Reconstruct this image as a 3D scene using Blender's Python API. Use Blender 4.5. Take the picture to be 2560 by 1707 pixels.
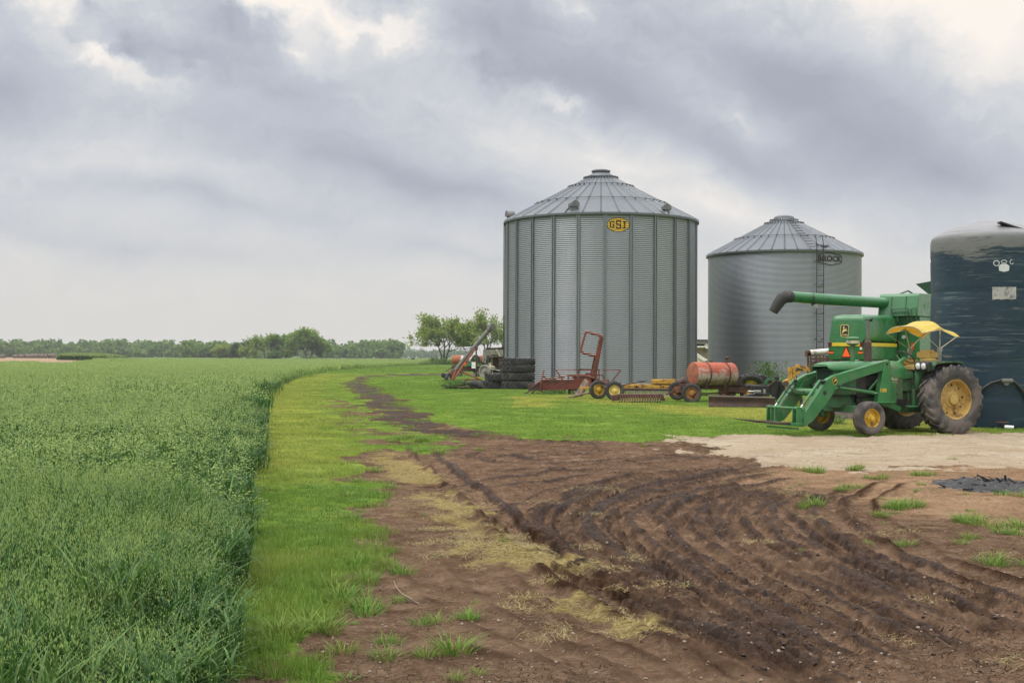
import bpy, bmesh, math, random
import numpy as np
from mathutils import Vector, Matrix

for _o in list(bpy.data.objects):
    bpy.data.objects.remove(_o)
SC = bpy.context.scene
COL = SC.collection
rnd = random.Random(7)
PI = math.pi
R = math.radians

# ------------------------------------------------------------------ camera
F_PX, CX, CY, CAM_H = 3100.0, 1280.0, 853.5, 1.8
PITCH = math.atan((893 - CY) / F_PX)
cam_d = bpy.data.cameras.new("camera")
cam = bpy.data.objects.new("camera", cam_d)
COL.objects.link(cam)
cam_d.sensor_width = 36
cam_d.lens = F_PX / 2560 * 36
cam_d.clip_start = 0.1
cam_d.clip_end = 12000
CAM_M = Matrix.Rotation(PI / 2 + PITCH, 4, 'X') @ Matrix.Rotation(R(0.25), 4, 'Z')
cam.matrix_world = Matrix.Translation((0, 0, CAM_H)) @ CAM_M
SC.camera = cam

# ------------------------------------------------------------------ node helper
class NT:
    def __init__(s, tree):
        s.t = tree
        s.L = tree.links
    def n(s, typ, ins=None, **props):
        nd = s.t.nodes.new(typ)
        for k, v in props.items():
            setattr(nd, k, v)
        if ins:
            for k, v in ins.items():
                s.set(nd.inputs[k], v)
        return nd
    def set(s, sock, v):
        if isinstance(v, bpy.types.NodeSocket):
            s.L.new(v, sock)
        elif isinstance(v, bpy.types.Node):
            s.L.new(v.outputs[0], sock)
        else:
            try:
                sock.default_value = v
            except Exception:
                sock.default_value = tuple(v) + (1.0,)
    def math(s, op, a, b=None, c=None, clamp=False):
        nd = s.t.nodes.new('ShaderNodeMath')
        nd.operation = op
        nd.use_clamp = clamp
        s.set(nd.inputs[0], a)
        if b is not None: s.set(nd.inputs[1], b)
        if c is not None: s.set(nd.inputs[2], c)
        return nd.outputs[0]
    def mix(s, f, a, b, blend='MIX'):
        nd = s.t.nodes.new('ShaderNodeMix')
        nd.data_type = 'RGBA'
        nd.blend_type = blend
        s.set(nd.inputs[0], f)
        s.set(nd.inputs[6], c4(a) if isinstance(a, (tuple, list)) else a)
        s.set(nd.inputs[7], c4(b) if isinstance(b, (tuple, list)) else b)
        return nd.outputs[2]
    def ramp(s, f, stops, interp='LINEAR'):
        nd = s.t.nodes.new('ShaderNodeValToRGB')
        cr = nd.color_ramp
        cr.interpolation = interp
        while len(cr.elements) < len(stops):
            cr.elements.new(0.5)
        for e, (p, c) in zip(cr.elements, stops):
            e.position = p
            e.color = c4(c) if isinstance(c, (tuple, list)) else (c, c, c, 1)
        s.set(nd.inputs[0], f)
        return nd.outputs[0]
    def mr(s, v, a, b, c=0.0, d=1.0, smooth=False):
        nd = s.t.nodes.new('ShaderNodeMapRange')
        nd.interpolation_type = 'SMOOTHSTEP' if smooth else 'LINEAR'
        s.set(nd.inputs[0], v)
        for i, q in enumerate((a, b, c, d)):
            s.set(nd.inputs[i + 1], q)
        return nd.outputs[0]
    def noise(s, vec, scale, detail=4, rough=0.55, dist=0.0):
        nd = s.t.nodes.new('ShaderNodeTexNoise')
        if vec is not None: s.set(nd.inputs['Vector'], vec)
        nd.inputs['Scale'].default_value = scale
        nd.inputs['Detail'].default_value = detail
        nd.inputs['Roughness'].default_value = rough
        nd.inputs['Distortion'].default_value = dist
        return nd.outputs[0]
    def mapping(s, vec, loc=(0, 0, 0), rot=(0, 0, 0), scale=(1, 1, 1), vt='POINT'):
        nd = s.t.nodes.new('ShaderNodeMapping')
        nd.vector_type = vt
        s.set(nd.inputs[0], vec)
        nd.inputs[1].default_value = loc
        nd.inputs[2].default_value = rot
        nd.inputs[3].default_value = scale
        return nd.outputs[0]

def c4(c):
    return (c[0], c[1], c[2], 1.0) if len(c) == 3 else tuple(c)

# ------------------------------------------------------------------ sky and light
SUN_EL, SUN_AZ = R(58), R(-112)          # behind the camera, to its left
w = bpy.data.worlds.new("World")
SC.world = w
w.use_nodes = True
w.node_tree.nodes.clear()
N = NT(w.node_tree)
SKY_GAIN = 1.06
def build_sky():
    gen = N.n('ShaderNodeTexCoord').outputs['Generated']
    sx = N.n('ShaderNodeSeparateXYZ', {0: gen})
    az = N.math('ARCTAN2', sx.outputs[0], sx.outputs[1])
    hor = N.math('SQRT', N.math('ADD', N.math('MULTIPLY', sx.outputs[0], sx.outputs[0]),
                                N.math('MULTIPLY', sx.outputs[1], sx.outputs[1])))
    el = N.math('ARCTAN2', sx.outputs[2], hor)
    P = N.n('ShaderNodeCombineXYZ', {0: az, 1: el, 2: 0.0}).outputs[0]
    # the cloud deck is drawn in heading / elevation, bent by noise
    w1 = N.n('ShaderNodeTexNoise', {'Vector': P}); w1.inputs['Scale'].default_value = 9; w1.inputs['Detail'].default_value = 2
    w2 = N.n('ShaderNodeTexNoise', {'Vector': P}); w2.inputs['Scale'].default_value = 30; w2.inputs['Detail'].default_value = 8; w2.inputs['Roughness'].default_value = .62
    def vm(op, a, b):
        nd = N.n('ShaderNodeVectorMath', operation=op)
        N.set(nd.inputs[0], a)
        if op == 'SCALE': N.set(nd.inputs['Scale'], b)
        else: N.set(nd.inputs[1], b)
        return nd.outputs[0]
    d1 = vm('SCALE', vm('SUBTRACT', w1.outputs['Color'], (.5, .5, .5)), 0.055)
    d2 = vm('SCALE', vm('SUBTRACT', w2.outputs['Color'], (.5, .5, .5)), 0.060)
    Q = vm('ADD', vm('ADD', P, d1), d2)
    Qf = vm('ADD', P, d1)
    def blob(u, v, ru, rv, rot, src):
        a = math.atan((u - CX) / F_PX); e = (893 - v) / F_PX
        m = N.mapping(src, (a, e, 0), (0, 0, R(-rot)), (ru / F_PX, rv / F_PX, 1), 'TEXTURE')
        g = N.n('ShaderNodeTexGradient', {0: m}, gradient_type='QUADRATIC_SPHERE')
        return g.outputs['Fac']
    acc = None
    # (u, v, half width, half height, slope down to the right, weight); photo measurements turned into directions
    B = [(-20, 270, 330, 190, 20, -.50), (330, 155, 120, 62, 20, -.55), (165, 115, 110, 50, 30, -.42), (215, 60, 70, 40, 30, -.30),
         (560, 90, 210, 80, 32, -.55), (480, 160, 240, 90, 25, -.30), (740, 250, 500, 150, 14, -.32),
         (900, 440, 620, 120, 13, -.42), (1150, 490, 420, 70, 12, -.30), (480, 510, 520, 60, 8, -.28),
         (1250, 130, 420, 210, 18, -.50), (1240, 205, 260, 36, 4, -.34), (1550, 250, 520, 130, 24, -.50), (1620, 90, 420, 150, 15, -.45), (1990, 215, 330, 130, 28, -.62),
         (2150, 360, 520, 200, 22, -.52), (2350, 470, 420, 110, 12, -.38), (1850, 420, 330, 90, 22, -.30), (300, 620, 700, 60, 6, -.16), (1150, 640, 560, 50, 4, -.16),
         (110, 40, 110, 75, 40, .62), (235, 170, 190, 62, 28, .66), (400, 210, 190, 60, 8, .40), (640, 30, 260, 85, 12, .75), (860, 55, 260, 80, 12, .62),
         (735, 160, 90, 60, 15, .48), (1000, 120, 110, 80, 25, .62), (1430, 22, 130, 65, 20, .5), (2330, 30, 420, 190, 22, .95), (2500, 130, 260, 190, 30, .60),
         (2110, 20, 190, 110, 20, .55), (1400, 275, 190, 70, 22, .35), (1500, 400, 560, 100, 16, .36), (1380, 255, 60, 40, 0, .3), (1800, 540, 500, 80, 12, .25), (250, 440, 600, 80, 10, .14),
         (2450, 250, 170, 110, 10, .22), (1880, 300, 160, 50, 20, .22)]
    for i, (u, v, ru, rv, rot, wt) in enumerate(B):
        b = N.math('MULTIPLY', blob(u, v, ru * 1.25, rv * 1.25, rot, Q if ru < 330 else Qf), wt * (.82 if wt > .3 else 1.0))
        acc = b if acc is None else N.math('ADD', acc, b)
    st = N.mapping(Q, (0, 0, 0), (0, 0, R(17)), (5, 15, 1))
    f1 = N.math('SUBTRACT', N.noise(st, 1.0, 7, .58), .5)
    st2 = N.mapping(Q, (3, 1, 0), (0, 0, R(24)), (16, 30, 1))
    f2 = N.math('SUBTRACT', N.noise(st2, 1.0, 6, .62), .5)
    amp = N.mr(el, .02, .26, .10, 1.0)
    fb = N.math('MULTIPLY', N.math('ADD', N.math('MULTIPLY', f1, .42), N.math('MULTIPLY', f2, .64)), amp)
    base = N.ramp(N.math('DIVIDE', el, .4, clamp=True), [(0, .655), (.17, .64), (.27, .57), (.40, .53), (.75, .55), (1, .62)])
    t = N.math('ADD', N.math('ADD', base, N.math('MULTIPLY', acc, .86)), fb)
    col = N.ramp(t, [(0.0, (.380, .396, .462)), (.22, (.435, .456, .522)), (.42, (.512, .540, .596)), (.60, (.636, .646, .664)),
                     (.78, (.80, .77, .745)), (1.0, (.93, .862, .79))])
    tint = N.mr(el, 0.0, .11, 1.0, 0.0)
    col = N.mix(tint, col, (1.0, .972, .915), 'MULTIPLY')
    # an overcast sky is brighter overhead than at the horizon
    gain = N.ramp(N.math('DIVIDE', el, PI / 2, clamp=True), [(0, .250), (.19, .262), (.40, .68), (1, 1.0)])
    gain = N.math('MULTIPLY', gain, 4.0 * SKY_GAIN)
    low = N.mr(el, -.02, -.0005, .35, 1.0)
    gain = N.math('MULTIPLY', gain, low)
    bg1 = N.n('ShaderNodeBackground', {0: col, 1: gain})
    sky = N.n('ShaderNodeTexSky', sky_type='NISHITA', sun_disc=False, sun_elevation=SUN_EL, sun_rotation=SUN_AZ,
              air_density=1.0, dust_density=3.0)
    bg2 = N.n('ShaderNodeBackground', {0: sky.outputs[0], 1: 0.10})
    mx = N.n('ShaderNodeMixShader', {0: 0.05, 1: bg1.outputs[0], 2: bg2.outputs[0]})
    N.n('ShaderNodeOutputWorld', {0: mx.outputs[0]})
build_sky()
w.cycles.sampling_method = 'MANUAL'
w.cycles.sample_map_resolution = 512

sun_d = bpy.data.lights.new("sun", 'SUN')
sun_d.energy = 1.5
sun_d.angle = R(34)
sun_d.color = (1.0, .955, .88)
sun = bpy.data.objects.new("sun", sun_d)
COL.objects.link(sun)
sdir = Vector((math.sin(SUN_AZ) * math.cos(SUN_EL), math.cos(SUN_AZ) * math.cos(SUN_EL), math.sin(SUN_EL)))
sun.rotation_euler = sdir.to_track_quat('Z', 'Y').to_euler()

SC.view_settings.view_transform = 'Standard'
SC.view_settings.look = 'None'
SC.view_settings.exposure = 0.0
SC.view_settings.gamma = 1.0
SC.view_settings.use_curve_mapping = False
SC.cycles.max_bounces = 6
SC.cycles.diffuse_bounces = 3
SC.cycles.glossy_bounces = 3
SC.cycles.transmission_bounces = 4
SC.cycles.transparent_max_bounces = 6
SC.cycles.caustics_reflective = False
SC.cycles.caustics_refractive = False
SC.cycles.use_denoising = True
SC.cycles.denoising_input_passes = 'RGB_ALBEDO_NORMAL'

# ------------------------------------------------------------------ geometry helpers
CR = np.array(CAM_M.to_3x3())
def ray(u, v):
    return CR @ np.array([(u - CX) / F_PX, -(v - CY) / F_PX, -1.0])
def G(u, v, z=0.0):
    """ground point that the photograph shows at pixel u, v"""
    d = ray(u, v)
    p = d * ((z - CAM_H) / d[2])
    return (float(p[0]), float(p[1]))
def A(u, v, Y):
    """point at distance Y that the photograph shows at pixel u, v"""
    d = ray(u, v)
    p = d * (Y / d[1])
    return Vector((float(p[0]), float(p[1]), float(p[2]) + CAM_H))
def sst(a, b, x):
    t = np.clip((x - a) / (b - a), 0, 1)
    return t * t * (3 - 2 * t)
def gz(x, y):
    x = np.asarray(x, float); y = np.asarray(y, float)
    r = 0.20 * sst(25, 60, y) * sst(-16, -3, x) * (1 - sst(85, 150, y))
    return r
def gzf(x, y):
    return float(gz(x, y))

def h2(ix, iy, seed):
    n = (ix * 374761393 + iy * 668265263 + seed * 974634777) & 0xffffffff
    n = ((n ^ (n >> 13)) * 1274126177) & 0xffffffff
    n = ((n ^ (n >> 16)) * 2246822519) & 0xffffffff
    return ((n ^ (n >> 15)) & 0xffffff) / float(0xffffff)
def vn(x, y, seed=0):
    xi = np.floor(x).astype(np.int64); yi = np.floor(y).astype(np.int64)
    fx = x - xi; fy = y - yi
    fx = fx * fx * (3 - 2 * fx); fy = fy * fy * (3 - 2 * fy)
    a = h2(xi, yi, seed); b = h2(xi + 1, yi, seed); c = h2(xi, yi + 1, seed); d = h2(xi + 1, yi + 1, seed)
    return (a * (1 - fx) + b * fx) * (1 - fy) + (c * (1 - fx) + d * fx) * fy
def fbm(x, y, o=4, seed=0, g=.5):
    s = 0; amp = 1; tot = 0
    for i in range(o):
        s = s + amp * vn(x, y, seed + i * 17); tot += amp
        amp *= g; x = x * 2.03 + 3.1; y = y * 2.03 + 7.7
    return s / tot

class MB:
    def __init__(s, origin=(0, 0, 0), frame=None):
        s.v = []; s.f = []; s.m = []; s.o = Vector(origin); s.inv = frame.inverted() if frame else None
    def add(s, vs, fs, mi=0):
        b = len(s.v)
        if s.inv: s.v += [s.inv @ Vector(q) for q in vs]
        else: s.v += [Vector(q) - s.o for q in vs]
        s.f += [tuple(i + b for i in f) for f in fs]
        s.m += [mi] * len(fs)
    def box(s, c, d, M=None, mi=0):
        c = Vector(c)
        vs = []
        for z in (-.5, .5):
            for x, y in ((-.5, -.5), (.5, -.5), (.5, .5), (-.5, .5)):
                p = Vector((x * d[0], y * d[1], z * d[2]))
                vs.append(c + (M @ p if M else p))
        s.add(vs, [(3, 2, 1, 0), (4, 5, 6, 7), (0, 1, 5, 4), (1, 2, 6, 5), (2, 3, 7, 6), (3, 0, 4, 7)], mi)
    def bar(s, a, b, wd, ht=None, up=(0, 0, 1), mi=0, w2=None, h2_=None):
        a = Vector(a); b = Vector(b); ht = wd if ht is None else ht
        d = (b - a).normalized(); u = Vector(up)
        sd = d.cross(u)
        if sd.length < 1e-4: sd = d.cross(Vector((1, 0, 0)))
        sd.normalize(); u = sd.cross(d).normalized()
        w2 = wd if w2 is None else w2; h2_ = ht if h2_ is None else h2_
        vs = []
        for p, ww, hh in ((a, wd, ht), (b, w2, h2_)):
            for i, j in ((-.5, -.5), (.5, -.5), (.5, .5), (-.5, .5)):
                vs.append(p + sd * ww * i + u * hh * j)
        s.add(vs, [(3, 2, 1, 0), (4, 5, 6, 7), (0, 1, 5, 4), (1, 2, 6, 5), (2, 3, 7, 6), (3, 0, 4, 7)], mi)
    def tube(s, pts, r, n=8, mi=0, caps=True):
        pts = [Vector(p) for p in pts]
        rs = r if isinstance(r, (list, tuple)) else [r] * len(pts)
        vs = []; prev = None
        for i, p in enumerate(pts):
            if i == 0: t = pts[1] - p
            elif i == len(pts) - 1: t = p - pts[i - 1]
            else: t = (pts[i + 1] - p).normalized() + (p - pts[i - 1]).normalized()
            t.normalize()
            if prev is None:
                a = t.orthogonal().normalized()
            else:
                a = (prev - t * prev.dot(t))
                a = a.normalized() if a.length > 1e-5 else t.orthogonal().normalized()
            prev = a; b = t.cross(a)
            for k in range(n):
                an = 2 * PI * k / n
                vs.append(p + (a * math.cos(an) + b * math.sin(an)) * rs[i])
        fs = []
        for i in range(len(pts) - 1):
            for k in range(n):
                k2 = (k + 1) % n
                fs.append((i * n + k, i * n + k2, (i + 1) * n + k2, (i + 1) * n + k))
        if caps:
            fs.append(tuple(range(n - 1, -1, -1)))
            fs.append(tuple((len(pts) - 1) * n + k for k in range(n)))
        s.add(vs, fs, mi)
    def lathe(s, prof, n=32, M=None, mi=0, a0=0.0, a1=2 * PI, caps=False):
        """prof: (radius, height) along local z"""
        full = abs(a1 - a0 - 2 * PI) < 1e-6
        k = n if full else n + 1
        vs = []
        for (r_, z) in prof:
            for i in range(k):
                an = a0 + (a1 - a0) * i / n
                p = Vector((r_ * math.cos(an), r_ * math.sin(an), z))
                vs.append(M @ p if M else p)
        fs = []
        for j in range(len(prof) - 1):
            for i in range(n):
                i2 = (i + 1) % k
                fs.append((j * k + i, j * k + i2, (j + 1) * k + i2, (j + 1) * k + i))
        if caps and full:
            fs.append(tuple(range(k - 1, -1, -1)))
            fs.append(tuple((len(prof) - 1) * k + i for i in range(k)))
        s.add(vs, fs, mi)
    def prism(s, poly, vec, mi=0):
        poly = [Vector(p) for p in poly]; vec = Vector(vec); n = len(poly)
        vs = poly + [p + vec for p in poly]
        fs = [tuple(range(n - 1, -1, -1)), tuple(range(n, 2 * n))]
        for i in range(n):
            j = (i + 1) % n
            fs.append((i, j, n + j, n + i))
        s.add(vs, fs, mi)
    def grid(s, P, mi=0, flip=False):
        """P[i][j] points"""
        n = len(P); m = len(P[0])
        vs = [p for row in P for p in row]
        fs = []
        for i in range(n - 1):
            for j in range(m - 1):
                q = (i * m + j, i * m + j + 1, (i + 1) * m + j + 1, (i + 1) * m + j)
                fs.append(q[::-1] if flip else q)
        s.add(vs, fs, mi)
    def build(s, name, mats, parent=None, bevel=0.0, ang=35, recalc=True, loc=None, rot=None):
        me = bpy.data.meshes.new(name)
        me.from_pydata([tuple(q) for q in s.v], [], s.f)
        mats = mats if isinstance(mats, (list, tuple)) else [mats]
        for m_ in mats: me.materials.append(m_)
        if len(mats) > 1: me.polygons.foreach_set('material_index', s.m)
        if recalc:
            bm = bmesh.new(); bm.from_mesh(me)
            bmesh.ops.recalc_face_normals(bm, faces=bm.faces)
            bm.to_mesh(me); bm.free()
        me.polygons.foreach_set('use_smooth', [True] * len(me.polygons))
        me.set_sharp_from_angle(angle=R(ang))
        o = bpy.data.objects.new(name, me)
        COL.objects.link(o)
        if parent: o.parent = parent
        if loc is not None: o.location = loc
        if rot is not None: o.rotation_euler = rot
        if bevel:
            b = o.modifiers.new('bevel', 'BEVEL'); b.width = bevel; b.segments = 2; b.limit_method = 'ANGLE'; b.angle_limit = R(40)
            b.harden_normals = False
        return o

def tag(o, label, cat, group=None, kind=None):
    if label: o['label'] = label
    if cat: o['category'] = cat
    if group: o['group'] = group
    if kind: o['kind'] = kind
    return o
def thing(name, label, cat, loc=(0, 0, 0), rz=0.0, group=None):
    o = bpy.data.objects.new(name, None)
    o.empty_display_size = .3
    COL.objects.link(o)
    o.location = loc; o.rotation_euler = (0, 0, rz)
    return tag(o, label, cat, group)
def copy_tree(o, parent=None):
    c = o.copy(); COL.objects.link(c)
    if parent: c.parent = parent
    for ch in list(o.children): copy_tree(ch, c)
    return c
def text_polys(body, size, bold=0.0):
    """outline mesh of a word: (verts, faces) centred on the origin in the xz plane"""
    cu = bpy.data.curves.new('lettering', 'FONT')
    cu.body = body; cu.size = size; cu.align_x = 'CENTER'; cu.align_y = 'CENTER'; cu.offset = bold
    cu.resolution_u = 3
    ob = bpy.data.objects.new('lettering', cu)
    COL.objects.link(ob)
    dg = bpy.context.evaluated_depsgraph_get(); dg.update()
    me = ob.evaluated_get(dg).to_mesh()
    vs = [tuple(q.co) for q in me.vertices]; fs = [tuple(p.vertices) for p in me.polygons]
    ob.evaluated_get(dg).to_mesh_clear()
    bpy.data.objects.remove(ob); bpy.data.curves.remove(cu)
    return vs, fs

# ------------------------------------------------------------------ materials
def new_mat(name):
    m = bpy.data.materials.new(name); m.use_nodes = True
    m.node_tree.nodes.clear()
    return m, NT(m.node_tree)
def paint(name, col, rough=.45, metal=0.0, var=.14, scale=5.0, dirt=None, amt=.35, dscale=3.0, bump=0.0, spec=.5, streak=None, coat=0.0):
    """worn paint or metal: colour variation, patches of a second colour, uneven gloss"""
    m, n = new_mat(name)
    tc = n.n('ShaderNodeTexCoord').outputs['Object']
    v1 = n.noise(tc, scale, 5, .6)
    base = n.mix(n.mr(v1, .3, .7), tuple(x * (1 - var) for x in col), tuple(min(1, x * (1 + var)) for x in col))
    rg = n.mr(v1, .3, .7, max(.05, rough - .08), min(1, rough + .1))
    if dirt is not None:
        src = n.mapping(tc, scale=streak) if streak else tc
        v2 = n.noise(src, dscale, 7, .65, .3)
        mask = n.mr(v2, .68 - amt * .5, .80 - amt * .5)
        base = n.mix(mask, base, dirt)
        rg = n.mix(mask, rg, (.85, .85, .85))
    b = n.n('ShaderNodeBsdfPrincipled', {'Base Color': base, 'Roughness': rg, 'Metallic': metal})
    b.inputs['Specular IOR Level'].default_value = spec
    if coat:
        b.inputs['Coat Weight'].default_value = coat; b.inputs['Coat Roughness'].default_value = .15
    if bump:
        v3 = n.noise(tc, scale * 9, 4, .6)
        bp = n.n('ShaderNodeBump', {'Height': v3}); bp.inputs['Strength'].default_value = bump; bp.inputs['Distance'].default_value = .01
        n.L.new(bp.outputs[0], b.inputs['Normal'])
    n.n('ShaderNodeOutputMaterial', {0: b.outputs[0]})
    return m
DUST = (.20, .165, .12)
RUSTC = (.115, .045, .025)
M = {}
M['green'] = paint('green_paint', (.030, .160, .045), .42, 0, .2, 3, (.105, .16, .075), .36, 2.6, .06, coat=.1)
M['green_new'] = paint('combine_green', (.020, .140, .038), .30, 0, .12, 2, (.050, .155, .065), .30, 1.2, .02, coat=.3)
M['green_old'] = paint('dull_green_paint', (.045, .16, .062), .5, 0, .2, 4, (.09, .085, .05), .42, 3, .1)
M['dgreen'] = paint('dark_green', (.012, .05, .022), .5, 0, .2, 4)
M['yellow'] = paint('yellow_paint', (.62, .46, .03), .4, 0, .1, 4)
M['rimyel'] = paint('weathered_rim_yellow', (.50, .335, .095), .55, 0, .18, 5, (.25, .145, .05), .34, 4, .1)
M['rimyel2'] = paint('rim_yellow', (.60, .38, .035), .45, 0, .15, 5, (.20, .13, .05), .28, 6, .05)
M['rimorange'] = paint('rusty_orange_rim', (.42, .19, .045), .6, 0, .2, 6, RUSTC, .4, 5, .1)
M['black'] = paint('black_steel', (.018, .017, .017), .5, 0, .3, 6, (.06, .05, .042), .3, 4, .1)
M['rubber'] = paint('tyre_rubber', (.050, .046, .044), .72, 0, .25, 5, (.135, .115, .098), .48, 2.5, .25)
M['rubber2'] = paint('old_tyre_rubber', (.028, .027, .027), .75, 0, .3, 4, (.075, .068, .058), .36, 2.5, .3)
M['red'] = paint('rusty_red_paint', (.16, .032, .020), .6, 0, .2, 3, (.085, .036, .022), .45, 2.5, .15)
M['redlt'] = paint('faded_red_tube', (.20, .055, .035), .6, 0, .2, 4, (.13, .06, .04), .4, 4, .1)
M['rust'] = paint('rust', (.13, .055, .034), .8, 0, .3, 5, (.065, .033, .025), .45, 4, .3)
M['rustdk'] = paint('dark_rust', (.070, .042, .036), .75, 0, .3, 4, (.11, .066, .05), .4, 3, .2)
M['orange'] = paint('orange_tube', (.36, .10, .045), .6, 0, .2, 4, (.16, .07, .04), .42, 4, .1)
M['galv'] = paint('grey_auger_steel', (.125, .13, .115), .6, .1, .2, 3, (.20, .13, .085), .25, 2.5, .05)
M['steel'] = paint('bare_steel', (.62, .61, .60), .25, .9, .1, 8)
M['wood'] = paint('weathered_wood', (.23, .165, .105), .85, 0, .25, 3, (.12, .085, .06), .45, 5, .3, streak=(1, 1, .3))
M['indyel'] = paint('implement_yellow', (.52, .29, .03), .5, 0, .15, 4, (.17, .085, .04), .40, 4, .1)
M['white'] = paint('white_paint', (.74, .73, .70), .5, 0, .06, 3, (.42, .38, .32), .28, 3)
M['plastic'] = paint('white_plastic', (.78, .78, .77), .4, 0, .04, 3)
M['grey'] = paint('weathered_grey_board', (.30, .285, .25), .8, 0, .2, 3, (.18, .165, .14), .4, 3, .2)
M['tan'] = paint('tan_board', (.33, .28, .21), .85, 0, .2, 2, (.20, .16, .12), .4, 2, .2)
M['cream'] = paint('cream_paint', (.52, .47, .34), .55, 0, .12, 4, (.24, .2, .14), .35, 4)
M['seat'] = paint('yellow_vinyl', (.55, .38, .10), .5, 0, .12, 5, (.40, .28, .10), .3, 4)
M['red_lens'] = paint('dark_red_lens', (.075, .008, .010), .2, 0, .05, 5)
M['orange_reflector'] = paint('orange_reflector', (.95, .12, .012), .35, 0, .03, 5)
M['amber'] = paint('amber_lens', (.55, .07, .008), .2, 0, .05, 5)
M['lens'] = paint('lamp_glass', (.72, .72, .70), .12, .3, .05, 5)
M['sign_yel'] = paint('sign_yellow', (.62, .38, .025), .5, 0, .08, 4, (.40, .23, .02), .25, 5)
M['sign_blk'] = paint('sign_black', (.018, .012, .012), .6, 0, .1, 4)
M['decal_yel'] = paint('decal_yellow', (.66, .52, .16), .5, 0, .05, 4)
M['decal_gold'] = paint('number_gold', (.62, .43, .05), .5, 0, .05, 4)
M['decal_cream'] = paint('number_cream', (.50, .50, .30), .55, 0, .08, 4)
M['concrete'] = paint('concrete', (.34, .32, .29), .9, 0, .12, 2, (.22, .2, .17), .4, 1.5, .3)
M['ash'] = paint('ash', (.024, .023, .024), .95, 0, .5, 9, (.11, .105, .10), .30, 16, .5)
M['straw_bale'] = paint('old_bale', (.16, .12, .085), .95, 0, .25, 1.2, (.10, .075, .055), .45, 1, .4)
M['cowhide'] = paint('black_hide', (.012, .011, .011), .7, 0, .3, 3)
M['post'] = paint('fence_post', (.12, .095, .075), .9, 0, .3, 3)
M['bark'] = paint('bark', (.085, .070, .055), .9, 0, .25, 1.0, (.05, .04, .034), .4, 2, .4)
# ------------------------------------------------------------------ land cover (plan positions measured on the photograph)
def GP(pts):
    return np.array([G(u, v) for u, v in pts])
def sdf(poly, x, y):
    """signed distance to a polygon, positive inside"""
    n = len(poly); d = np.full(x.shape, 1e18); ins = np.zeros(x.shape, bool)
    for i in range(n):
        ax, ay = poly[i]; bx, by = poly[(i + 1) % n]
        ex, ey = bx - ax, by - ay; wx, wy = x - ax, y - ay
        t = np.clip((wx * ex + wy * ey) / (ex * ex + ey * ey + 1e-12), 0, 1)
        d = np.minimum(d, (wx - ex * t) ** 2 + (wy - ey * t) ** 2)
        c = ((ay > y) != (by > y)) & (x < (bx - ax) * (y - ay) / (by - ay + 1e-15) + ax)
        ins ^= c
    return np.where(ins, 1, -1) * np.sqrt(d)
def pdist(line, x, y):
    d = np.full(x.shape, 1e18)
    for i in range(len(line) - 1):
        ax, ay = line[i]; bx, by = line[i + 1]
        ex, ey = bx - ax, by - ay; wx, wy = x - ax, y - ay
        t = np.clip((wx * ex + wy * ey) / (ex * ex + ey * ey + 1e-12), 0, 1)
        d = np.minimum(d, (wx - ex * t) ** 2 + (wy - ey * t) ** 2)
    return np.sqrt(d)
_edge = GP([(577, 1700), (592, 1500), (618, 1360), (630, 1220), (642, 1088), (662, 1020), (697, 969), (742, 945), (805, 930), (880, 922), (980, 917), (1075, 911)])
OATS = np.vstack([[(-1.25, 4.0)], _edge, [(-26, 480), (-60, 620), (-900, 620), (-900, 3), (-5, 3)]])
CLEARING = GP([(-500, 922), (120, 922), (235, 919), (275, 915), (270, 901), (235, 896), (-500, 893.2)])
DIRT = GP([(545, 1800), (572, 1712), (600, 1660), (690, 1650), (712, 1712), (720, 1800), (835, 1800), (820, 1712), (792, 1655), (802, 1610), (838, 1572), (905, 1505), (885, 1450), (915, 1400), (872, 1355), (950, 1312), (925, 1270), (895, 1222), (900, 1165), (925, 1125),
           (905, 1105), (1000, 1122), (1060, 1137), (1120, 1122), (1112, 1092), (1060, 1066), (1130, 1076), (1200, 1086), (1300, 1098), (1420, 1097), (1560, 1104), (1650, 1099),
           (1800, 1091), (2000, 1093), (2560, 1086), (2800, 1080), (3300, 1300), (3300, 1800)])
STREAK = GP([(826, 1003), (872, 1014), (920, 1053), (962, 1085), (1003, 1122), (940, 1132), (905, 1082), (862, 1047)])
STRAW = GP([(922, 1108), (1000, 1128), (1062, 1180), (1130, 1238), (1232, 1298), (1332, 1350), (1452, 1430), (1562, 1508), (1645, 1562), (1560, 1592), (1430, 1540), (1300, 1470), (1180, 1392),
            (1118, 1332), (1050, 1268), (985, 1218), (945, 1168)])
GRAVEL = GP([(1640, 1102), (1720, 1096), (1800, 1091), (2000, 1093), (2200, 1092), (2560, 1086), (2850, 1082), (2850, 1168), (2560, 1168), (2300, 1171), (2060, 1176), (1925, 1167), (1862, 1150), (1765, 1126)])
SAND = GP([(1900, 1165), (2560, 1166), (2850, 1166), (2850, 1330), (2560, 1330), (2330, 1300), (2180, 1262), (2060, 1226), (1940, 1212), (1880, 1190)])
MUD = GP([(1000, 1135), (1060, 1118), (1120, 1094), (1300, 1100), (1560, 1106), (1640, 1112), (1850, 1142), (2010, 1163), (1950, 1196), (2080, 1216), (2200, 1296), (2300, 1400), (2560, 1470), (3000, 1560), (3000, 1800),
          (1900, 1800), (1640, 1570), (1500, 1462), (1340, 1352), (1130, 1242), (1060, 1180)])
THIN = GP([(1180, 938), (1110, 937), (1030, 936), (950, 938), (908, 944), (893, 957), (905, 975), (940, 1000), (985, 1030), (1030, 1055), (1080, 1074), (1160, 1088)])
DARK2 = GP([(940, 936), (1005, 933), (1125, 935), (1130, 941), (1010, 944.5), (945, 943)])
STRIP = GP([(830, 935), (780, 942), (740, 958), (712, 990), (700, 1030), (695, 1080), (690, 1130), (690, 1190)])

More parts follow.
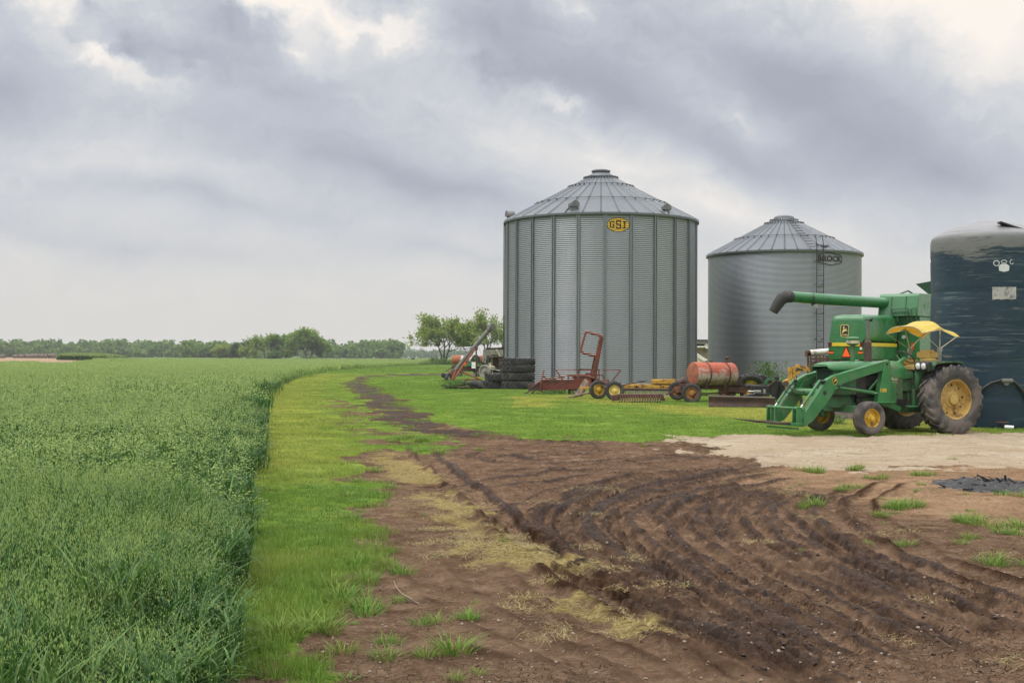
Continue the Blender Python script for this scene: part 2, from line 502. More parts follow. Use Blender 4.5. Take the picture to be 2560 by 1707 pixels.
# wheel ruts
def cr(pts, step=.06):
    P = np.array(pts, float); P = np.vstack([2 * P[0] - P[1], P, 2 * P[-1] - P[-2]])
    out = []
    for i in range(1, len(P) - 2):
        a, b, c, d = P[i - 1], P[i], P[i + 1], P[i + 2]
        k = max(2, int(np.linalg.norm(c - b) / step))
        for t in np.linspace(0, 1, k, endpoint=False):
            out.append(.5 * (2 * b + (c - a) * t + (2 * a - 5 * b + 4 * c - d) * t * t + (3 * b - a - 3 * c + d) * t ** 3))
    return np.array(out)
S_ = 2560 / 2352
RUTS0 = [  # photo points (2352 wide), half width, depth, berm, lug depth
    ([(1850, 1066), (1720, 1078), (1560, 1090), (1400, 1112), (1270, 1142), (1190, 1182), (1205, 1225), (1270, 1285), (1400, 1368), (1560, 1450), (1760, 1545), (1960, 1640)], .24, .055, .075, .02),
    ([(1780, 1076), (1640, 1098), (1480, 1122), (1370, 1152), (1310, 1188), (1325, 1230), (1400, 1292), (1500, 1356), (1660, 1446), (1860, 1545), (2000, 1620)], .22, .05, .08, .02),
    ([(1830, 1090), (1700, 1112), (1530, 1140), (1440, 1168), (1405, 1200), (1440, 1246), (1520, 1310), (1640, 1384), (1800, 1466), (2010, 1568)], .24, .055, .085, .022),
    ([(1800, 1112), (1660, 1142), (1580, 1178), (1570, 1212), (1650, 1270), (1810, 1352), (2010, 1446), (2260, 1568)], .24, .05, .08, .022),
    ([(1830, 1128), (1740, 1150), (1695, 1178), (1700, 1206), (1780, 1256), (1930, 1326), (2130, 1410), (2400, 1530)], .22, .05, .075, .025),
    ([(1930, 1120), (1850, 1150), (1825, 1180), (1850, 1216), (1960, 1284), (2150, 1366), (2420, 1470)], .26, .045, .07, .03),
    ([(1560, 1082), (1330, 1090), (1150, 1110), (1000, 1128), (960, 1122)], .3, .05, .05, .01),
    ([(930, 1010), (1000, 1068), (1080, 1130), (1150, 1190), (1215, 1250), (1330, 1330), (1480, 1420), (1640, 1500), (1800, 1600)], .22, .045, .06, .02),
    ([(1080, 1040), (1180, 1060), (1280, 1062), (1420, 1052), (1600, 1052), (1760, 1056)], .3, .04, .045, .01),
    ([(880, 1480), (1000, 1500), (1150, 1540), (1300, 1600)], .2, .03, .03, .01),
]
# wheel marks between the deep ruts: the two neighbours blended, shallower
def _res(p, k=14):
    p = np.array(p, float); d = np.concatenate([[0], np.cumsum(np.linalg.norm(p[1:] - p[:-1], axis=1))]); q = np.linspace(0, d[-1], k)
    return np.stack([np.interp(q, d, p[:, 0]), np.interp(q, d, p[:, 1])], 1)
RUTS0 += [([(985, 1000), (1120, 1008), (1350, 1020), (1600, 1032), (1730, 1048)], .3, .03, .035, .01), ([(1060, 1092), (1250, 1082), (1450, 1064), (1680, 1048)], .26, .03, .032, .01), ([(1000, 1040), (1120, 1046), (1300, 1040), (1500, 1034)], .26, .03, .030, .01)]
RUTS = [(p_, hw * (.72 if i_ not in (6, 8) else 1.0), dp * .75, be * (.62 if i_ < 6 else 1.1), lg) for i_, (p_, hw, dp, be, lg) in enumerate(RUTS0)]
_q = random.Random(5)
for i in range(5):
    for f in (.33, .66):
        a_, b_ = _res(RUTS0[i][0]), _res(RUTS0[i + 1][0])
        RUTS.append(([tuple(p) for p in a_ * (1 - f) + b_ * f], .13 + .04 * _q.random(), .022, .030 + .015 * _q.random(), .016))
for du, dv in ((70, 32), (150, 70)):
    RUTS.append(([(u + du, v - dv * .25 + (v - 1130) * .0) for u, v in RUTS0[5][0]], .15, .025, .035, .02))
for sh in (-70, -150, -230):
    RUTS.append(([(u + sh + _q.uniform(-16, 16), v + abs(sh) * .34 + _q.uniform(-9, 9)) for u, v in RUTS0[7][0][3:]], .13, .016, .012, .012))
GX0, GX1, GY0, GY1, GD = -6.0, 15.0, 5.0, 36.0, .025
gnx = int((GX1 - GX0) / GD) + 1; gny = int((GY1 - GY0) / GD) + 1
gxs = GX0 + GD * np.arange(gnx); gys = GY0 + GD * np.arange(gny)
rut_h = np.zeros((gny, gnx), np.float32); rut_w = np.zeros((gny, gnx), np.float32); rut_b = np.zeros((gny, gnx), np.float32); rut_s = np.zeros((gny, gnx), np.float32); rut_l = np.zeros((gny, gnx), np.float32)
for ri, (pts, hw, dep, ber, lug) in enumerate(RUTS):
    line = cr(GP([(u * S_, v * S_) for u, v in pts]))
    seg = np.vstack([line[1:] - line[:-1], line[-1:] - line[-2:-1]])
    sl = np.linalg.norm(seg, axis=1); tn = seg / (sl[:, None] + 1e-9)
    arc = np.concatenate([[0], np.cumsum(sl)[:-1]])
    D = np.full((gny, gnx), 9.0, np.float32); Lt = np.full((gny, gnx), 9.0, np.float32); Sa = np.zeros((gny, gnx), np.float32)
    rad = .95; k = int(rad / GD)
    for (px, py), (tx, ty), s_ in zip(line, tn, arc):
        ci = int((px - GX0) / GD); cj = int((py - GY0) / GD)
        i0, i1, j0, j1 = max(0, ci - k), min(gnx, ci + k), max(0, cj - k), min(gny, cj + k)
        if i0 >= i1 or j0 >= j1: continue
        dx = gxs[i0:i1][None, :] - px; dy = gys[j0:j1][:, None] - py
        d = dx * dx + dy * dy
        sub = D[j0:j1, i0:i1]; msk = d < sub
        sub[msk] = d[msk]
        lat = dx * (-ty) + dy * tx; al = dx * tx + dy * ty + s_
        Lt[j0:j1, i0:i1][msk] = np.broadcast_to(lat, d.shape)[msk]; Sa[j0:j1, i0:i1][msk] = np.broadcast_to(al, d.shape)[msk]
    near = D < rad * rad
    lat = Lt + .07 * (vn(Sa * 1.3, Sa * 0 + ri, 5) - .5)
    al = np.abs(lat)
    fade = sst(0, 1.2, Sa) * sst(0, 1.2, arc[-1] - Sa) * near
    live = .35 + .9 * vn(Sa * .55, Sa * 0 + 3.3 * ri, 11)
    trough = -.75 * dep * (1 - sst(hw * .7, hw * 1.15, al))
    ph = (Sa + np.abs(lat) * .9) / .17
    lugs = .5 * lug * (1 - sst(hw * .6, hw, al)) * (np.clip(np.sin(ph * 2 * PI) * 2.2, -1, 1) * .5)
    clump = (.35 + .75 * vn(Sa / .5, np.sign(lat) * 3 + ri * 1.7, 29)) * (.92 + .36 * vn(Sa / .085, lat / .055 + ri * 9, 23) * (.4 + vn(Sa / .22, lat / .12 + ri * 5, 31)))
    strp0 = vn(lat * 13 + ri * 31.7, Sa * .35, 37) * .6 + vn(lat * 29 + ri * 11.7, Sa * .6, 39) * .4
    berm = ber * 1.1 * np.exp(-((al - hw * 1.28) / .062) ** 2) * clump + .012 * (strp0 - .5) * (al < .8)
    hgt = (trough + lugs + berm) * fade * np.clip(live, 0, 1.1)
    hgt = np.clip(hgt, -.06, .052)
    rut_h = np.where(np.abs(hgt) > np.abs(rut_h), hgt, rut_h).astype(np.float32)
    rut_w = np.maximum(rut_w, fade * (1 - sst(hw, hw * 2.4, al)) * np.clip(live, 0, 1)).astype(np.float32)
    strp = (vn(lat * 13 + ri * 31.7, Sa * .35, 37) * .6 + vn(lat * 29 + ri * 11.7, Sa * .6, 39) * .4) * near
    rut_s = np.where(D < .12, strp, np.where(rut_s > 0, rut_s, strp)).astype(np.float32)
    edge_ = .45 + .75 * vn(Sa / .6, np.sign(lat) * 5 + ri * 3.1, 43) * (.72 + .55 * vn(Sa / .11, lat / .07, 45))
    rut_l = np.maximum(rut_l, fade * edge_ * np.exp(-((al - hw * 1.22) / .058) ** 2) * min(1.0, .25 + (ber / .05) ** 1.3 * .75) * (.35 + 1.0 * vn(Sa * .45, Sa * 0 + ri * 2.7 + np.sign(lat), 47))).astype(np.float32)
    rut_b = np.maximum(rut_b, np.clip(berm * fade / .034, 0, 1)).astype(np.float32)
def gsamp(Z, x, y):
    fx = (x - GX0) / GD; fy = (y - GY0) / GD
    ok = (fx > 0) & (fy > 0) & (fx < gnx - 2) & (fy < gny - 2)
    ix = np.clip(fx.astype(int), 0, gnx - 2); iy = np.clip(fy.astype(int), 0, gny - 2)
    tx = fx - ix; ty = fy - iy
    z = (Z[iy, ix] * (1 - tx) + Z[iy, ix + 1] * tx) * (1 - ty) + (Z[iy + 1, ix] * (1 - tx) + Z[iy + 1, ix + 1] * tx) * ty
    return np.where(ok, z, 0)

def zones(x, y, full=True):
    """land cover weights at plan points"""
    n1 = fbm(x * 1.1, y * 1.1, 4, 3) - .5
    n2 = fbm(x * 4.0, y * 4.0, 3, 9) - .5
    dist = np.hypot(x, y)
    k = np.clip(dist / 14, .6, 6)                       # edges fray over a wider band further off
    fray = n1 * 1.25 * np.minimum(k, 2.2) + n2 * .35
    z = {}
    z['oats'] = sst(-.10, .10, sdf(OATS, x, y) + n2 * .25) * (1 - sst(-4, 4, sdf(CLEARING, x, y) + n1 * 12))
    z['clear'] = sst(-4, 4, sdf(CLEARING, x, y) + n1 * 12)
    sd = np.maximum(sdf(DIRT, x, y), sdf(STREAK, x, y) + .06)
    th = pdist(THIN, x, y)
    thin = sst(1.15, .4, th + n1 * 1.9 + n2 * 1.0)
    thin = np.maximum(thin, sst(-1.5, 1.5, sdf(DARK2, x, y) + n1 * 12) * (y > 90))
    z['thin'] = thin
    z['dirt'] = np.maximum(sst(-.22, .22, sd + fray), thin)
    z['mud'] = np.maximum(sst(-.5, .5, sdf(MUD, x, y) + n1 * 1.3), thin * .9)
    z['straw'] = sst(-.25, .7, sdf(STRAW, x, y) + n1 * 1.5 + n2 * .9 - .05)
    z['gravel'] = sst(-.3, .3, sdf(GRAVEL, x, y) + n1 * 2.8 + n2 * 1.6)
    z['sand'] = sst(-.6, .5, sdf(SAND, x, y) + n1 * 2.2)
    z['lawn'] = (1 - z['dirt']) * (1 - z['oats']) * (1 - z['clear'])
    st = pdist(STRIP, x, y)
    yel = np.exp(-(st / (1.1 + y * .022)) ** 2) * sst(13, 22, y) * .52
    yel = np.maximum(yel, .75 * sst(.40, .57, fbm(x * .22 + y * .03, y * .13, 4, 41)) * sst(24, 34, y) * (x > 0))
    yel = np.maximum(yel, .26 * sst(.50, .64, fbm(x * .8, y * .55, 3, 47)) * sst(6, 9, y) * (x < 0) * (y < 22))
    z['tint'] = np.clip(yel + .25 * n1, 0, 1)
    return z

# ------------------------------------------------------------------ ground mesh: a fan of rings round the viewpoint, finest where the ground is near
ang = np.concatenate([np.linspace(-PI, R(-32), 60, endpoint=False), np.linspace(R(-32), R(-24.5), 40, endpoint=False), np.linspace(R(-24.5), R(24.5), 900, endpoint=False),
                      np.linspace(R(24.5), R(32), 40, endpoint=False), np.linspace(R(32), PI, 60)])
rr = [2.5]
while rr[-1] < 5.6: rr.append(rr[-1] + .12)
while rr[-1] < 9000:
    r_ = rr[-1]
    rr.append(r_ + (max(.020, r_ * r_ * .00022) if r_ < 36 else r_ * r_ * .00042 if r_ < 120 else r_ * .055))
rr = np.array(rr)
AA, RR = np.meshgrid(ang, rr)
gx = (RR * np.sin(AA)).ravel(); gy = (RR * np.cos(AA)).ravel()
Z = zones(gx, gy)
nearw = 1 - sst(30, 48, np.hypot(gx, gy))
front = (gy > 0) & (np.abs(gx) < 30)
hz = gz(gx, gy).copy()
rh = gsamp(rut_h, gx, gy); rw = gsamp(rut_w, gx, gy); rb = gsamp(rut_b, gx, gy); rs_ = gsamp(rut_s, gx, gy); rl_ = gsamp(rut_l, gx, gy)
rut_on = Z['dirt'] * (1 - .75 * Z['straw']) * (1 - .8 * Z['gravel']) * (1 - .5 * Z['sand']) * nearw
f_lo = fbm(gx * .9, gy * .9, 3, 61) - .5
f_mid = fbm(gx * 5, gy * 5, 3, 67) - .5
f_hi = fbm(gx * 19, gy * 19, 3, 71) - .5
ridg = 1 - np.abs(2 * fbm(gx * 7.5, gy * 7.5, 3, 77) - 1)
lump = np.clip(vn(gx * 8.5, gy * 8.5, 79) - .62, 0, 1) * 2.4
hz += nearw * (rut_on * rh * 1.15 + Z['dirt'] * (f_lo * .10 + f_mid * .022 * (.6 + Z['mud']) + f_hi * .028 * (.7 + Z['mud'])
      + Z['mud'] * (ridg - .6) * .016 * (1 - Z['gravel']) + lump * .012 * Z['mud'] * sst(.42, .6, vn(gx * .8, gy * .8, 83)) * (1 - Z['gravel']) * (1 - Z['straw'])) + Z['lawn'] * (f_lo * .07 + f_mid * .025 + .035) + Z['gravel'] * (.03 + .05 * f_lo + .03 * f_mid + .012 * f_hi))
hz += -.012 * Z['thin'] * (1 - nearw)
hz += Z['clear'] * .5
nv = len(gx); nr, na = RR.shape
idx = np.arange(nv).reshape(nr, na)
fc = np.stack([idx[:-1, :-1], idx[:-1, 1:], idx[1:, 1:], idx[1:, :-1]], -1).reshape(-1, 4)[:, ::-1]
# height relative to the smoothed surface is a real property of the mud: fresh clods are moist, beaten flats are dry
wet = np.clip(1.02 * rl_ * Z['dirt'] * (1 - .55 * Z['straw']) + .25 * rb * Z['dirt'] + .10 * rw * Z['mud'] + (.40 - 1.3 * rs_) * .75 * (rs_ > 0) * Z['mud'] + sst(.50, .76, fbm(gx * .55, gy * .55, 4, 91)) * .22 * Z['mud'] + .8 * Z['thin'] + .25 * np.clip(f_mid * 4, -1, 1) * Z['mud'], 0, 1)
colA = np.stack([Z['mud'], Z['straw'], Z['gravel'], Z['sand']], 1).astype(np.float32)
colB = np.stack([Z['lawn'], wet, Z['tint'], Z['dirt']], 1).astype(np.float32)
colC = np.stack([Z['oats'], Z['clear'], np.clip(rw, 0, 1), np.ones(nv)], 1).astype(np.float32)

gm, n = new_mat('ground_cover')
def ground_shader():
    geo = n.n('ShaderNodeNewGeometry').outputs['Position']
    flat = n.mapping(geo, scale=(1, 1, .3))
    def att(nm): return n.n('ShaderNodeAttribute', attribute_name=nm)
    a, b, c = att('zoneA'), att('zoneB'), att('zoneC')
    sa = n.n('ShaderNodeSeparateColor', {0: a.outputs['Color']}); sb = n.n('ShaderNodeSeparateColor', {0: b.outputs['Color']}); sc = n.n('ShaderNodeSeparateColor', {0: c.outputs['Color']})
    mud, straw, grav, sand = sa.outputs[0], sa.outputs[1], sa.outputs[2], a.outputs['Alpha']
    lawn, wet_, tint, dirt = sb.outputs[0], sb.outputs[1], sb.outputs[2], b.outputs['Alpha']
    nf = n.noise(flat, 22, 8, .74); nm_ = n.noise(flat, 3.2, 6, .66); nl = n.noise(flat, .55, 4, .6); nh = n.noise(flat, 90, 3, .6)
    clay = n.ramp(n.math('ADD', n.math('MULTIPLY', nm_, .55), n.math('MULTIPLY', nf, .45)), [(.34, (.060, .036, .023)), (.48, (.135, .086, .055)), (.60, (.21, .142, .094)), (.72, (.30, .215, .147))])
    wetc = n.ramp(n.math('ADD', n.math('MULTIPLY', nm_, .5), n.math('MULTIPLY', nf, .5)), [(.36, (.020, .0110, .0068)), (.5, (.048, .0270, .0168)), (.62, (.092, .054, .034)), (.72, (.14, .087, .056))])
    dryc = n.ramp(n.math('ADD', n.math('MULTIPLY', nm_, .45), n.math('MULTIPLY', nf, .55)), [(.36, (.066, .040, .025)), (.5, (.150, .095, .062)), (.62, (.245, .165, .110)), (.72, (.33, .24, .168))])
    wetm = n.math('ADD', wet_, n.math('MULTIPLY', n.math('SUBTRACT', nf, .5), .9), clamp=True)
    mudc = dryc
    col = n.mix(mud, clay, mudc)
    wmask = n.mr(wetm, .18, .80)
    sandc = n.ramp(nf, [(.34, (.19, .115, .065)), (.52, (.32, .205, .122)), (.68, (.46, .325, .21))])
    col = n.mix(n.math('MULTIPLY', sand, n.mr(nm_, .3, .62, .35, 1)), col, sandc)
    nl2 = n.noise(n.mapping(flat, scale=(.35, 1.6, 1)), 1.6, 6, .65)
    gravc = n.ramp(n.math('ADD', n.math('MULTIPLY', nh, .6), n.math('MULTIPLY', nl, .4)), [(.36, (.25, .19, .125)), (.5, (.40, .32, .225)), (.62, (.55, .46, .345))])
    col = n.mix(n.math('MULTIPLY', wmask, dirt), col, wetc)
    gravc = n.mix(n.mr(nl2, .50, .66), gravc, (.31, .235, .155))
    gravc = n.mix(n.math('MULTIPLY', n.mr(n.noise(n.mapping(flat, scale=(.5, 1.5, 1)), 4.5, 5, .7), .64, .70), .8), gravc, (.10, .068, .045))
    col = n.mix(n.mr(n.math('ADD', grav, n.math('MULTIPLY', n.math('SUBTRACT', nm_, .5), 1.1)), .3, .6), col, gravc)
    # flattened dead grass
    sv = n.n('ShaderNodeTexNoise', {'Vector': n.mapping(flat, rot=(0, 0, .7), scale=(5, 34, 3))}); sv.inputs['Scale'].default_value = 2.2; sv.inputs['Detail'].default_value = 6
    strc = n.ramp(sv.outputs[0], [(.3, (.13, .098, .034)), (.5, (.265, .205, .078)), (.7, (.40, .315, .14))])
    stm = n.mr(n.math('ADD', n.math('MULTIPLY', straw, .85), n.math('MULTIPLY', nm_, .6)), .46, .84)
    stm = n.math('MULTIPLY', n.math('MULTIPLY', stm, n.mr(straw, .03, .5)), n.mr(n.math('ADD', n.math('MULTIPLY', nf, .6), n.math('MULTIPLY', sv.outputs[0], .4)), .30, .52))
    col = n.mix(stm, col, strc)
    ck = n.n('ShaderNodeTexVoronoi', {'Vector': flat}, feature='F1'); ck.inputs['Scale'].default_value = 30
    peb = n.math('MULTIPLY', n.mr(ck.outputs['Distance'], .13, .18, 1, 0), n.mr(n.noise(flat, 30.0, 1), .63, .67))
    col = n.mix(n.math('MULTIPLY', peb, .8), col, (.50, .43, .35))
    crk = n.n('ShaderNodeTexVoronoi', {'Vector': n.mapping(n.n('ShaderNodeVectorMath', {0: flat, 1: n.n('ShaderNodeTexNoise', {'Vector': flat, 'Scale': 5.0}).outputs['Color']}, operation='ADD').outputs[0])}, feature='DISTANCE_TO_EDGE')
    crk.inputs['Scale'].default_value = 7.5
    crack = n.math('MULTIPLY', n.mr(crk.outputs['Distance'], .0, .03, 1, 0), n.mr(nl, .46, .56))
    col = n.mix(n.math('MULTIPLY', crack, n.math('SUBTRACT', 1.0, grav)), col, (.03, .019, .014))
    # turf between and under the blades
    gn = n.noise(n.mapping(flat, scale=(1, .45, 1)), 1.4, 6, .7)
    grn = n.ramp(n.math('ADD', n.math('MULTIPLY', gn, .6), n.math('MULTIPLY', nf, .4)), [(.36, (.070, .130, .016)), (.5, (.128, .205, .032)), (.66, (.20, .275, .062))])
    ylw = n.ramp(n.math('ADD', n.math('MULTIPLY', gn, .6), n.math('MULTIPLY', nf, .4)), [(.36, (.20, .205, .028)), (.55, (.31, .295, .055)), (.68, (.46, .395, .15))])
    turf = n.mix(tint, grn, ylw)
    col = n.mix(n.mr(n.math('ADD', lawn, n.math('MULTIPLY', n.math('SUBTRACT', nf, .5), .7)), .35, .62), col, turf)
    col = n.mix(sc.outputs[0], col, n.mix(nf, (.040, .070, .022), (.075, .125, .040)))
    soil = n.ramp(n.noise(n.mapping(flat, scale=(.25, .02, 1)), 1.0, 5, .6), [(.35, (.21, .14, .085)), (.6, (.36, .26, .17))])
    col = n.mix(sc.outputs[1], col, soil)
    rough = n.mr(n.math('MULTIPLY', wetm, mud), 0, 1, .92, .62)
    bs = n.n('ShaderNodeBsdfPrincipled', {'Base Color': col, 'Roughness': rough})
    n.set(bs.inputs['Specular IOR Level'], n.mr(n.math('MULTIPLY', wetm, mud), .35, 1, .0, .16))
    hb = n.math('ADD', n.math('MULTIPLY', nf, .6), n.math('MULTIPLY', nh, .3))
    hb = n.math('SUBTRACT', hb, n.math('MULTIPLY', crack, .5))
    hb = n.math('ADD', hb, n.math('MULTIPLY', peb, .3))
    bp = n.n('ShaderNodeBump', {'Height': hb}); bp.inputs['Strength'].default_value = 1.0; bp.inputs['Distance'].default_value = .05
    n.L.new(bp.outputs[0], bs.inputs['Normal'])
    n.n('ShaderNodeOutputMaterial', {0: bs.outputs[0]})
ground_shader()
zf = {k_: Z[k_][fc].mean(1) for k_ in ('dirt', 'gravel', 'oats', 'clear')}
cls = np.where(zf['gravel'] > .5, 1, np.where(zf['dirt'] > .5, 2, 0))
P3 = np.stack([gx, gy, hz], 1)
for ci, nm in ((0, 'ground'), (1, 'gravel_drive'), (2, 'dirt_track')):
    ff = fc[cls == ci]
    used, inv = np.unique(ff.ravel(), return_inverse=True)
    me = bpy.data.meshes.new(nm)
    me.vertices.add(len(used)); me.vertices.foreach_set('co', P3[used].astype(np.float32).ravel())
    me.loops.add(len(inv)); me.loops.foreach_set('vertex_index', inv.astype(np.int32))
    me.polygons.add(len(ff)); me.polygons.foreach_set('loop_start', np.arange(0, len(inv), 4, dtype=np.int32)); me.polygons.foreach_set('loop_total', np.full(len(ff), 4, np.int32))
    for an, arr in (('zoneA', colA), ('zoneB', colB), ('zoneC', colC)):
        at_ = me.attributes.new(an, 'FLOAT_COLOR', 'POINT'); at_.data.foreach_set('color', arr[used].ravel())
    me.update(calc_edges=True); me.validate()
    me.polygons.foreach_set('use_smooth', np.ones(len(me.polygons), bool))
    me.materials.append(gm)
    o = bpy.data.objects.new(nm, me); COL.objects.link(o)
    tag(o, {'ground': 'green mown farmyard turf reaching to the horizon', 'gravel_drive': 'pale cream gravel drive in front of the green tractor', 'dirt_track': 'rutted brown mud track curving through the foreground'}[nm], None, None, 'structure')
def hgt(x, y):
    """ground height by bilinear lookup for scattering"""
    x = np.asarray(x, float); y = np.asarray(y, float)
    r_ = np.hypot(x, y); a_ = np.arctan2(x, y)
    fi = np.interp(r_, rr, np.arange(nr)); fj = np.interp(a_, ang, np.arange(na))
    i = np.clip(fi.astype(int), 0, nr - 2); j = np.clip(fj.astype(int), 0, na - 2); ti = fi - i; tj = fj - j
    H = hz.reshape(nr, na)
    return (H[i, j] * (1 - tj) + H[i, j + 1] * tj) * (1 - ti) + (H[i + 1, j] * (1 - tj) + H[i + 1, j + 1] * tj) * ti

# ------------------------------------------------------------------ blades of grass, oats, clods: real geometry placed many times
def leaf_mat(name, c0, c1, yel=None, head=None, trans=.35, rough=.55, spec=.15):
    m, q = new_mat(name)
    a = q.n('ShaderNodeAttribute', attribute_name='Col')
    s = q.n('ShaderNodeSeparateColor', {0: a.outputs['Color']})
    col = q.mix(s.outputs[0], c0, c1)
    if yel is not None:
        t = q.n('ShaderNodeAttribute', attribute_name='tint', attribute_type='INSTANCER')
        col = q.mix(t.outputs['Fac'], col, q.mix(s.outputs[0], tuple(x * .75 for x in yel), tuple(min(1, x * 1.25) for x in yel)))
    if head is not None:
        col = q.mix(s.outputs[1], col, head)
    b = q.n('ShaderNodeBsdfPrincipled', {'Base Color': col, 'Roughness': rough}); b.inputs['Specular IOR Level'].default_value = spec
    tr = q.n('ShaderNodeBsdfTranslucent', {0: col})
    mx = q.n('ShaderNodeMixShader', {0: trans, 1: b.outputs[0], 2: tr.outputs[0]})
    q.n('ShaderNodeOutputMaterial', {0: mx.outputs[0]})
    return m
M['grass'] = leaf_mat('grass_blades', (.098, .190, .024), (.222, .332, .064), yel=(.37, .355, .085))
M['tuft'] = leaf_mat('tuft_blades', (.075, .185, .024), (.20, .32, .060), yel=(.30, .26, .08))
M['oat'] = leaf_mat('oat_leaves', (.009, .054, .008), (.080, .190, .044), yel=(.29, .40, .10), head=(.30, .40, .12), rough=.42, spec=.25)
M['straw'] = leaf_mat('dry_straw', (.22, .17, .06), (.44, .35, .16), trans=.15)

class PM:
    """numpy patch mesh"""
    def __init__(s): s.V = []; s.F = []; s.C = []; s.n = 0
    def ribbons(s, root, head, L, lean, wd, segs, c, droop=0.0, twist=None):
        k = len(root); dx = np.cos(head); dy = np.sin(head)
        pts = []
        for i in range(segs + 1):
            t = i / segs
            out = lean * (t ** 1.7) * L
            up = L * (t * (1 - .28 * lean * t) - droop * t ** 2.6)
            pts.append(np.stack([root[:, 0] + dx * out, root[:, 1] + dy * out, root[:, 2] + up], 1))
        tw = head + PI / 2 if twist is None else twist
        sx = np.cos(tw); sy = np.sin(tw)
        rows = []
        for i in range(segs + 1):
            t = i / segs
            ww = wd * (1 - t ** 2.2) * .5 + wd * .03
            off = np.stack([sx * ww, sy * ww, np.zeros(k)], 1)
            rows += [pts[i] - off, pts[i] + off]
        V = np.stack(rows, 1).reshape(-1, 3)
        nvp = 2 * (segs + 1); base = s.n + np.arange(k) * nvp
        for i in range(segs):
            f = np.stack([base + 2 * i, base + 2 * i + 1, base + 2 * i + 3, base + 2 * i + 2], 1); s.F.append(f)
        s.V.append(V); s.C.append(np.repeat(c, nvp, axis=0)); s.n += k * nvp
    def cards(s, ctr, size, c, rs, asp=1.0):
        k = len(ctr)
        a = rs.normal(size=(k, 3)); a /= np.linalg.norm(a, axis=1)[:, None]
        b = rs.normal(size=(k, 3)); b -= a * (a * b).sum(1)[:, None]; b /= np.linalg.norm(b, axis=1)[:, None]
        size = np.asarray(size).reshape(-1, 1) * np.ones((k, 1))
        a = a * size; b = b * size * asp
        V = np.stack([ctr - a, ctr + b, ctr + a, ctr - b], 1).reshape(-1, 3)
        base = s.n + np.arange(k) * 4
        s.F.append(np.stack([base, base + 1, base + 2, base + 3], 1)); s.V.append(V); s.C.append(np.repeat(c, 4, axis=0)); s.n += 4 * k
    def build(s, name, mat, link=True):
        V = np.concatenate(s.V).astype(np.float32); F = np.concatenate(s.F).astype(np.int32); C = np.concatenate(s.C).astype(np.float32)
        me = bpy.data.meshes.new(name)
        me.vertices.add(len(V)); me.vertices.foreach_set('co', V.ravel())
        me.loops.add(F.size); me.loops.foreach_set('vertex_index', F.ravel())
        me.polygons.add(len(F)); me.polygons.foreach_set('loop_start', np.arange(0, F.size, 4, dtype=np.int32)); me.polygons.foreach_set('loop_total', np.full(len(F), 4, np.int32))
        a = me.attributes.new('Col', 'FLOAT_COLOR', 'POINT')
        a.data.foreach_set('color', np.concatenate([C, np.ones((len(C), 1), np.float32)], 1).ravel() if C.shape[1] == 3 else C.ravel())
        me.update(calc_edges=True)
        for m_ in (mat if isinstance(mat, list) else [mat]): me.materials.append(m_)
        o = bpy.data.objects.new(name, me)
        if link: COL.objects.link(o)
        return o
def ccol(rs, k, g=0.0):
    c = np.zeros((k, 3)); c[:, 0] = np.clip(rs.normal(.48, .32, k), 0, 1); c[:, 1] = g
    return c
def lawn_patch(name, seed, size, k, h, wd, segs, lean=(.2, .9), mat='grass'):
    rs = np.random.RandomState(seed); p = PM()
    root = np.stack([rs.uniform(-size / 2, size / 2, k), rs.uniform(-size / 2, size / 2, k), np.full(k, -.01)], 1)
    hh = h * rs.uniform(.5, 1.25, k)
    p.ribbons(root, rs.uniform(0, 2 * PI, k), hh, rs.uniform(lean[0], lean[1], k), wd * rs.uniform(.7, 1.2, k), segs, ccol(rs, k))
    return p.build(name, M[mat], False)
def tuft_patch(name, seed, rad, k, h, wd):
    rs = np.random.RandomState(seed); p = PM()
    r_ = rad * np.sqrt(rs.uniform(0, 1, k)) ; th = rs.uniform(0, 2 * PI, k)
    root = np.stack([r_ * np.cos(th), r_ * np.sin(th), np.full(k, -.01)], 1)
    p.ribbons(root, th + rs.normal(0, .5, k), h * rs.uniform(.5, 1.2, k) * (1.1 - .5 * r_ / rad), rs.uniform(.3, 1.3, k), wd, 4, ccol(rs, k), droop=rs.uniform(0, .15, k))
    return p.build(name, M['tuft'], False)
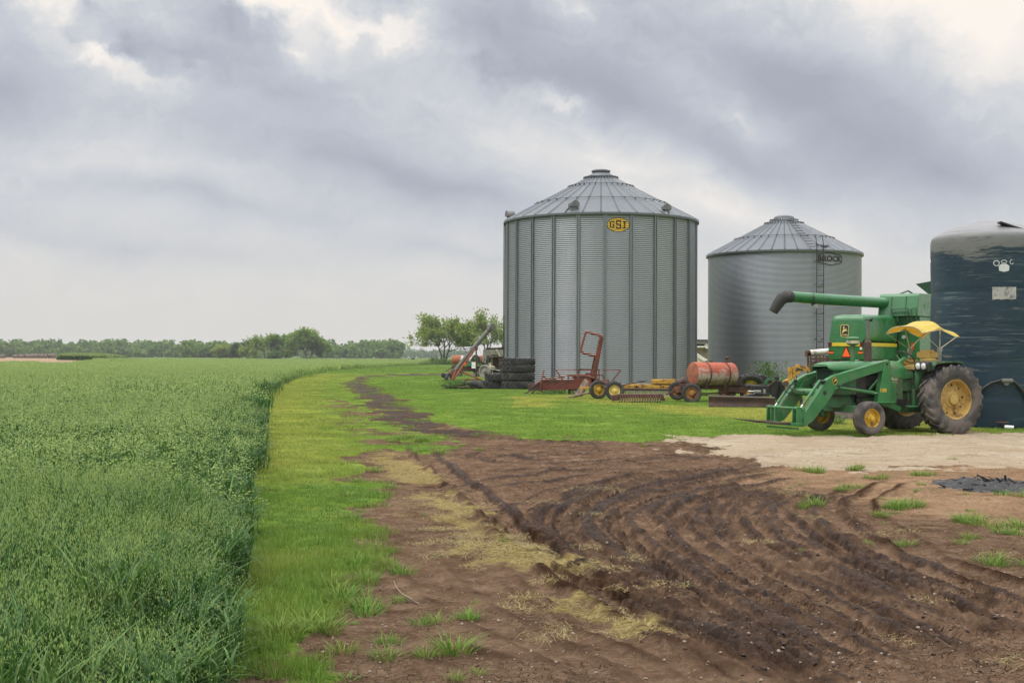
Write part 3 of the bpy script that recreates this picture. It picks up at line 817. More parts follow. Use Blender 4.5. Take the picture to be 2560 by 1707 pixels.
def oat_patch(name, seed, size, k, h, detail, wscale=1.0):
    rs = np.random.RandomState(seed); p = PM()
    root = np.stack([rs.uniform(-size / 2, size / 2, k), rs.uniform(-size / 2, size / 2, k), np.zeros(k)], 1)
    hh = h * rs.uniform(.80, 1.08, k); lean = rs.uniform(.02, .16, k); hd = rs.uniform(0, 2 * PI, k)
    segs = (5, 3, 2)[detail]
    p.ribbons(root, hd, hh, lean, .008 * wscale, 2, ccol(rs, k), twist=rs.uniform(0, PI, k))
    nl = (5, 4, 3)[detail]
    for j in range(nl):
        f = rs.uniform(.12, .72, k)
        r2 = root + np.stack([np.cos(hd) * lean * hh * f ** 1.7, np.sin(hd) * lean * hh * f ** 1.7, hh * f * .95], 1)
        L = rs.uniform(.24, .48, k) * (1.0 if detail < 2 else 1.1)
        p.ribbons(r2, rs.uniform(0, 2 * PI, k), L, rs.uniform(.15, .85, k), (.0145 if detail == 0 else .017) * wscale * rs.uniform(.7, 1.3, k), segs, ccol(rs, k), droop=rs.uniform(0, .7, k) * (rs.rand(k) < .45))
    # nodding heads
    m = (14, 7, 4)[detail]
    has = rs.rand(k) < (.42, .55, .75)[detail]
    top = root + np.stack([np.cos(hd) * lean * hh, np.sin(hd) * lean * hh, hh * .96], 1)
    for j in range(m):
        t = rs.uniform(0, 1, k)
        sp = .055 * (1 - t * .6)
        ctr = top + np.stack([rs.normal(0, 1, k) * sp + np.cos(hd) * .03, rs.normal(0, 1, k) * sp + np.sin(hd) * .03, -.02 + t * .17], 1)
        cc = ccol(rs, k, 1.0)
        ctr = ctr[has]
        q = len(ctr)
        if detail == 0:
            p.ribbons(ctr, rs.uniform(0, 2 * PI, q), np.full(q, -.019), rs.uniform(-.5, .5, q), .0042, 2, cc[has])
        else:
            p.cards(ctr, (.014, .017)[detail - 1] * wscale, cc[has], rs, .6)
    return p.build(name, M['oat'], False)

def scatter(name, protos, pts, rot, scl, idx_, tint=None, label=None, zs=None):
    col = bpy.data.collections.new(name + ' kinds')
    for i, o in enumerate(protos):
        o.name = '%s kind %02d' % (name, i)
        col.objects.link(o)
    me = bpy.data.meshes.new(name)
    k = len(pts)
    me.vertices.add(k); me.vertices.foreach_set('co', np.asarray(pts, np.float32).ravel())
    def fa(nm, arr, typ='FLOAT'):
        a = me.attributes.new(nm, typ, 'POINT'); a.data.foreach_set('value', np.asarray(arr, np.int32 if typ == 'INT' else np.float32))
    fa('rz', rot); fa('sc', scl); fa('zs', scl if zs is None else zs); fa('pi', idx_, 'INT'); fa('tint', np.zeros(k) if tint is None else tint)
    me.update()
    o = bpy.data.objects.new(name, me); COL.objects.link(o)
    g = bpy.data.node_groups.new(name, 'GeometryNodeTree')
    g.interface.new_socket('Geometry', in_out='INPUT', socket_type='NodeSocketGeometry')
    g.interface.new_socket('Geometry', in_out='OUTPUT', socket_type='NodeSocketGeometry')
    nd = g.nodes.new; L = g.links.new
    gi = nd('NodeGroupInput'); go = nd('NodeGroupOutput')
    ci = nd('GeometryNodeCollectionInfo'); ci.inputs['Collection'].default_value = col
    ci.inputs['Separate Children'].default_value = True; ci.inputs['Reset Children'].default_value = True
    ip = nd('GeometryNodeInstanceOnPoints'); ip.inputs['Pick Instance'].default_value = True
    def na_(nm, typ):
        a = nd('GeometryNodeInputNamedAttribute'); a.data_type = typ; a.inputs['Name'].default_value = nm
        return a.outputs[0]
    cx = nd('ShaderNodeCombineXYZ'); L(na_('rz', 'FLOAT'), cx.inputs[2])
    cs = nd('ShaderNodeCombineXYZ'); L(na_('sc', 'FLOAT'), cs.inputs[0]); L(na_('sc', 'FLOAT'), cs.inputs[1]); L(na_('zs', 'FLOAT'), cs.inputs[2])
    L(gi.outputs[0], ip.inputs['Points']); L(ci.outputs[0], ip.inputs['Instance']); L(na_('pi', 'INT'), ip.inputs['Instance Index'])
    L(cx.outputs[0], ip.inputs['Rotation']); L(cs.outputs[0], ip.inputs['Scale'])
    L(ip.outputs[0], go.inputs[0])
    md = o.modifiers.new('scatter', 'NODES'); md.node_group = g
    return tag(o, label, None, None, 'stuff')

def band(y0, y1, step, seed, half=.46, pad=2.0):
    """jittered grid of plan points in front of the camera between two distances"""
    rs = np.random.RandomState(seed)
    ys = np.arange(y0, y1, step)
    X = []; Y = []
    for yy in ys:
        xs = np.arange(-(half * yy + pad), half * yy + pad, step)
        X.append(xs + rs.uniform(-.5, .5, len(xs)) * step); Y.append(np.full(len(xs), yy) + rs.uniform(-.5, .5, len(xs)) * step)
    return np.concatenate(X), np.concatenate(Y), rs

def multi(defs, name, label, wfun, hfun=None):
    """several distance bands of patches as one object"""
    protos = []; PT = []; RO = []; SC_ = []; ID = []; TI = []; ZS = []
    for (y0, y1, step, seed, mk, nk, half) in defs:
        b0 = len(protos); protos += [mk(i) for i in range(nk)]
        x, y, rs = band(y0, y1, step, seed, half)
        wgt, tn, sc = wfun(x, y, rs, step)
        keep = rs.rand(len(x)) < wgt
        x, y, tn, sc = x[keep], y[keep], tn[keep], sc[keep]
        z = hgt(x, y)
        PT.append(np.stack([x, y, z], 1)); RO.append(rs.uniform(0, 2 * PI, len(x))); SC_.append(np.ones(len(x))); ZS.append(sc)
        ID.append(b0 + rs.randint(0, nk, len(x))); TI.append(tn)
    return scatter(name, protos, np.concatenate(PT), np.concatenate(RO), np.concatenate(SC_), np.concatenate(ID), np.concatenate(TI), label, np.concatenate(ZS))

def w_lawn(x, y, rs, step):
    z = zones(x, y)
    tall = .70 + .7 * sst(.5, .75, fbm(x * 1.3, y * 1.3, 3, 101))
    # unmown fringe: longer along the oats and at the ragged edge of the dirt
    so = -sdf(OATS, x, y)
    tall = tall + .9 * np.exp(-(so / .35) ** 2) * (y < 60)
    sd = np.abs(sdf(DIRT, x, y)); tall = tall + .9 * np.exp(-(sd / .5) ** 2) * (x < 0) * (y < 16)
    tall = np.where(y < 12, tall * 1.1, tall)
    if step == .15:
        pw = z['lawn'] * (z['lawn'] > .3) * (.10 + .75 * sst(.50, .66, fbm(x * 1.7, y * 1.7, 3, 141)) + .5 * np.exp(-(sd / .55) ** 2))
        return pw, np.clip(z['tint'] * .5 + rs.normal(0, .08, len(x)), 0, 1), rs.uniform(.55, 1.25, len(x))
    return z['lawn'] ** .6 * (z['lawn'] > .18), np.clip(z['tint'] + rs.normal(0, .08, len(x)), 0, 1), tall * rs.uniform(.8, 1.2, len(x))
DENS = 1.0
multi([(5.2, 13, .20, 201, lambda i: lawn_patch('a', 300 + i, .30, 150, .058, .0048, 3), 8, .44),
       (13, 28, .36, 202, lambda i: lawn_patch('b', 320 + i, .50, 190, .050, .007, 2), 8, .45),
       (28, 70, .8, 203, lambda i: lawn_patch('c', 340 + i, 1.1, 300, .042, .015, 2), 6, .46),
       (70, 150, 1.8, 204, lambda i: lawn_patch('d', 360 + i, 2.4, 360, .05, .04, 1), 5, .46), (5.2, 17, .15, 206, lambda i: tuft_patch('f', 380 + i, .085, 42, .085, .0065), 6, .44), (150, 420, 5.0, 205, lambda i: lawn_patch('e', 370 + i, 6.5, 420, .12, .12, 1), 4, .46)], 'lawn_grass', 'short mown green grass of the farmyard', w_lawn)

def w_oat(x, y, rs, step):
    z = zones(x, y)
    hgt_ = .92 + .22 * (fbm(x * .5, y * .5, 3, 111) - .5) + .10 * (fbm(x * .05, y * .05, 2, 113) - .5)
    e = sdf(OATS, x, y)
    hgt_ = hgt_ * (.58 + .42 * sst(.0, 1.0, e + .5 * (fbm(x * 2.5, y * 2.5, 2, 119) - .5)))
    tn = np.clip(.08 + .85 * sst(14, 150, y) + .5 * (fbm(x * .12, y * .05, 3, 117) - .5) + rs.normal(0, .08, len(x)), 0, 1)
    return ((z['oats'] > .5) & (e > (.07 * (1 - sst(8, 34, y)) if step < .5 else step * .33))).astype(float), tn, hgt_ * rs.uniform(.94, 1.06, len(x))
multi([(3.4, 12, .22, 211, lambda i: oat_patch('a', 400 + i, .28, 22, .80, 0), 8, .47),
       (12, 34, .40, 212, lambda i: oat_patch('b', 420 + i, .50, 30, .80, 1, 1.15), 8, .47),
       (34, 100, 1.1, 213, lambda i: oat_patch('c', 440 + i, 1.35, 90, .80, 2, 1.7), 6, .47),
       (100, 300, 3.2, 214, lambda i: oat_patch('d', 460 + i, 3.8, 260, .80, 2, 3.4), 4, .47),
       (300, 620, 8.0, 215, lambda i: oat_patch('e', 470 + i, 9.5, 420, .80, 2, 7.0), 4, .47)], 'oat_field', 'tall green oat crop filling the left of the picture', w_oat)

# tufts on the bare dirt
TU = [(912, 1454, 1), (980, 1426, 1.1), (960, 1502, 1), (1036, 1564, .7), (1160, 1558, .8), (980, 1614, .7), (1080, 1645, 1.1), (1152, 1692, .7), (872, 1650, .9), (1097, 1137, 1.0), (1080, 1133, .8), (1021, 1099, 1.3),
      (1045, 1106, 1.2), (990, 1104, 1), (944, 1175, .8), (1197, 1126, .6), (1040, 1130, .7), (1052, 1142, .6), (930, 1360, .6), (2031, 1178, 1.2), (2060, 1180, 1), (2125, 1178, 1), (2174, 1173, .9), (2209, 1198, 1.1), (2170, 1200, .8), (2312, 1190, 1.2), (2290, 1192, .9),
      (2120, 1218, 1.1), (2090, 1222, .8), (2214, 1269, 1.2), (2240, 1268, 1), (2297, 1262, 1.3), (2031, 1272, 1.2), (2411, 1301, 1.2), (2440, 1304, 1), (2519, 1314, 1.3), (2406, 1348, 1), (2500, 1338, .9), (2529, 1407, 1.2),
      (2554, 1242, 1.2), (2386, 1154, .8), (2189, 1296, .9), (2260, 1360, .7), (2090, 1040, .8), (1180, 1090, .8), (1230, 1098, .9), (1330, 1103, .8), (1600, 1120, .7), (1480, 1112, .6), (1050, 1290, .4), (850, 1330, 1.0), (900, 1340, .9), (1090, 1400, .35), (1250, 1310, .4), (880, 1415, .9),
      (830, 1470, 1.2), (800, 1500, 1.3), (850, 1520, 1.1), (760, 1600, 1.2), (720, 1620, 1.2), (860, 1250, 1.0), (870, 1300, 1.1), (880, 1210, .9)]
rs = np.random.RandomState(5)
tp = []
for (u, v, s_) in TU:
    x0, y0 = G(u, v)
    for j in range(1 + int(2 * s_)):
        tp.append((x0 + rs.normal(0, .10 * s_), y0 + rs.normal(0, .10 * s_), s_ * rs.uniform(.6, 1.1)))
# odd stems in the thin grass on the right and along the edge of the track
for j in range(900):
    u = rs.uniform(600, 2560); v = 1085 + (rs.rand() ** 1.6) * 600
    x0, y0 = G(u, v); zz = zones(np.array([x0]), np.array([y0]))
    lim = .20 * zz['sand'][0] * (1 - zz['gravel'][0]) + .95 * (1 - abs(2 * zz['dirt'][0] - 1)) * (zz['oats'][0] < .1) + .05 * zz['straw'][0] + (.10 if u > 1950 and v > 1230 and v < 1420 else 0)
    if rs.rand() < lim: tp.append((x0, y0, rs.uniform(.25, .6)))
tp = np.array(tp)
scatter('grass_tufts', [tuft_patch('t', 500 + i, .10, 70, .14, .006) for i in range(6)], np.stack([tp[:, 0], tp[:, 1], hgt(tp[:, 0], tp[:, 1])], 1), rs.uniform(0, 6.28, len(tp)), tp[:, 2] * 1.15,
        rs.randint(0, 6, len(tp)), np.clip(rs.normal(.18, .2, len(tp)), 0, 1), 'scattered green grass tufts on the bare soil')

# clods of turned mud, stones and bits of straw
def rock(name, seed, mat, flat=.7, rough=.35):
    bm = bmesh.new(); bmesh.ops.create_icosphere(bm, subdivisions=2, radius=.5)
    q = random.Random(seed); ph = [Vector((q.gauss(0, 1), q.gauss(0, 1), q.gauss(0, 1))).normalized() for _ in range(7)]
    am = [q.uniform(-rough, rough * .4) for _ in ph]
    for v_ in bm.verts:
        d = v_.co.normalized(); s_ = 1
        for p_, a_ in zip(ph, am): s_ += a_ * max(0, d.dot(p_)) ** 3
        v_.co = d * .5 * s_ * (1 + q.uniform(-.10, .10)); v_.co.z *= flat
    me = bpy.data.meshes.new(name); bm.to_mesh(me); bm.free(); me.materials.append(mat)
    return bpy.data.objects.new(name, me)
M['clod'] = paint('mud_clod', (.030, .0155, .009), .75, 0, .3, 5, (.10, .06, .037), .38, 5, .6)
M['stone'] = paint('pale_stone', (.33, .26, .195), .85, 0, .3, 3, (.17, .12, .08), .42, 4, .3)
cp = []
for j in range(20000):
    v = 1120 + 610 * rs.rand(); u = 560 + 2100 * rs.rand()
    x0, y0 = G(u, v)
    cp.append((x0, y0))
cp = np.array(cp); zz = zones(cp[:, 0], cp[:, 1]); bb = gsamp(rut_b, cp[:, 0], cp[:, 1])
pr = (zz['mud'] * (.055 + .22 * bb) + .006 * zz['dirt']) * (1 - zz['straw']) * (1 - zz['gravel']) * zz['dirt']
kp = rs.rand(len(cp)) < pr; cq = cp[kp]; cs_ = np.clip(rs.lognormal(-4.0, .45, len(cq)), .008, .045)
scatter('mud_clods', [rock('c', 600 + i, M['clod'], .55, .75) for i in range(8)], np.stack([cq[:, 0], cq[:, 1], hgt(cq[:, 0], cq[:, 1]) + cs_ * .12], 1), rs.uniform(0, 6.28, len(cq)), cs_, rs.randint(0, 8, len(cq)), None, 'dark clods of turned mud along the ruts')
pr = zz['dirt'] * (.075 + .5 * zz['gravel']) * (.5 + .5 * (1 - zz['straw'])); kp = rs.rand(len(cp)) < pr; cq = cp[kp]; cs_ = np.clip(rs.lognormal(-4.5, .45, len(cq)), .005, .030)
scatter('loose_stones', [rock('s', 620 + i, M['stone'], .7, .3) for i in range(5)], np.stack([cq[:, 0], cq[:, 1], hgt(cq[:, 0], cq[:, 1]) + cs_ * .2], 1), rs.uniform(0, 6.28, len(cq)), cs_, rs.randint(0, 5, len(cq)), None, 'small pale stones lying on the dirt')
def straw_patch(name, seed, size, k):
    q = np.random.RandomState(seed); p = PM()
    root = np.stack([q.uniform(-size / 2, size / 2, k), q.uniform(-size / 2, size / 2, k), q.uniform(.0, .012, k)], 1)
    hd = q.normal(.9, .9, k)
    p.ribbons(root, hd, q.uniform(.03, .06, k), q.uniform(1.2, 3.6, k), .0032, 2, ccol(q, k), droop=q.uniform(.3, .9, k))
    return p.build(name, M['straw'], False)
def w_straw(x, y, rs, step):
    z = zones(x, y)
    wv = np.clip(z['straw'] * 1.8 + .03 * z['dirt'] * (1 - z['gravel']), 0, 1) * sst(.22, .42, fbm(x * 2.2, y * 2.2, 3, 131)) * z['dirt']
    return wv, np.zeros(len(x)), rs.uniform(.7, 1.2, len(x))
multi([(5.6, 14, .22, 221, lambda i: straw_patch('a', 700 + i, .30, 80), 6, .40), (14, 34, .42, 222, lambda i: straw_patch('b', 710 + i, .55, 130), 5, .40)], 'dead_grass', 'flattened straw coloured dead grass along the track', w_straw)
# ------------------------------------------------------------------ wheels
ROTY = Matrix.Rotation(-PI / 2, 4, 'X')           # lathe axis z -> axle y
def tyre_mb(Rr, W, rim, seg=48, lugs=0, lh=.035, grooves=0, inner=False):
    mb = MB()
    H = W / 2
    prof = [(rim * .97, -.40 * W), (rim + .02, -.455 * W), (rim + (Rr - rim) * .45, -.50 * W), (rim + (Rr - rim) * .78, -.485 * W), (Rr * .985, -.40 * W), (Rr, -.28 * W)]
    if grooves:
        mid = []
        for g in np.linspace(-.2, .2, grooves):
            mid += [(Rr, (g - .045) * W), (Rr - .018, (g - .028) * W), (Rr - .018, (g + .028) * W), (Rr, (g + .045) * W)]
    else:
        mid = [(Rr + .004, 0)]
    prof = prof + mid + [(r_, -z) for r_, z in prof[::-1]]
    prof.append(prof[0])
    mb.lathe(prof, seg, ROTY)
    for i in range(lugs):
        for sd in (-1, 1):
            a0 = 2 * PI * (i + (.5 if sd > 0 else 0)) / lugs
            st = []
            for f, dr, a in ((.02, 0, 0), (.24, 0, .10), (.42, -.012, .19), (.50, -.075, .24)):
                an = a0 + a * 1.05
                hw = .034 / Rr * (.9 + f)
                ring = []
                for (da, r_) in ((-hw * 1.25, Rr + dr - .03), (hw * 1.25, Rr + dr - .03), (hw * .85, Rr + dr + lh), (-hw * .85, Rr + dr + lh)):
                    ring.append(Vector((r_ * math.cos(an + da), sd * f * W, -r_ * math.sin(an + da))))
                st.append(ring)
            vs = [p for rg in st for p in rg]; fs = [(3, 2, 1, 0), (12, 13, 14, 15)]
            for k in range(3):
                for j in range(4):
                    j2 = (j + 1) % 4
                    fs.append((4 * k + j, 4 * k + j2, 4 * k + 4 + j2, 4 * k + 4 + j))
            mb.add(vs, fs)
    return mb
def rim_mb(rim, W, dish=.0, holes=0, hub=.09, bolts=6):
    mb = MB()
    prof = [(rim * 1.0, .46 * W), (rim * 1.02, .43 * W), (rim * .95, .40 * W), (rim * .93, .30 * W), (rim * .90, dish + .03), (rim * .86, dish + .012), (rim * .55, dish + .02), (hub * 1.6, dish + .035), (hub * 1.45, dish + .06), (hub, dish + .07), (hub * .9, dish + .13), (0.001, dish + .135)]
    mb.lathe(prof, 40, ROTY)
    back = [(rim * .88, dish), (rim * .3, dish - .01), (.001, dish - .01)]
    mb.lathe(back, 32, ROTY)
    mb.lathe([(rim * 1.0, -.46 * W), (rim * .93, -.38 * W), (rim * .90, dish)], 40, ROTY)
    for i in range(bolts):
        a = 2 * PI * i / bolts
        mb.tube([(hub * 1.9 * math.cos(a), dish + .02, hub * 1.9 * math.sin(a)), (hub * 1.9 * math.cos(a), dish + .055, hub * 1.9 * math.sin(a))], .014, 6)
    for i in range(holes):
        a = 2 * PI * i / holes + .2; q = rim * .72
        mb.tube([(q * math.cos(a), dish + .0, q * math.sin(a)), (q * math.cos(a), dish + .0275, q * math.sin(a))], .022 if i % 2 else .03, 8, mi=1)
    return mb
def wheel(parent, loc, rz, Rr, W, rim, rim_mat, tyre_mat, lugs=0, grooves=0, dish=0.0, holes=0, flip=False, lh=.035, hub=.09, seg=48, name='wheel', tname='tyre'):
    r_ = rim_mb(rim, W, dish, holes, hub).build(name, [M[rim_mat], M['black']], parent, loc=loc, rot=(0, 0, rz + (PI if flip else 0)))
    tyre_mb(Rr, W, rim, seg, lugs, lh, grooves).build(tname, M[tyre_mat], r_, ang=40)
    return r_

# ------------------------------------------------------------------ grain bins
def galv(name, base, rough, metal, streak=.3):
    m, q = new_mat(name)
    tc = q.n('ShaderNodeTexCoord').outputs['Object']
    a = q.noise(q.mapping(tc, scale=(1, 1, .22)), .9, 4, .6); b = q.noise(q.mapping(tc, scale=(3, 3, .35)), 2.0, 5, .65)
    f = q.math('ADD', q.math('MULTIPLY', a, .6), q.math('MULTIPLY', b, .4))
    col = q.mix(q.mr(f, .32, .68), tuple(x * (1 - streak) for x in base), tuple(min(.95, x * (1 + streak * .5)) for x in base))
    s = q.n('ShaderNodeSeparateXYZ', {0: tc})
    low = q.math('MULTIPLY', q.mr(s.outputs[2], .1, 1.3, 1, 0), q.mr(b, .45, .62))
    col = q.mix(q.math('MULTIPLY', low, .55), col, (.30, .255, .20))
    bs = q.n('ShaderNodeBsdfPrincipled', {'Base Color': col, 'Roughness': q.mr(b, .3, .7, rough - .06, rough + .12), 'Metallic': metal})
    q.n('ShaderNodeOutputMaterial', {0: bs.outputs[0]})
    return m
M['galv_wall'] = galv('galvanised_corrugated', (.262, .275, .298), .45, .76, .12)
M['galv_wall2'] = galv('galvanised_fine_corrugated', (.24, .258, .285), .46, .74, .12)
M['galv_roof'] = galv('galvanised_roof', (.155, .167, .18), .50, .7, .12)
M['galv_dk'] = galv('galvanised_stiffener', (.24, .26, .27), .45, .8, .15)

def bin_wall(r, h, pitch, amp, seg=96, ph=0):
    mb = MB(); k = int(h / pitch * 6)
    mb.lathe([(r + amp * math.sin(2 * PI * (i / 6.0)), h * i / k) for i in range(k + 1)], seg)
    return mb
def curved(mb, r, amp, pitch, a0, zc, rects, off, zero=0.0):
    """pieces of a stencil following the corrugated wall; rects in metres (s0, s1, z0, z1) or a row function"""
    for (s0, s1, z0, z1) in rects:
        kz = max(2, int((z1 - z0) / pitch * 6)); ks = max(2, int((s1 - s0) / .06))
        P = []
        for i in range(kz + 1):
            z = zc + z0 + (z1 - z0) * i / kz; row = []
            for j in range(ks + 1):
                a = a0 + (s0 + (s1 - s0) * j / ks) / r
                q = r + amp * math.sin(2 * PI * z / pitch) + off
                row.append((q * math.cos(a), q * math.sin(a), z))
            P.append(row)
        mb.grid(P)
def oval(mb, r, amp, pitch, a0, zc, A_, B_, off, inner=None):
    rows = int(2 * B_ / pitch * 8); P = []
    for i in range(rows + 1):
        z = -B_ + 2 * B_ * i / rows; wd = A_ * math.sqrt(max(0, 1 - (z / B_) ** 2)) + .001
        row = []
        for j in range(21):
            a = a0 + (-wd + 2 * wd * j / 20) / r
            q = r + amp * math.sin(2 * PI * (zc + z) / pitch) + off
            row.append((q * math.cos(a), q * math.sin(a), zc + z))
        P.append(row)
    mb.grid(P)
def bin_roof(r, h, slope, ribs, rtop, rings, rot0=0.0):
    """cone of sheet metal with raised ribs and purlin rings, z measured from the wall base"""
    mb = MB(); ro = r + .13; t = math.tan(slope)
    z = lambda q: h + .07 + (ro - q) * t
    n_ = ribs * 2
    mb.lathe([(ro, z(ro) - .10), (ro, z(ro)), (rtop, z(rtop))], n_, Matrix.Rotation(rot0, 4, 'Z'))
    mb.lathe([(ro, z(ro) - .10), (r - .02, z(ro) - .08)], n_, Matrix.Rotation(rot0, 4, 'Z'))
    for i in range(ribs):
        a = rot0 + 2 * PI * i / ribs
        d = Vector((math.cos(a), math.sin(a), 0)); sd = Vector((-math.sin(a), math.cos(a), 0))
        hh, ww = .075, .052
        A0 = d * ro + Vector((0, 0, z(ro))); B0 = d * (rtop + .05) + Vector((0, 0, z(rtop + .05)))
        vs = [A0 - sd * ww, A0 + sd * ww, A0 + Vector((0, 0, hh)), B0 - sd * ww * .45, B0 + sd * ww * .45, B0 + Vector((0, 0, hh * .6))]
        mb.add(vs, [(0, 1, 2), (3, 5, 4), (0, 2, 5, 3), (1, 4, 5, 2)])
    for q in rings:
        pts = [(q * math.cos(2 * PI * i / 72), q * math.sin(2 * PI * i / 72), z(q) + .085) for i in range(73)]
        mb.tube(pts, .018, 5, caps=False)
        for i in range(ribs):
            a = rot0 + 2 * PI * i / ribs
            mb.box((q * math.cos(a), q * math.sin(a), z(q) + .075), (.08, .05, .07), Matrix.Rotation(a, 3, 'Z'))
    return mb, z

BIN1 = (4.96, 69.6); r1 = 5.34; h1 = 8.96; p1_ = .1016; amp1 = .013
zb1 = .32
b1 = thing('grain_bin', 'taller galvanised grain bin with vertical ribs and a yellow oval sign under its roof', 'grain bin', (BIN1[0], BIN1[1], zb1), 0, 'corrugated steel grain bins')
bin_wall(r1, h1, p1_, amp1).build('wall', M['galv_wall'], b1, ang=60, recalc=False)
face1 = math.atan2(-BIN1[1], -BIN1[0])            # bearing from the bin to the viewpoint
st = MB()
for s_ in (-.065, .065): st.bar((r1 + .035, s_, .0), (r1 + .035, s_, h1), .05, .062, up=(1, 0, 0))
st.bar((r1 + .018, 0, .0), (r1 + .018, 0, h1), .16, .012, up=(1, 0, 0))
st0 = st.build('stiffener', M['galv_dk'], b1)
st0.rotation_euler[2] = face1 + .042
for k in range(1, 24):
    c = st0.copy(); COL.objects.link(c); c.parent = b1; c.rotation_euler[2] = face1 + .042 + k * 2 * PI / 24
rf, zr1 = bin_roof(r1, h1, R(28.2), 36, .72, (3.72, 1.85), face1 + .002)
rf_o = rf.build('roof', M['galv_roof'], b1, recalc=True)
cp_ = MB()
z7 = zr1(.72)
cp_.lathe([(.76, z7 + .02), (.72, z7 + .10), (.50, z7 + .24), (.47, z7 + .27), (.47, z7 + .31), (.53, z7 + .32), (.53, z7 + .39), (.40, z7 + .44), (.001, z7 + .46)], 40)
for i in range(36):
    a = 2 * PI * i / 36
    cp_.box((.88 * math.cos(a), .88 * math.sin(a), zr1(.88) + .07), (.22, .05, .10), Matrix.Rotation(a, 3, 'Z'))
cp_.build('roof_cap', M['galv_roof'], rf_o)
def vent_mb():
    v_ = MB()
    v_.tube([(0, 0, -.35), (0, 0, .12)], .18, 16)
    prof = [(.23 * math.cos(a), .23 * math.sin(a)) for a in np.linspace(PI, 0, 13)]
    poly = [(x, -.22, z + .13) for x, z in prof] + [(.23, -.22, .04), (-.23, -.22, .04)]
    v_.prism(poly, (0, .44, 0))
    return v_
v0 = vent_mb()
vent = None
for (da, rq, tw) in ((-1.36, 5.15, 0.2), (-.285, 5.0, .75), (.735, 5.15, -.5), (2.2, 4.9, 0), (3.2, 4.9, 0)):
    a = face1 + da
    lc = (rq * math.cos(a), rq * math.sin(a), zr1(rq) + .06)
    if vent is None:
        vent = v0.build('roof_vent', M['galv_roof'], b1, loc=lc, rot=(0, 0, a + PI / 2 + tw))
    else:
        c = vent.copy(); COL.objects.link(c); c.parent = b1; c.location = lc; c.rotation_euler = (0, 0, a + PI / 2 + tw)
sa_ = face1 + .171
zs_ = 8.70 - zb1
mb = MB(); oval(mb, r1, amp1, p1_, sa_, zs_, .605, .375, .006); sg = mb.build('sign', M['sign_blk'], b1, recalc=False)
mb = MB(); oval(mb, r1, amp1, p1_, sa_, zs_, .572, .342, .010); mb.build('sign_face', M['sign_yel'], sg, recalc=False)
mb = MB()
def zr_(l):
    return [((a - 720) / 767, (b - 720) / 767, (478 - d) / 767, (478 - c) / 767) for a, b, c, d in l]
curved(mb, r1, amp1, p1_, sa_, zs_, zr_([(375, 430, 345, 600), (430, 560, 330, 380), (430, 560, 562, 612), (515, 562, 462, 562), (478, 515, 462, 505), (518, 572, 380, 412),
     (628, 682, 303, 490), (682, 832, 303, 350), (682, 832, 448, 498), (778, 832, 350, 404), (775, 832, 498, 645), (628, 775, 598, 645), (628, 678, 540, 598),
     (945, 1000, 395, 585), (900, 1048, 340, 395), (885, 1042, 585, 635)]), .015)
mb.build('lettering', M['sign_blk'], sg, recalc=False)
pd = MB(); pd.lathe([(0.001, .0), (r1 + .06, .0), (r1 + .06, -.45)], 64); pd.build('foundation', M['concrete'], b1)
# downspout cable on the left edge
mb = MB(); a = face1 - 1.50
mb.tube([((r1 + .10) * math.cos(a), (r1 + .10) * math.sin(a), z) for z in np.linspace(0, h1, 10)], .022, 6)
mb.build('cable', M['black'], b1)

BIN2 = (16.33, 74.5); r2 = 4.50; h2b = 7.60; zb2 = .30; p2_ = .0676; amp2 = .0075
b2 = thing('grain_bin', 'shorter grain bin with fine corrugation and a ladder, right of the tall bin', 'grain bin', (BIN2[0], BIN2[1], zb2), 0, 'corrugated steel grain bins')
bin_wall(r2, h2b, p2_, amp2).build('wall', M['galv_wall2'], b2, ang=60, recalc=False)
face2 = math.atan2(-BIN2[1], -BIN2[0])
rf, zr2 = bin_roof(r2, h2b, R(28.2), 40, .66, (2.95, 1.15), face2 + .01)
rf_o = rf.build('roof', M['galv_roof'], b2)
z7 = zr2(.66)
mb = MB(); mb.lathe([(.82, z7 - .06), (.66, z7 + .06), (.60, z7 + .11), (.60, z7 + .16), (.52, z7 + .24), (.36, z7 + .28), (.001, z7 + .29)], 40)
for i in range(40):
    a = 2 * PI * i / 40; mb.box((.76 * math.cos(a), .76 * math.sin(a), zr2(.76) + .06), (.2, .03, .06), Matrix.Rotation(a, 3, 'Z'))
mb.build('roof_cap', M['galv_roof'], rf_o)
mb = MB(); la = face2 + .44
ld = Vector((math.cos(la), math.sin(la), 0)); ls = Vector((-math.sin(la), math.cos(la), 0))
for s_ in (-.21, .21):
    mb.tube([ld * (r2 + .2) + ls * s_ + Vector((0, 0, .4)), ld * (r2 + .2) + ls * s_ + Vector((0, 0, h2b + .25)), ld * (r2 + .05) + ls * s_ + Vector((0, 0, h2b + .85))], .024, 6)
for i in range(22): mb.tube([ld * (r2 + .2) - ls * .21 + Vector((0, 0, .6 + i * .31)), ld * (r2 + .2) + ls * .21 + Vector((0, 0, .6 + i * .31))], .013, 5)
for zq in (1.0, 2.6, 4.1, 5.7, 7.0):
    for s_ in (-.21, .21): mb.bar(ld * r2 + ls * s_ + Vector((0, 0, zq)), ld * (r2 + .2) + ls * s_ + Vector((0, 0, zq)), .03)
mb.build('ladder', M['black'], b2)
lb = face2 + .36
for i in range(11):
    mb = MB()
    q = r2 + .05 - i * .34; an = lb
    d_ = Vector((math.cos(an), math.sin(an), 0)); s2 = Vector((-math.sin(an), math.cos(an), 0))
    mb.tube([d_ * q - s2 * .21 + Vector((0, 0, zr2(q) + .12)), d_ * q + s2 * .21 + Vector((0, 0, zr2(q) + .12))], .018, 5); mb.build('roof_step', M['black'], b2)
mb = MB(); an = face2 + .545; d_ = Vector((math.cos(an), math.sin(an), 0)); q = 4.05
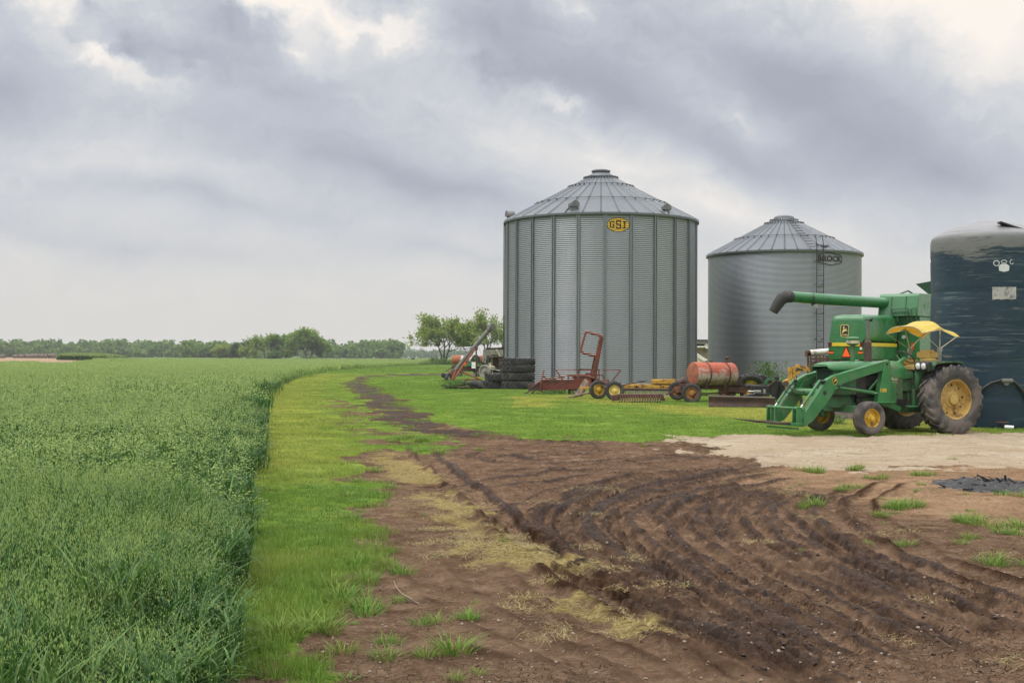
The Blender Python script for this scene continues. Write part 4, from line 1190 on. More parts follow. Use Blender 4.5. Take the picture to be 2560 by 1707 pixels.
mm = Matrix.Translation(d_ * q + Vector((0, 0, zr2(q)))) @ Matrix.Rotation(an, 4, 'Z') @ Matrix.Rotation(R(30), 4, 'Y')
mb.lathe([(.34, 0), (.34, .10), (.30, .14), (.001, .15)], 24, mm); mb.build('roof_hatch', M['galv_roof'], b2)
mb = MB(); sb_ = face2 + .605; zq = 7.16
def hexline(mb, pts, wd):
    for i in range(len(pts)):
        x0, z0 = pts[i]; x1, z1 = pts[(i + 1) % len(pts)]; k = 6
        P = []
        dl = math.hypot(x1 - x0, z1 - z0); nx, nz = -(z1 - z0) / dl * wd / 2, (x1 - x0) / dl * wd / 2
        for s_ in (-1, 1):
            row = []
            for j in range(k + 1):
                x = x0 + (x1 - x0) * j / k + s_ * nx; z = z0 + (z1 - z0) * j / k + s_ * nz
                a_ = sb_ + x / r2; q_ = r2 + amp2 + .008
                row.append((q_ * math.cos(a_), q_ * math.sin(a_), zq + z))
            P.append(row)
        mb.grid(P)
hexline(mb, [(-.86, .22), (-.05, .36), (.78, .22), (.86, .14), (.86, -.14), (.78, -.22), (.05, -.36), (-.78, -.22), (-.86, -.14)], .045)
sg2 = mb.build('sign_outline', M['sign_blk'], b2, recalc=False)
tv, tf = text_polys('BROCK', .52, .018)
mb = MB(); mb.add([((r2 + amp2 + .010) * math.cos(sb_ + x * .93 / r2), (r2 + amp2 + .010) * math.sin(sb_ + x * .93 / r2), zq + y * .86) for x, y, _ in tv], tf)
mb.build('lettering', M['sign_blk'], sg2, recalc=False)
mb = MB(); mb.lathe([(0.001, .0), (r2 + .06, .0), (r2 + .06, -.45)], 64); mb.build('foundation', M['concrete'], b2)

# ------------------------------------------------------------------ blue poly tank
m, q = new_mat('scuffed_blue_tank'); M['tank'] = m
tc = q.n('ShaderNodeTexCoord').outputs['Object']; sz = q.n('ShaderNodeSeparateXYZ', {0: tc}).outputs[2]
base = q.ramp(q.noise(tc, 1.1, 4, .6), [(.35, (.008, .024, .042)), (.65, (.014, .038, .056))])
s1 = q.noise(q.mapping(tc, scale=(.32, .32, 16)), 1.7, 4, .55, .05); s2 = q.noise(q.mapping(tc, scale=(1.6, 1.6, 34)), 1.6, 5, .7)
s3 = q.noise(q.mapping(tc, scale=(.5, .5, 2.2)), 1.3, 3, .5)
scf = q.math('MULTIPLY', q.mr(q.math('ADD', q.math('MULTIPLY', s1, .66), q.math('MULTIPLY', s2, .34)), .545, .60), q.mr(s3, .42, .55))
scf = q.math('MULTIPLY', scf, q.mr(sz, .9, 2.4, 0, 1))
base = q.mix(q.math('MULTIPLY', scf, .36), base, (.25, .30, .31))
fad = q.math('ADD', q.mr(sz, 4.15, 4.85, 0, .75), q.math('MULTIPLY', q.math('SUBTRACT', q.noise(q.mapping(tc, scale=(.7, .7, 4)), 1.6, 7, .68), .5), 2.4))
base = q.mix(q.mr(fad, .25, .55), base, q.mix(s2, (.07, .085, .083), (.22, .212, .202)))
base = q.mix(q.mr(sz, 4.95, 5.04), base, q.mix(s2, (.13, .13, .134), (.24, .234, .238)))
bs = q.n('ShaderNodeBsdfPrincipled', {'Base Color': base, 'Roughness': q.mr(scf, 0, 1, .42, .75)}); bs.inputs['Specular IOR Level'].default_value = .4
q.n('ShaderNodeOutputMaterial', {0: bs.outputs[0]})
TK = (12.72, 33.0); rT = 1.50
tk = thing('water_tank', 'tall dark blue plastic tank with a faded grey dome and scuff marks', 'tank', (TK[0], TK[1], .05))
mb = MB()
pr = [(rT * .985, -.05), (rT, .05)]
for k in range(1, 60):
    z = .05 + k * .082
    if z > 4.86: break
    dr = .006 * math.sin(z * 3.1) - (.014 if k in (9, 20, 31, 42, 53) else 0)
    pr.append((rT + dr, z))
pr += [(rT - .005, 4.90), (rT - .03, 4.97), (rT - .10, 5.03), (rT - .28, 5.13), (rT - .55, 5.24), (rT - .85, 5.33), (.35, 5.40), (.001, 5.42)]
mb.lathe(pr, 96); tb = mb.build('body', M['tank'], tk, ang=50)
faceT = math.atan2(-TK[1], -TK[0])
def tpos(u, v, off=.0):
    """point on the tank wall under pixel u, v, as (bearing, height)"""
    d = ray(u, v); ox, oy = -TK[0], -TK[1]
    a_ = d[0] ** 2 + d[1] ** 2; b_ = 2 * (ox * d[0] + oy * d[1]); c_ = ox * ox + oy * oy - (rT + off) ** 2
    t = (-b_ - math.sqrt(max(0, b_ * b_ - 4 * a_ * c_))) / (2 * a_)
    return math.atan2(oy + d[1] * t, ox + d[0] * t), CAM_H + d[2] * t - .05
def on_tank(mb, u, v, polys, off):
    a_, z_ = tpos(u, v)
    for P in polys:
        vs = [((rT + off) * math.cos(a_ + x / rT), (rT + off) * math.sin(a_ + x / rT), z_ + z) for x, z in P]
        mb.add(vs, [tuple(range(len(vs)))])
def ringp(rx, rz, wd, n_=28, f0=0, f1=1):
    out = []
    for i in range(n_):
        a, b = 2 * PI * (f0 + (f1 - f0) * i / n_), 2 * PI * (f0 + (f1 - f0) * (i + 1) / n_)
        out.append([(rx * math.cos(a), rz * math.sin(a)), (rx * math.cos(b), rz * math.sin(b)), ((rx - wd) * math.cos(b), (rz - wd) * math.sin(b)), ((rx - wd) * math.cos(a), (rz - wd) * math.sin(a))])
    return out
M['decal_wht'] = paint('decal_white', (.55, .58, .58), .5, 0, .1, 6)
M['decal_fade'] = paint('worn_white_panel', (.40, .385, .36), .7, 0, .2, 3, (.16, .18, .18), .38, 7)
mb = MB()
on_tank(mb, 2491, 658, ringp(.075, .075, .018), .010); on_tank(mb, 2510, 654, ringp(.072, .045, .015), .010); on_tank(mb, 2529, 655, ringp(.05, .06, .014, f0=.2, f1=.95), .010)
on_tank(mb, 2510, 668, [[(-.13, .03), (-.06, .085), (.06, .085), (.13, .03), (.12, -.09), (0, -.12), (-.12, -.09)]], .009)
mb.build('decal', M['decal_wht'], tb, recalc=False)
mb = MB(); on_tank(mb, 2511, 733, [[(-.29 + .58 * i / 8, -.165 + .01 * (i % 3)) for i in range(9)] + [(.29 - .58 * i / 8, .165 - .012 * (i % 2)) for i in range(9)]], .010)
mb.build('worn_panel', M['decal_fade'], tb, recalc=False)
mb = MB(); pts = []
for (u, v) in ((2412, 1040), (2430, 1002), (2452, 975), (2478, 957), (2508, 949), (2535, 954), (2556, 975), (2572, 1010), (2582, 1060)):
    a_, z_ = tpos(u, v, .06); pts.append(((rT + .06) * math.cos(a_), (rT + .06) * math.sin(a_), z_))
mb.tube(pts, .036, 10); mb.build('fill_hose', M['black'], tk)
mb = MB(); a_, z_ = tpos(2515, 951, .05)
mb.tube([((rT + .07) * math.cos(a_ + s_), (rT + .07) * math.sin(a_ + s_), z_ - .01) for s_ in (-.07, .10)], .06, 10); mb.tube([(rT * math.cos(a_), rT * math.sin(a_), z_ - .06), ((rT + .10) * math.cos(a_), (rT + .10) * math.sin(a_), z_ - .06)], .07, 12)
mb.build('hose_fitting', M['galv'], tk)
mb = MB(); a_, z_ = tpos(2510, 1066)
vv = lambda q_, s_, z: ((rT + q_) * math.cos(a_ + s_), (rT + q_) * math.sin(a_ + s_), z)
mb.tube([vv(-.05, 0, z_), vv(.22, .0, z_)], .065, 12); mb.tube([vv(.20, -.02, z_), vv(.26, .10, z_ - .01)], .05, 12, mi=1); mb.bar(vv(.14, -.13, z_ + .12), vv(.14, .05, z_ + .12), .03, .018, mi=2)
mb.build('outlet_valve', [M['black'], M['plastic'], M['orange']], tk)
mb = MB(); p0 = A(2497, 556, 31.9) - Vector(tk.location); p1 = A(2640, 603, 31.9) - Vector(tk.location)
mb.bar(p0, p1, .22, .04, up=(0, 0, 1))
mb.build('hatch_lid', M['black'], tk)

# ------------------------------------------------------------------ tractor with loader
TZ = gzf(10.1, 30.3) + .035
tr = thing('tractor', 'old green tractor with yellow canopy and loader hay fork before the blue tank', 'tractor', (10.1, 30.3, TZ), R(203))
for sy in (1, -1):
    wheel(tr, (0, sy * .86, .80), 0, .80, .46, .47, 'rimyel', 'rubber', lugs=22, dish=.0, holes=9, flip=sy < 0, lh=.04, hub=.13, name='rear_wheel')
    wheel(tr, (2.45, sy * .92, .395), 0, .385, .27, .215, 'rimyel2', 'rubber', grooves=3, dish=.02, holes=0, flip=sy < 0, hub=.06, name='front_wheel')
mb = MB()
mb.box((1.75, 0, .80), (2.75, .36, .30)); mb.box((.15, 0, .78), (1.2, .50, .62)); mb.box((-.38, 0, .72), (.4, .34, .4))
mb.tube([(0, -.72, .80), (0, .72, .80)], .15, 14); mb.box((0, 0, .86), (.5, 1.0, .34)); mb.bar((-.4, 0, .42), (-1.0, 0, .42), .10, .04)
mb.bar((.35, .40, .62), (.95, .40, .62), .3, .05); mb.bar((.35, -.40, .62), (.95, -.40, .62), .3, .05)
mb.build('chassis', M['green_old'], tr, bevel=.02)
mb = MB()
mb.box((1.75, 0, 1.12), (1.25, .40, .58)); mb.box((1.9, .24, 1.22), (.5, .12, .25)); mb.tube([(1.35, .26, 1.0), (1.35, .26, 1.35)], .07, 12); mb.tube([(2.2, .2, .78), (2.2, .28, .78)], .10, 14)
mb.tube([(1.15, .30, .92), (1.55, .30, .90)], .06, 10); mb.box((1.1, .28, .70), (.35, .2, .2))
for k in range(5): mb.tube([(1.5 + k * .16, .20, 1.38), (1.5 + k * .16, .30, 1.30)], .03, 8)
mb.build('engine', M['black'], tr, bevel=.012)
mb = MB()
for sy in (1, -1):
    mb.prism([(2.30, sy * .335, .92), (2.98, sy * .335, .92), (2.98, sy * .335, 1.50), (2.30, sy * .335, 1.50)], (0, -sy * .03, 0))
    mb.prism([(2.02, sy * .34, .86), (2.34, sy * .34, .86), (2.34, sy * .34, 1.46), (2.10, sy * .34, 1.46)], (0, -sy * .012, 0), 1)
mb.build('side_panel', [M['green_old'], M['black']], tr, bevel=.012)
mb = MB(); P = []
for x, zt, zl, w_ in ((3.12, 1.600, 1.565, .24), (3.13, 1.615, 1.535, .31), (3.10, 1.640, 1.50, .345), (3.0, 1.668, 1.46, .355), (2.8, 1.685, 1.455, .36), (2.3, 1.695, 1.455, .36), (1.7, 1.692, 1.46, .355), (1.32, 1.685, 1.47, .345)):
    row = []
    for t_ in np.linspace(-1, 1, 17):
        an = t_ * PI / 2
        yy = w_ * math.copysign(abs(math.sin(an)) ** .55, t_); zz_ = zl + (zt - zl) * (abs(math.cos(an)) ** .75)
        row.append((x, yy, zz_))
    P.append(row)
mb.grid(P); n_ = len(P[0])
mb.add(P[0], [tuple(range(n_))])
ho = mb.build('hood', M['green'], tr, ang=50)
s_ = ho.modifiers.new('sheet', 'SOLIDIFY'); s_.thickness = .02
mb = MB(); mb.box((2.95, 0, 1.24), (.08, .60, .56))
for k in range(15): mb.box((2.995, -.27 + k * .0386, 1.26), (.03, .012, .46))
mb.box((2.96, 0, .98), (.12, .62, .10)); mb.build('grille', M['dgreen'], tr, bevel=.008)
mb = MB(); P = []
for x, w_, zt in ((1.40, .30, 1.60), (1.36, .345, 1.675), (1.25, .36, 1.715), (1.08, .36, 1.705), (.92, .35, 1.66), (.84, .33, 1.58), (.80, .30, 1.5)):
    row = [(x, -w_, 1.30)]
    for t_ in np.linspace(-1, 1, 15):
        an = t_ * PI / 2; row.append((x, w_ * math.copysign(abs(math.sin(an)) ** .6, t_), 1.40 + (zt - 1.40) * abs(math.cos(an)) ** .6))
    row.append((x, w_, 1.30)); P.append(row)
mb.grid(P)
for rw_ in (P[0], P[-1]): mb.add(rw_, [tuple(range(len(rw_)))])
mb.build('cowl', M['green'], tr, ang=50)
mb = MB()
for sy in (1, -1):
    mb.prism([(.98, sy * .35, .72), (1.42, sy * .35, .72), (1.42, sy * .35, 1.42), (.66, sy * .35, 1.42), (.66, sy * .35, 1.30), (.98, sy * .35, 1.26)], (0, -sy * .03, 0))
mb.box((.80, 0, 1.20), (.3, .58, .44)); mb.box((.50, .42, .80), (.5, .1, .5))
pnl = mb.build('dash_panel', M['green_old'], tr, bevel=.015)
def side_text(body, size, x, z, y, mat, par, name='number', bold=.0, sx=1.0, M4=None):
    tv, tf = text_polys(body, size, bold); mb = MB()
    mb.add([(x - a * sx, y, z + b) for a, b, _ in tv], tf)
    return mb.build(name, mat, par, recalc=False)
side_text('4020', .135, 1.235, 1.285, .353, M['decal_cream'], pnl, 'number', .004, .72)
side_text('DIESEL', .055, 1.235, 1.195, .353, M['decal_cream'], pnl, 'lettering', .001)
mb = MB(); mb.box((.32, .36, .92), (.10, .03, .17)); mb.build('warning_label', M['decal_yel'], tr)
mb = MB(); mb.tube([(1.80, .08, 1.62), (1.80, .08, 2.15)], .085, 18); mb.lathe([(.085, 2.15), (.05, 2.20), (.045, 2.24)], 16, Matrix.Translation((1.80, .08, 0)))
mb.build('muffler', M['rustdk'], tr)
mb = MB(); mb.tube([(1.80, .08, 2.22), (1.80, .08, 2.66)], .042, 14); mb.bar((1.84, .08, 2.68), (1.68, .08, 2.71), .10, .02, mi=1); mb.box((1.71, .08, 2.67), (.03, .08, .06), mi=1)
mb.build('exhaust_stack', [M['galv'], M['black']], tr)
mb = MB(); mb.tube([(2.10, -.10, 1.6), (2.10, -.10, 2.08)], .055, 12); mb.lathe([(.05, 2.06), (.13, 2.09), (.15, 2.11), (.15, 2.19), (.155, 2.2), (.155, 2.245), (.12, 2.27), (.001, 2.28)], 24, Matrix.Translation((2.10, -.10, 0)))
pc = mb.build('air_intake', M['green'], tr)
mb = MB(); mb.lathe([(.152, 2.115), (.153, 2.185)], 24, Matrix.Translation((2.10, -.10, 0))); mb.build('dust_bowl', M['cream'], pc)
mb = MB(); mb.tube([(2.6, .0, 1.67), (2.6, 0, 1.715)], .05, 10); mb.build('radiator_cap', M['red_lens'], tr)
mb = MB(); mb.tube([(.92, .0, 1.50), (.80, 0, 1.66), (.62, 0, 1.78)], [.09, .06, .045], 10); mb.tube([(.74, 0, 1.70), (.62, .22, 1.80)], .012, 6); mb.tube([(.74, 0, 1.70), (.66, -.25, 1.84)], .012, 6)
mb.build('steering_column', M['green'], tr)
mb = MB(); c_ = Vector((.58, 0, 1.80)); ax = Vector((-.62, 0, .78)).normalized(); e1 = Vector((0, 1, 0)); e2 = ax.cross(e1)
mb.tube([c_ + (e1 * math.cos(a) + e2 * math.sin(a)) * .215 for a in np.linspace(0, 2 * PI, 33)], .016, 8, caps=False)
for a in (0.5, 2.6, 4.7): mb.tube([c_ - ax * .03, c_ + (e1 * math.cos(a) + e2 * math.sin(a)) * .21], .011, 6)
mb.build('steering_wheel', M['black'], tr)
# seat: two cushions, backrest and arm pads in yellow vinyl
def cushion(c, d, mi=0):
    bm = bmesh.new(); bmesh.ops.create_cube(bm, size=1)
    bmesh.ops.bevel(bm, geom=bm.edges[:], offset=.22, segments=3, affect='EDGES')
    o_ = ([tuple(Vector(c) + Vector((v_.co.x * d[0], v_.co.y * d[1], v_.co.z * d[2]))) for v_ in bm.verts], [tuple(v_.index for v_ in f.verts) for f in bm.faces]); bm.free(); return o_
se = MB(); se.add(*cushion((.26, 0, 1.545), (.50, .66, .15))); so = se.build('seat', M['seat'], tr)
se = MB(); se.add(*cushion((-.06, 0, 1.86), (.13, .66, .24))); se.build('backrest', M['seat'], so)
for sy in (1, -1):
    se = MB(); se.add(*cushion((.18, sy * .37, 1.70), (.52, .10, .15))); se.build('armrest', M['seat'], so)
se = MB(); se.box((.05, 0, 1.30), (.40, .40, .34)); se.build('seat_base', M['green_old'], so, bevel=.02)
for sy in (1, -1):
    mb = MB()
    y0, y1 = sy * .55, sy * 1.02
    P = [[(x, y, z) for y in (y0, y1)] for x, z in ((.80, 1.47), (.81, 1.62), (.76, 1.68), (.62, 1.695), (-.05, 1.70), (-.22, 1.68), (-.26, 1.62))]
    mb.grid(P)
    mb.grid([[(x, y0, z) for z in (1.0, zt)] for x, zt in ((.78, 1.60), (.60, 1.69), (.2, 1.70), (-.22, 1.68))])
    mb.grid([[(x, y1, z) for z in (zl, zt)] for x, zl, zt in ((.80, 1.47, 1.63), (.70, 1.50, 1.69), (.55, 1.63, 1.695), (.3, 1.665, 1.70), (-.1, 1.67, 1.70))])
    fo = mb.build('fender', M['green_old'], tr, ang=40); s_ = fo.modifiers.new('sheet', 'SOLIDIFY'); s_.thickness = .018
    hb = MB(); hb.prism([(.80, y0, 1.46), (.83, y0, 1.62), (.80, y0, 1.69), (.66, y0, 1.71), (.60, y0, 1.50)], (0, y1 - y0, 0)); hb.build('lamp_housing', M['black'], fo, bevel=.02)
    for dy in (.14, .33):
        lb_ = MB(); lb_.lathe([(.075, -.02), (.075, .03), (.05, .045), (.001, .05)], 18, Matrix.Translation((.81, y0 + sy * dy, 1.585)) @ Matrix.Rotation(PI / 2, 4, 'Y'))
        lb_.build('headlight', M['lens'], fo)
for sy in (1, -1):
    mb = MB(); mb.box((.02, sy * .52, 1.82), (.07, .05, .36)); mb.box((.02, sy * .52, 1.98), (.10, .08, .10)); mb.build('canopy_bracket', M['grey'], tr)
# canopy: bowed fabric over three hoops on V struts
m, q = new_mat('yellow_canvas'); M['canvas'] = m
tcq = q.n('ShaderNodeTexCoord').outputs['Object']
cc = q.ramp(q.noise(q.mapping(tcq, scale=(2, 6, 2)), 2.2, 5, .6), [(.3, (.60, .43, .055)), (.7, (.72, .57, .14))])
b_ = q.n('ShaderNodeBsdfPrincipled', {'Base Color': cc, 'Roughness': .62}); t_ = q.n('ShaderNodeBsdfTranslucent', {0: (.62, .30, .02, 1)})
q.n('ShaderNodeOutputMaterial', {0: q.n('ShaderNodeMixShader', {0: .32, 1: b_.outputs[0], 2: t_.outputs[0]}).outputs[0]})
HOOPS = [(.66, 2.555, .64), (.10, 2.68, .62), (-.40, 2.47, .62)]
def hoop(x, zc_, hw, t_):
    y = hw * math.copysign(abs(t_) ** .85, t_) if t_ else 0
    return Vector((x, y, zc_ - .17 * abs(t_) ** 3.0))
P = []
for i in range(13):
    s_ = i / 6.0
    k = 0 if s_ < 1 else 1; f = min(1, s_ - k)
    a, b = HOOPS[k], HOOPS[min(2, k + 1)]
    sag = .030 * math.sin(f * PI)
    P.append([hoop(a[0] + (b[0] - a[0]) * f, a[1] + (b[1] - a[1]) * f - sag, a[2] + (b[2] - a[2]) * f - sag * .6, t_) for t_ in np.linspace(-1, 1, 21)])
P.append([p + Vector((-.10, 0, -.02 if abs(t_) < .9 else -.01)) for p, t_ in zip(P[-1], np.linspace(-1, 1, 21))])
mb = MB(); mb.grid(P); co = mb.build('canopy', M['canvas'], tr, ang=60, recalc=False)
mb = MB()
for (x, zc_, hw) in HOOPS: mb.tube([hoop(x, zc_ - .012, hw - .006, t_) for t_ in np.linspace(-1, 1, 15)], .011, 6)
for sy in (1, -1):
    base_ = Vector((.02, sy * .52, 2.0))
    for (x, zc_, hw), rr_ in zip(HOOPS, (.007, .013, .013)): mb.tube([base_, hoop(x, zc_ - .012, hw, sy)], rr_, 6)
    mb.tube([hoop(HOOPS[0][0], HOOPS[0][1] - .02, HOOPS[0][2], sy), hoop(HOOPS[1][0], HOOPS[1][1] - .045, HOOPS[1][2], sy), hoop(HOOPS[2][0], HOOPS[2][1] - .02, HOOPS[2][2], sy)], .009, 6)
mb.build('canopy_frame', M['cream'], co)
# front axle
mb = MB(); mb.box((2.5, 0, .58), (.22, 1.1, .16)); mb.tube([(2.5, -.80, .56), (2.5, .80, .56)], .06, 12); mb.box((2.75, 0, .74), (.75, .40, .26)); mb.prism([(2.1, -.2, .5), (1.3, -.2, .62), (1.3, -.2, .72), (2.4, -.2, .72)], (0, .4, 0))
for sy in (1, -1): mb.tube([(2.47, sy * .72, .72), (2.45, sy * .74, .36)], .05, 10); mb.tube([(2.45, sy * .72, .395), (2.45, sy * .9, .395)], .05, 10)
mb.build('front_axle', M['green_old'], tr, bevel=.012)
# loader
ARM = [(1.62, 1.72), (2.94, 1.415), (3.16, 1.375), (3.38, 1.27), (3.82, .73), (4.09, .37), (4.07, .24), (3.97, .21), (3.74, .35), (3.40, .71), (3.14, 1.03), (3.04, 1.09), (2.90, 1.19), (1.64, 1.52)]
for sy in (1, -1):
    mb = MB(); mb.prism([(x, sy * .60, z) for x, z in ARM], (0, -sy * .13, 0)); mb.tube([(3.44, sy * .604, .97), (3.44, sy * .55, .97)], .055, 18, mi=1)
    mb.bar((1.62, sy * .535, 1.723), (2.94, sy * .535, 1.418), .16, .014); mb.bar((3.2, sy * .612, 1.05), (2.98, sy * .612, 1.10), .02, .02)
    mb.tube([(1.68, sy * .62, 1.63), (1.68, sy * .46, 1.63)], .04, 12, mi=1); mb.tube([(3.05, sy * .63, 1.12), (3.05, sy * .45, 1.12)], .035, 12, mi=1); mb.tube([(3.46, sy * .63, 1.23), (3.46, sy * .45, 1.23)], .035, 12, mi=1)
    arm = mb.build('loader_arm', [M['green'], M['black']], tr, bevel=.012)
    ms = MB(); ms.prism([(1.73, sy * .62, 1.71), (1.58, sy * .62, 1.71), (1.55, sy * .62, .74), (1.96, sy * .62, .74)], (0, -sy * .16, 0)); ms.bar((1.46, sy * .53, .735), (2.0, sy * .53, .735), .24, .03)
    ms.prism([(1.55, sy * .56, .73), (1.15, sy * .5, .62), (1.2, sy * .5, .50), (1.9, sy * .56, .72)], (0, -sy * .05, 0)); ms.box((1.42, sy * .40, .95), (.28, .16, .5)); ms.bar((2.05, sy * .42, 1.02), (1.62, sy * .42, 1.40), .05, .05)
    mo = ms.build('loader_mast', M['green'], tr, bevel=.01)
    cy = MB(); cy.tube([(3.02, sy * .545, 1.09), (2.12, sy * .545, .97)], .042, 14); cy.tube([(2.12, sy * .545, .97), (2.02, sy * .545, .957)], .05, 14); cy.tube([(2.04, sy * .545, .96), (1.90, sy * .545, .945)], .022, 10, mi=1); cy.tube([(3.0, sy * .545, 1.15), (2.15, sy * .545, 1.025)], .010, 6, mi=2)
    cy.build('lift_cylinder', [M['green'], M['steel'], M['black']], arm)
    c2 = MB(); c2.tube([(3.50, sy * .50, 1.25), (3.97, sy * .50, .70)], .036, 14); c2.tube([(3.96, sy * .50, .715), (4.06, sy * .50, .60)], .02, 10, mi=1)
    c2.build('tilt_cylinder', [M['green'], M['steel']], arm)
    if sy > 0:
        side_text('158', .115, 1.80, 1.015, .627, M['decal_gold'], mo, 'number', .005, 1.15)
        em = MB(); em.add([(3.16 + a, .6035, 1.245 + b) for a, b in ((0, .105), (.085, .02), (.02, -.105), (-.085, -.02))], [(0, 1, 2, 3)]); eo = em.build('emblem', M['decal_gold'], arm, recalc=False)
        em = MB(); em.add([(3.16 + a * .86, .6055, 1.245 + b * .86) for a, b in ((0, .105), (.085, .02), (.02, -.105), (-.085, -.02))], [(0, 1, 2, 3)]); em.build('emblem_field', M['sign_blk'], eo, recalc=False)
        em = MB(); em.add([(3.16 - a, .607, 1.245 + b) for a, b in ((-.05, -.035), (.0, -.012), (.045, .0), (.05, .03), (.02, .02), (.012, .05), (-.012, .045), (-.008, .012), (-.03, .0))], [tuple(range(9))]); em.build('emblem_figure', M['decal_gold'], eo, recalc=False)
    for k in range(3):
        hp = MB(); hp.tube([(1.9, sy * (.46 - .0 * k), 1.58 - .035 * k), (2.9, sy * .46, 1.34 - .04 * k), (3.25, sy * .46, 1.20 - .05 * k), (3.45, sy * .46, .95)], .009, 6); 
        hp.build('hydraulic_line', M['green_old'], arm)
mb = MB(); mb.tube([(3.47, -.5, .97), (3.47, .5, .97)], .085, 18); mb.build('cross_tube', M['green'], tr)
mb = MB()
mb.tube([(3.5, -.40, 1.02), (3.75, -.30, 1.06), (3.62, -.1, .98), (3.5, .05, 1.0)], .014, 7); mb.tube([(3.52, .35, 1.06), (3.66, .28, .95), (3.70, .22, .72), (3.9, .2, .6)], .013, 7); mb.tube([(3.45, -.45, 1.15), (3.7, -.44, 1.12), (3.82, -.42, .98), (3.6, -.42, .9)], .013, 7)
mb.build('hydraulic_hose', M['black'], tr)
mb = MB()
for sy in (1, -1):
    mb.prism([(3.98, sy * .60, .64), (4.20, sy * .60, .66), (4.22, sy * .60, .24), (4.02, sy * .60, .20)], (0, -sy * .035, 0)); mb.prism([(3.98, sy * .44, .64), (4.20, sy * .44, .66), (4.22, sy * .44, .24), (4.02, sy * .44, .20)], (0, -sy * .03, 0))
    mb.tube([(4.06, sy * .64, .60), (4.06, sy * .40, .60)], .03, 10); mb.tube([(4.08, sy * .64, .26), (4.08, sy * .40, .26)], .03, 10)
mb.tube([(4.17, -.60, .62), (4.17, .60, .62)], .03, 10); mb.bar((4.18, -.66, .25), (4.18, .66, .25), .10, .08); mb.bar((4.18, -.62, .16), (4.18, .62, .16), .02, .05)
for y in (-.28, .06): mb.bar((4.18, y, .62), (4.18, y, .25), .05 if y < 0 else .015, .05 if y < 0 else .015)
fk = mb.build('fork_frame', M['green'], tr, bevel=.008)
for y in (.36, -.36):
    mb = MB(); mb.tube([(4.10, y, .27), (4.6, y, .29), (5.30, y, .37)], [.032, .030, .006], 10); mb.build('fork_tine', M['rustdk'], fk)

# ------------------------------------------------------------------ combine harvester behind the tractor
CZ = gzf(11.64, 43.44)
cb = thing('combine_harvester', 'large green combine harvester with its unloading auger swung out, behind the tractor', 'combine', (11.64, 43.44, CZ), R(55))
CBM = Matrix.Translation((11.64, 43.44, CZ)) @ Matrix.Rotation(R(55), 4, 'Z')
# rounded rear hood
def superloop(x, yc, hw, z0, z1, rr_, n_=28, tilt=0):
    out = []
    for i in range(n_):
        a = 2 * PI * (i + .5) / n_; ca, sa2 = math.cos(a), math.sin(a)
        y = yc + hw * math.copysign(min(1, abs(ca) ** .28), ca); z = (z0 + z1) / 2 + (z1 - z0) / 2 * math.copysign(min(1, abs(sa2) ** .28), sa2)
        y = y - (.13 * (z - z0) / (z1 - z0)) * max(0, (y - yc) / hw)
        out.append((x + tilt * (z - z0), y, z))
    return out
mb = MB()
secs = [superloop(-.02, -.09, .60, 2.24, 3.02, .1, tilt=.06), superloop(.0, -.09, .66, 2.26, 3.16, .1, tilt=.05), superloop(.10, -.09, .685, 2.27, 3.22, .1, tilt=.02), superloop(.4, -.09, .69, 2.27, 3.25, .1), superloop(3.4, -.09, .69, 2.27, 3.29, .1)]
mb.grid([s_ + [s_[0]] for s_ in secs]); mb.add(secs[0], [tuple(range(28))]); mb.add(secs[-1], [tuple(range(28))])
hd_ = mb.build('rear_hood', M['green_new'], cb, ang=55)
mb = MB(); mb.prism([(.02, -.77, 1.67), (.02, .58, 1.67), (.0, .585, 2.265), (.0, -.775, 2.265)], (3.4, 0, 0)); mb.box((1.7, -.09, 1.35), (3.0, 1.2, .66)); bl = mb.build('lower_body', M['green_new'], cb, bevel=.02)
for c_, d_ in (((1.68, -.79, 2.195), (3.25, .016, .125)), ((-.012, -.06, 2.195), (.016, 1.0, .125))):
    mb = MB(); mb.box(c_, d_); mb.build('yellow_stripe', M['yellow'], bl)
for y_, w_ in ((-.69, .20), (.52, .12)):
    mb = MB(); mb.box((-.006, y_, 2.195), (.03, w_, .15)); mb.build('tail_lamp', M['red_lens'], bl)
for y_ in (-.58, .47):
    mb = MB(); mb.box((-.0, y_, 1.95), (.03, .12, .05)); mb.build('brake_lamp', M['red_lens'], bl)
for y_ in (-.585, .47):
    mb = MB(); mb.box((-.0, y_, 1.905), (.04, .17, .055)); mb.build('reflector', M['orange_reflector'], bl)
mb = MB(); mb.add([(-.012, -.075 + a, 1.71 + b) for a, b in ((-.185, .0), (.185, 0), (.16, .06), (.035, .41), (-.035, .41), (-.16, .06))], [tuple(range(6))]); sv_ = mb.build('slow_vehicle_sign', M['red_lens'], bl, recalc=False)
mb = MB(); mb.add([(-.018, -.075 + a, 1.71 + b) for a, b in ((-.145, .055), (.145, .055), (0, .385))], [(0, 1, 2)]); mb.build('slow_vehicle_triangle', M['orange_reflector'], sv_, recalc=False)
for c_, d_, e_ in (((-.006, -.60, 2.06), (.014, .075, .10), (-.003, 0, .04)), ((.30, -.783, 2.05), (.09, .014, .10), (0, -.003, .04))):
    mb = MB(); mb.box(c_, d_); wl = mb.build('warning_label', M['plastic'], bl)
    mb = MB(); mb.box(Vector(c_) + Vector(e_), (d_[0], d_[1], .02)); mb.build('warning_band', M['orange_reflector'], wl)
mb = MB(); mb.bar((-.01, -.79, 1.80), (3.3, -.79, 1.76), .012, .012); mb.bar((-.01, -.79, 1.80), (-.01, .57, 1.80), .012, .012); mb.build('trim_line', M['green'], bl)
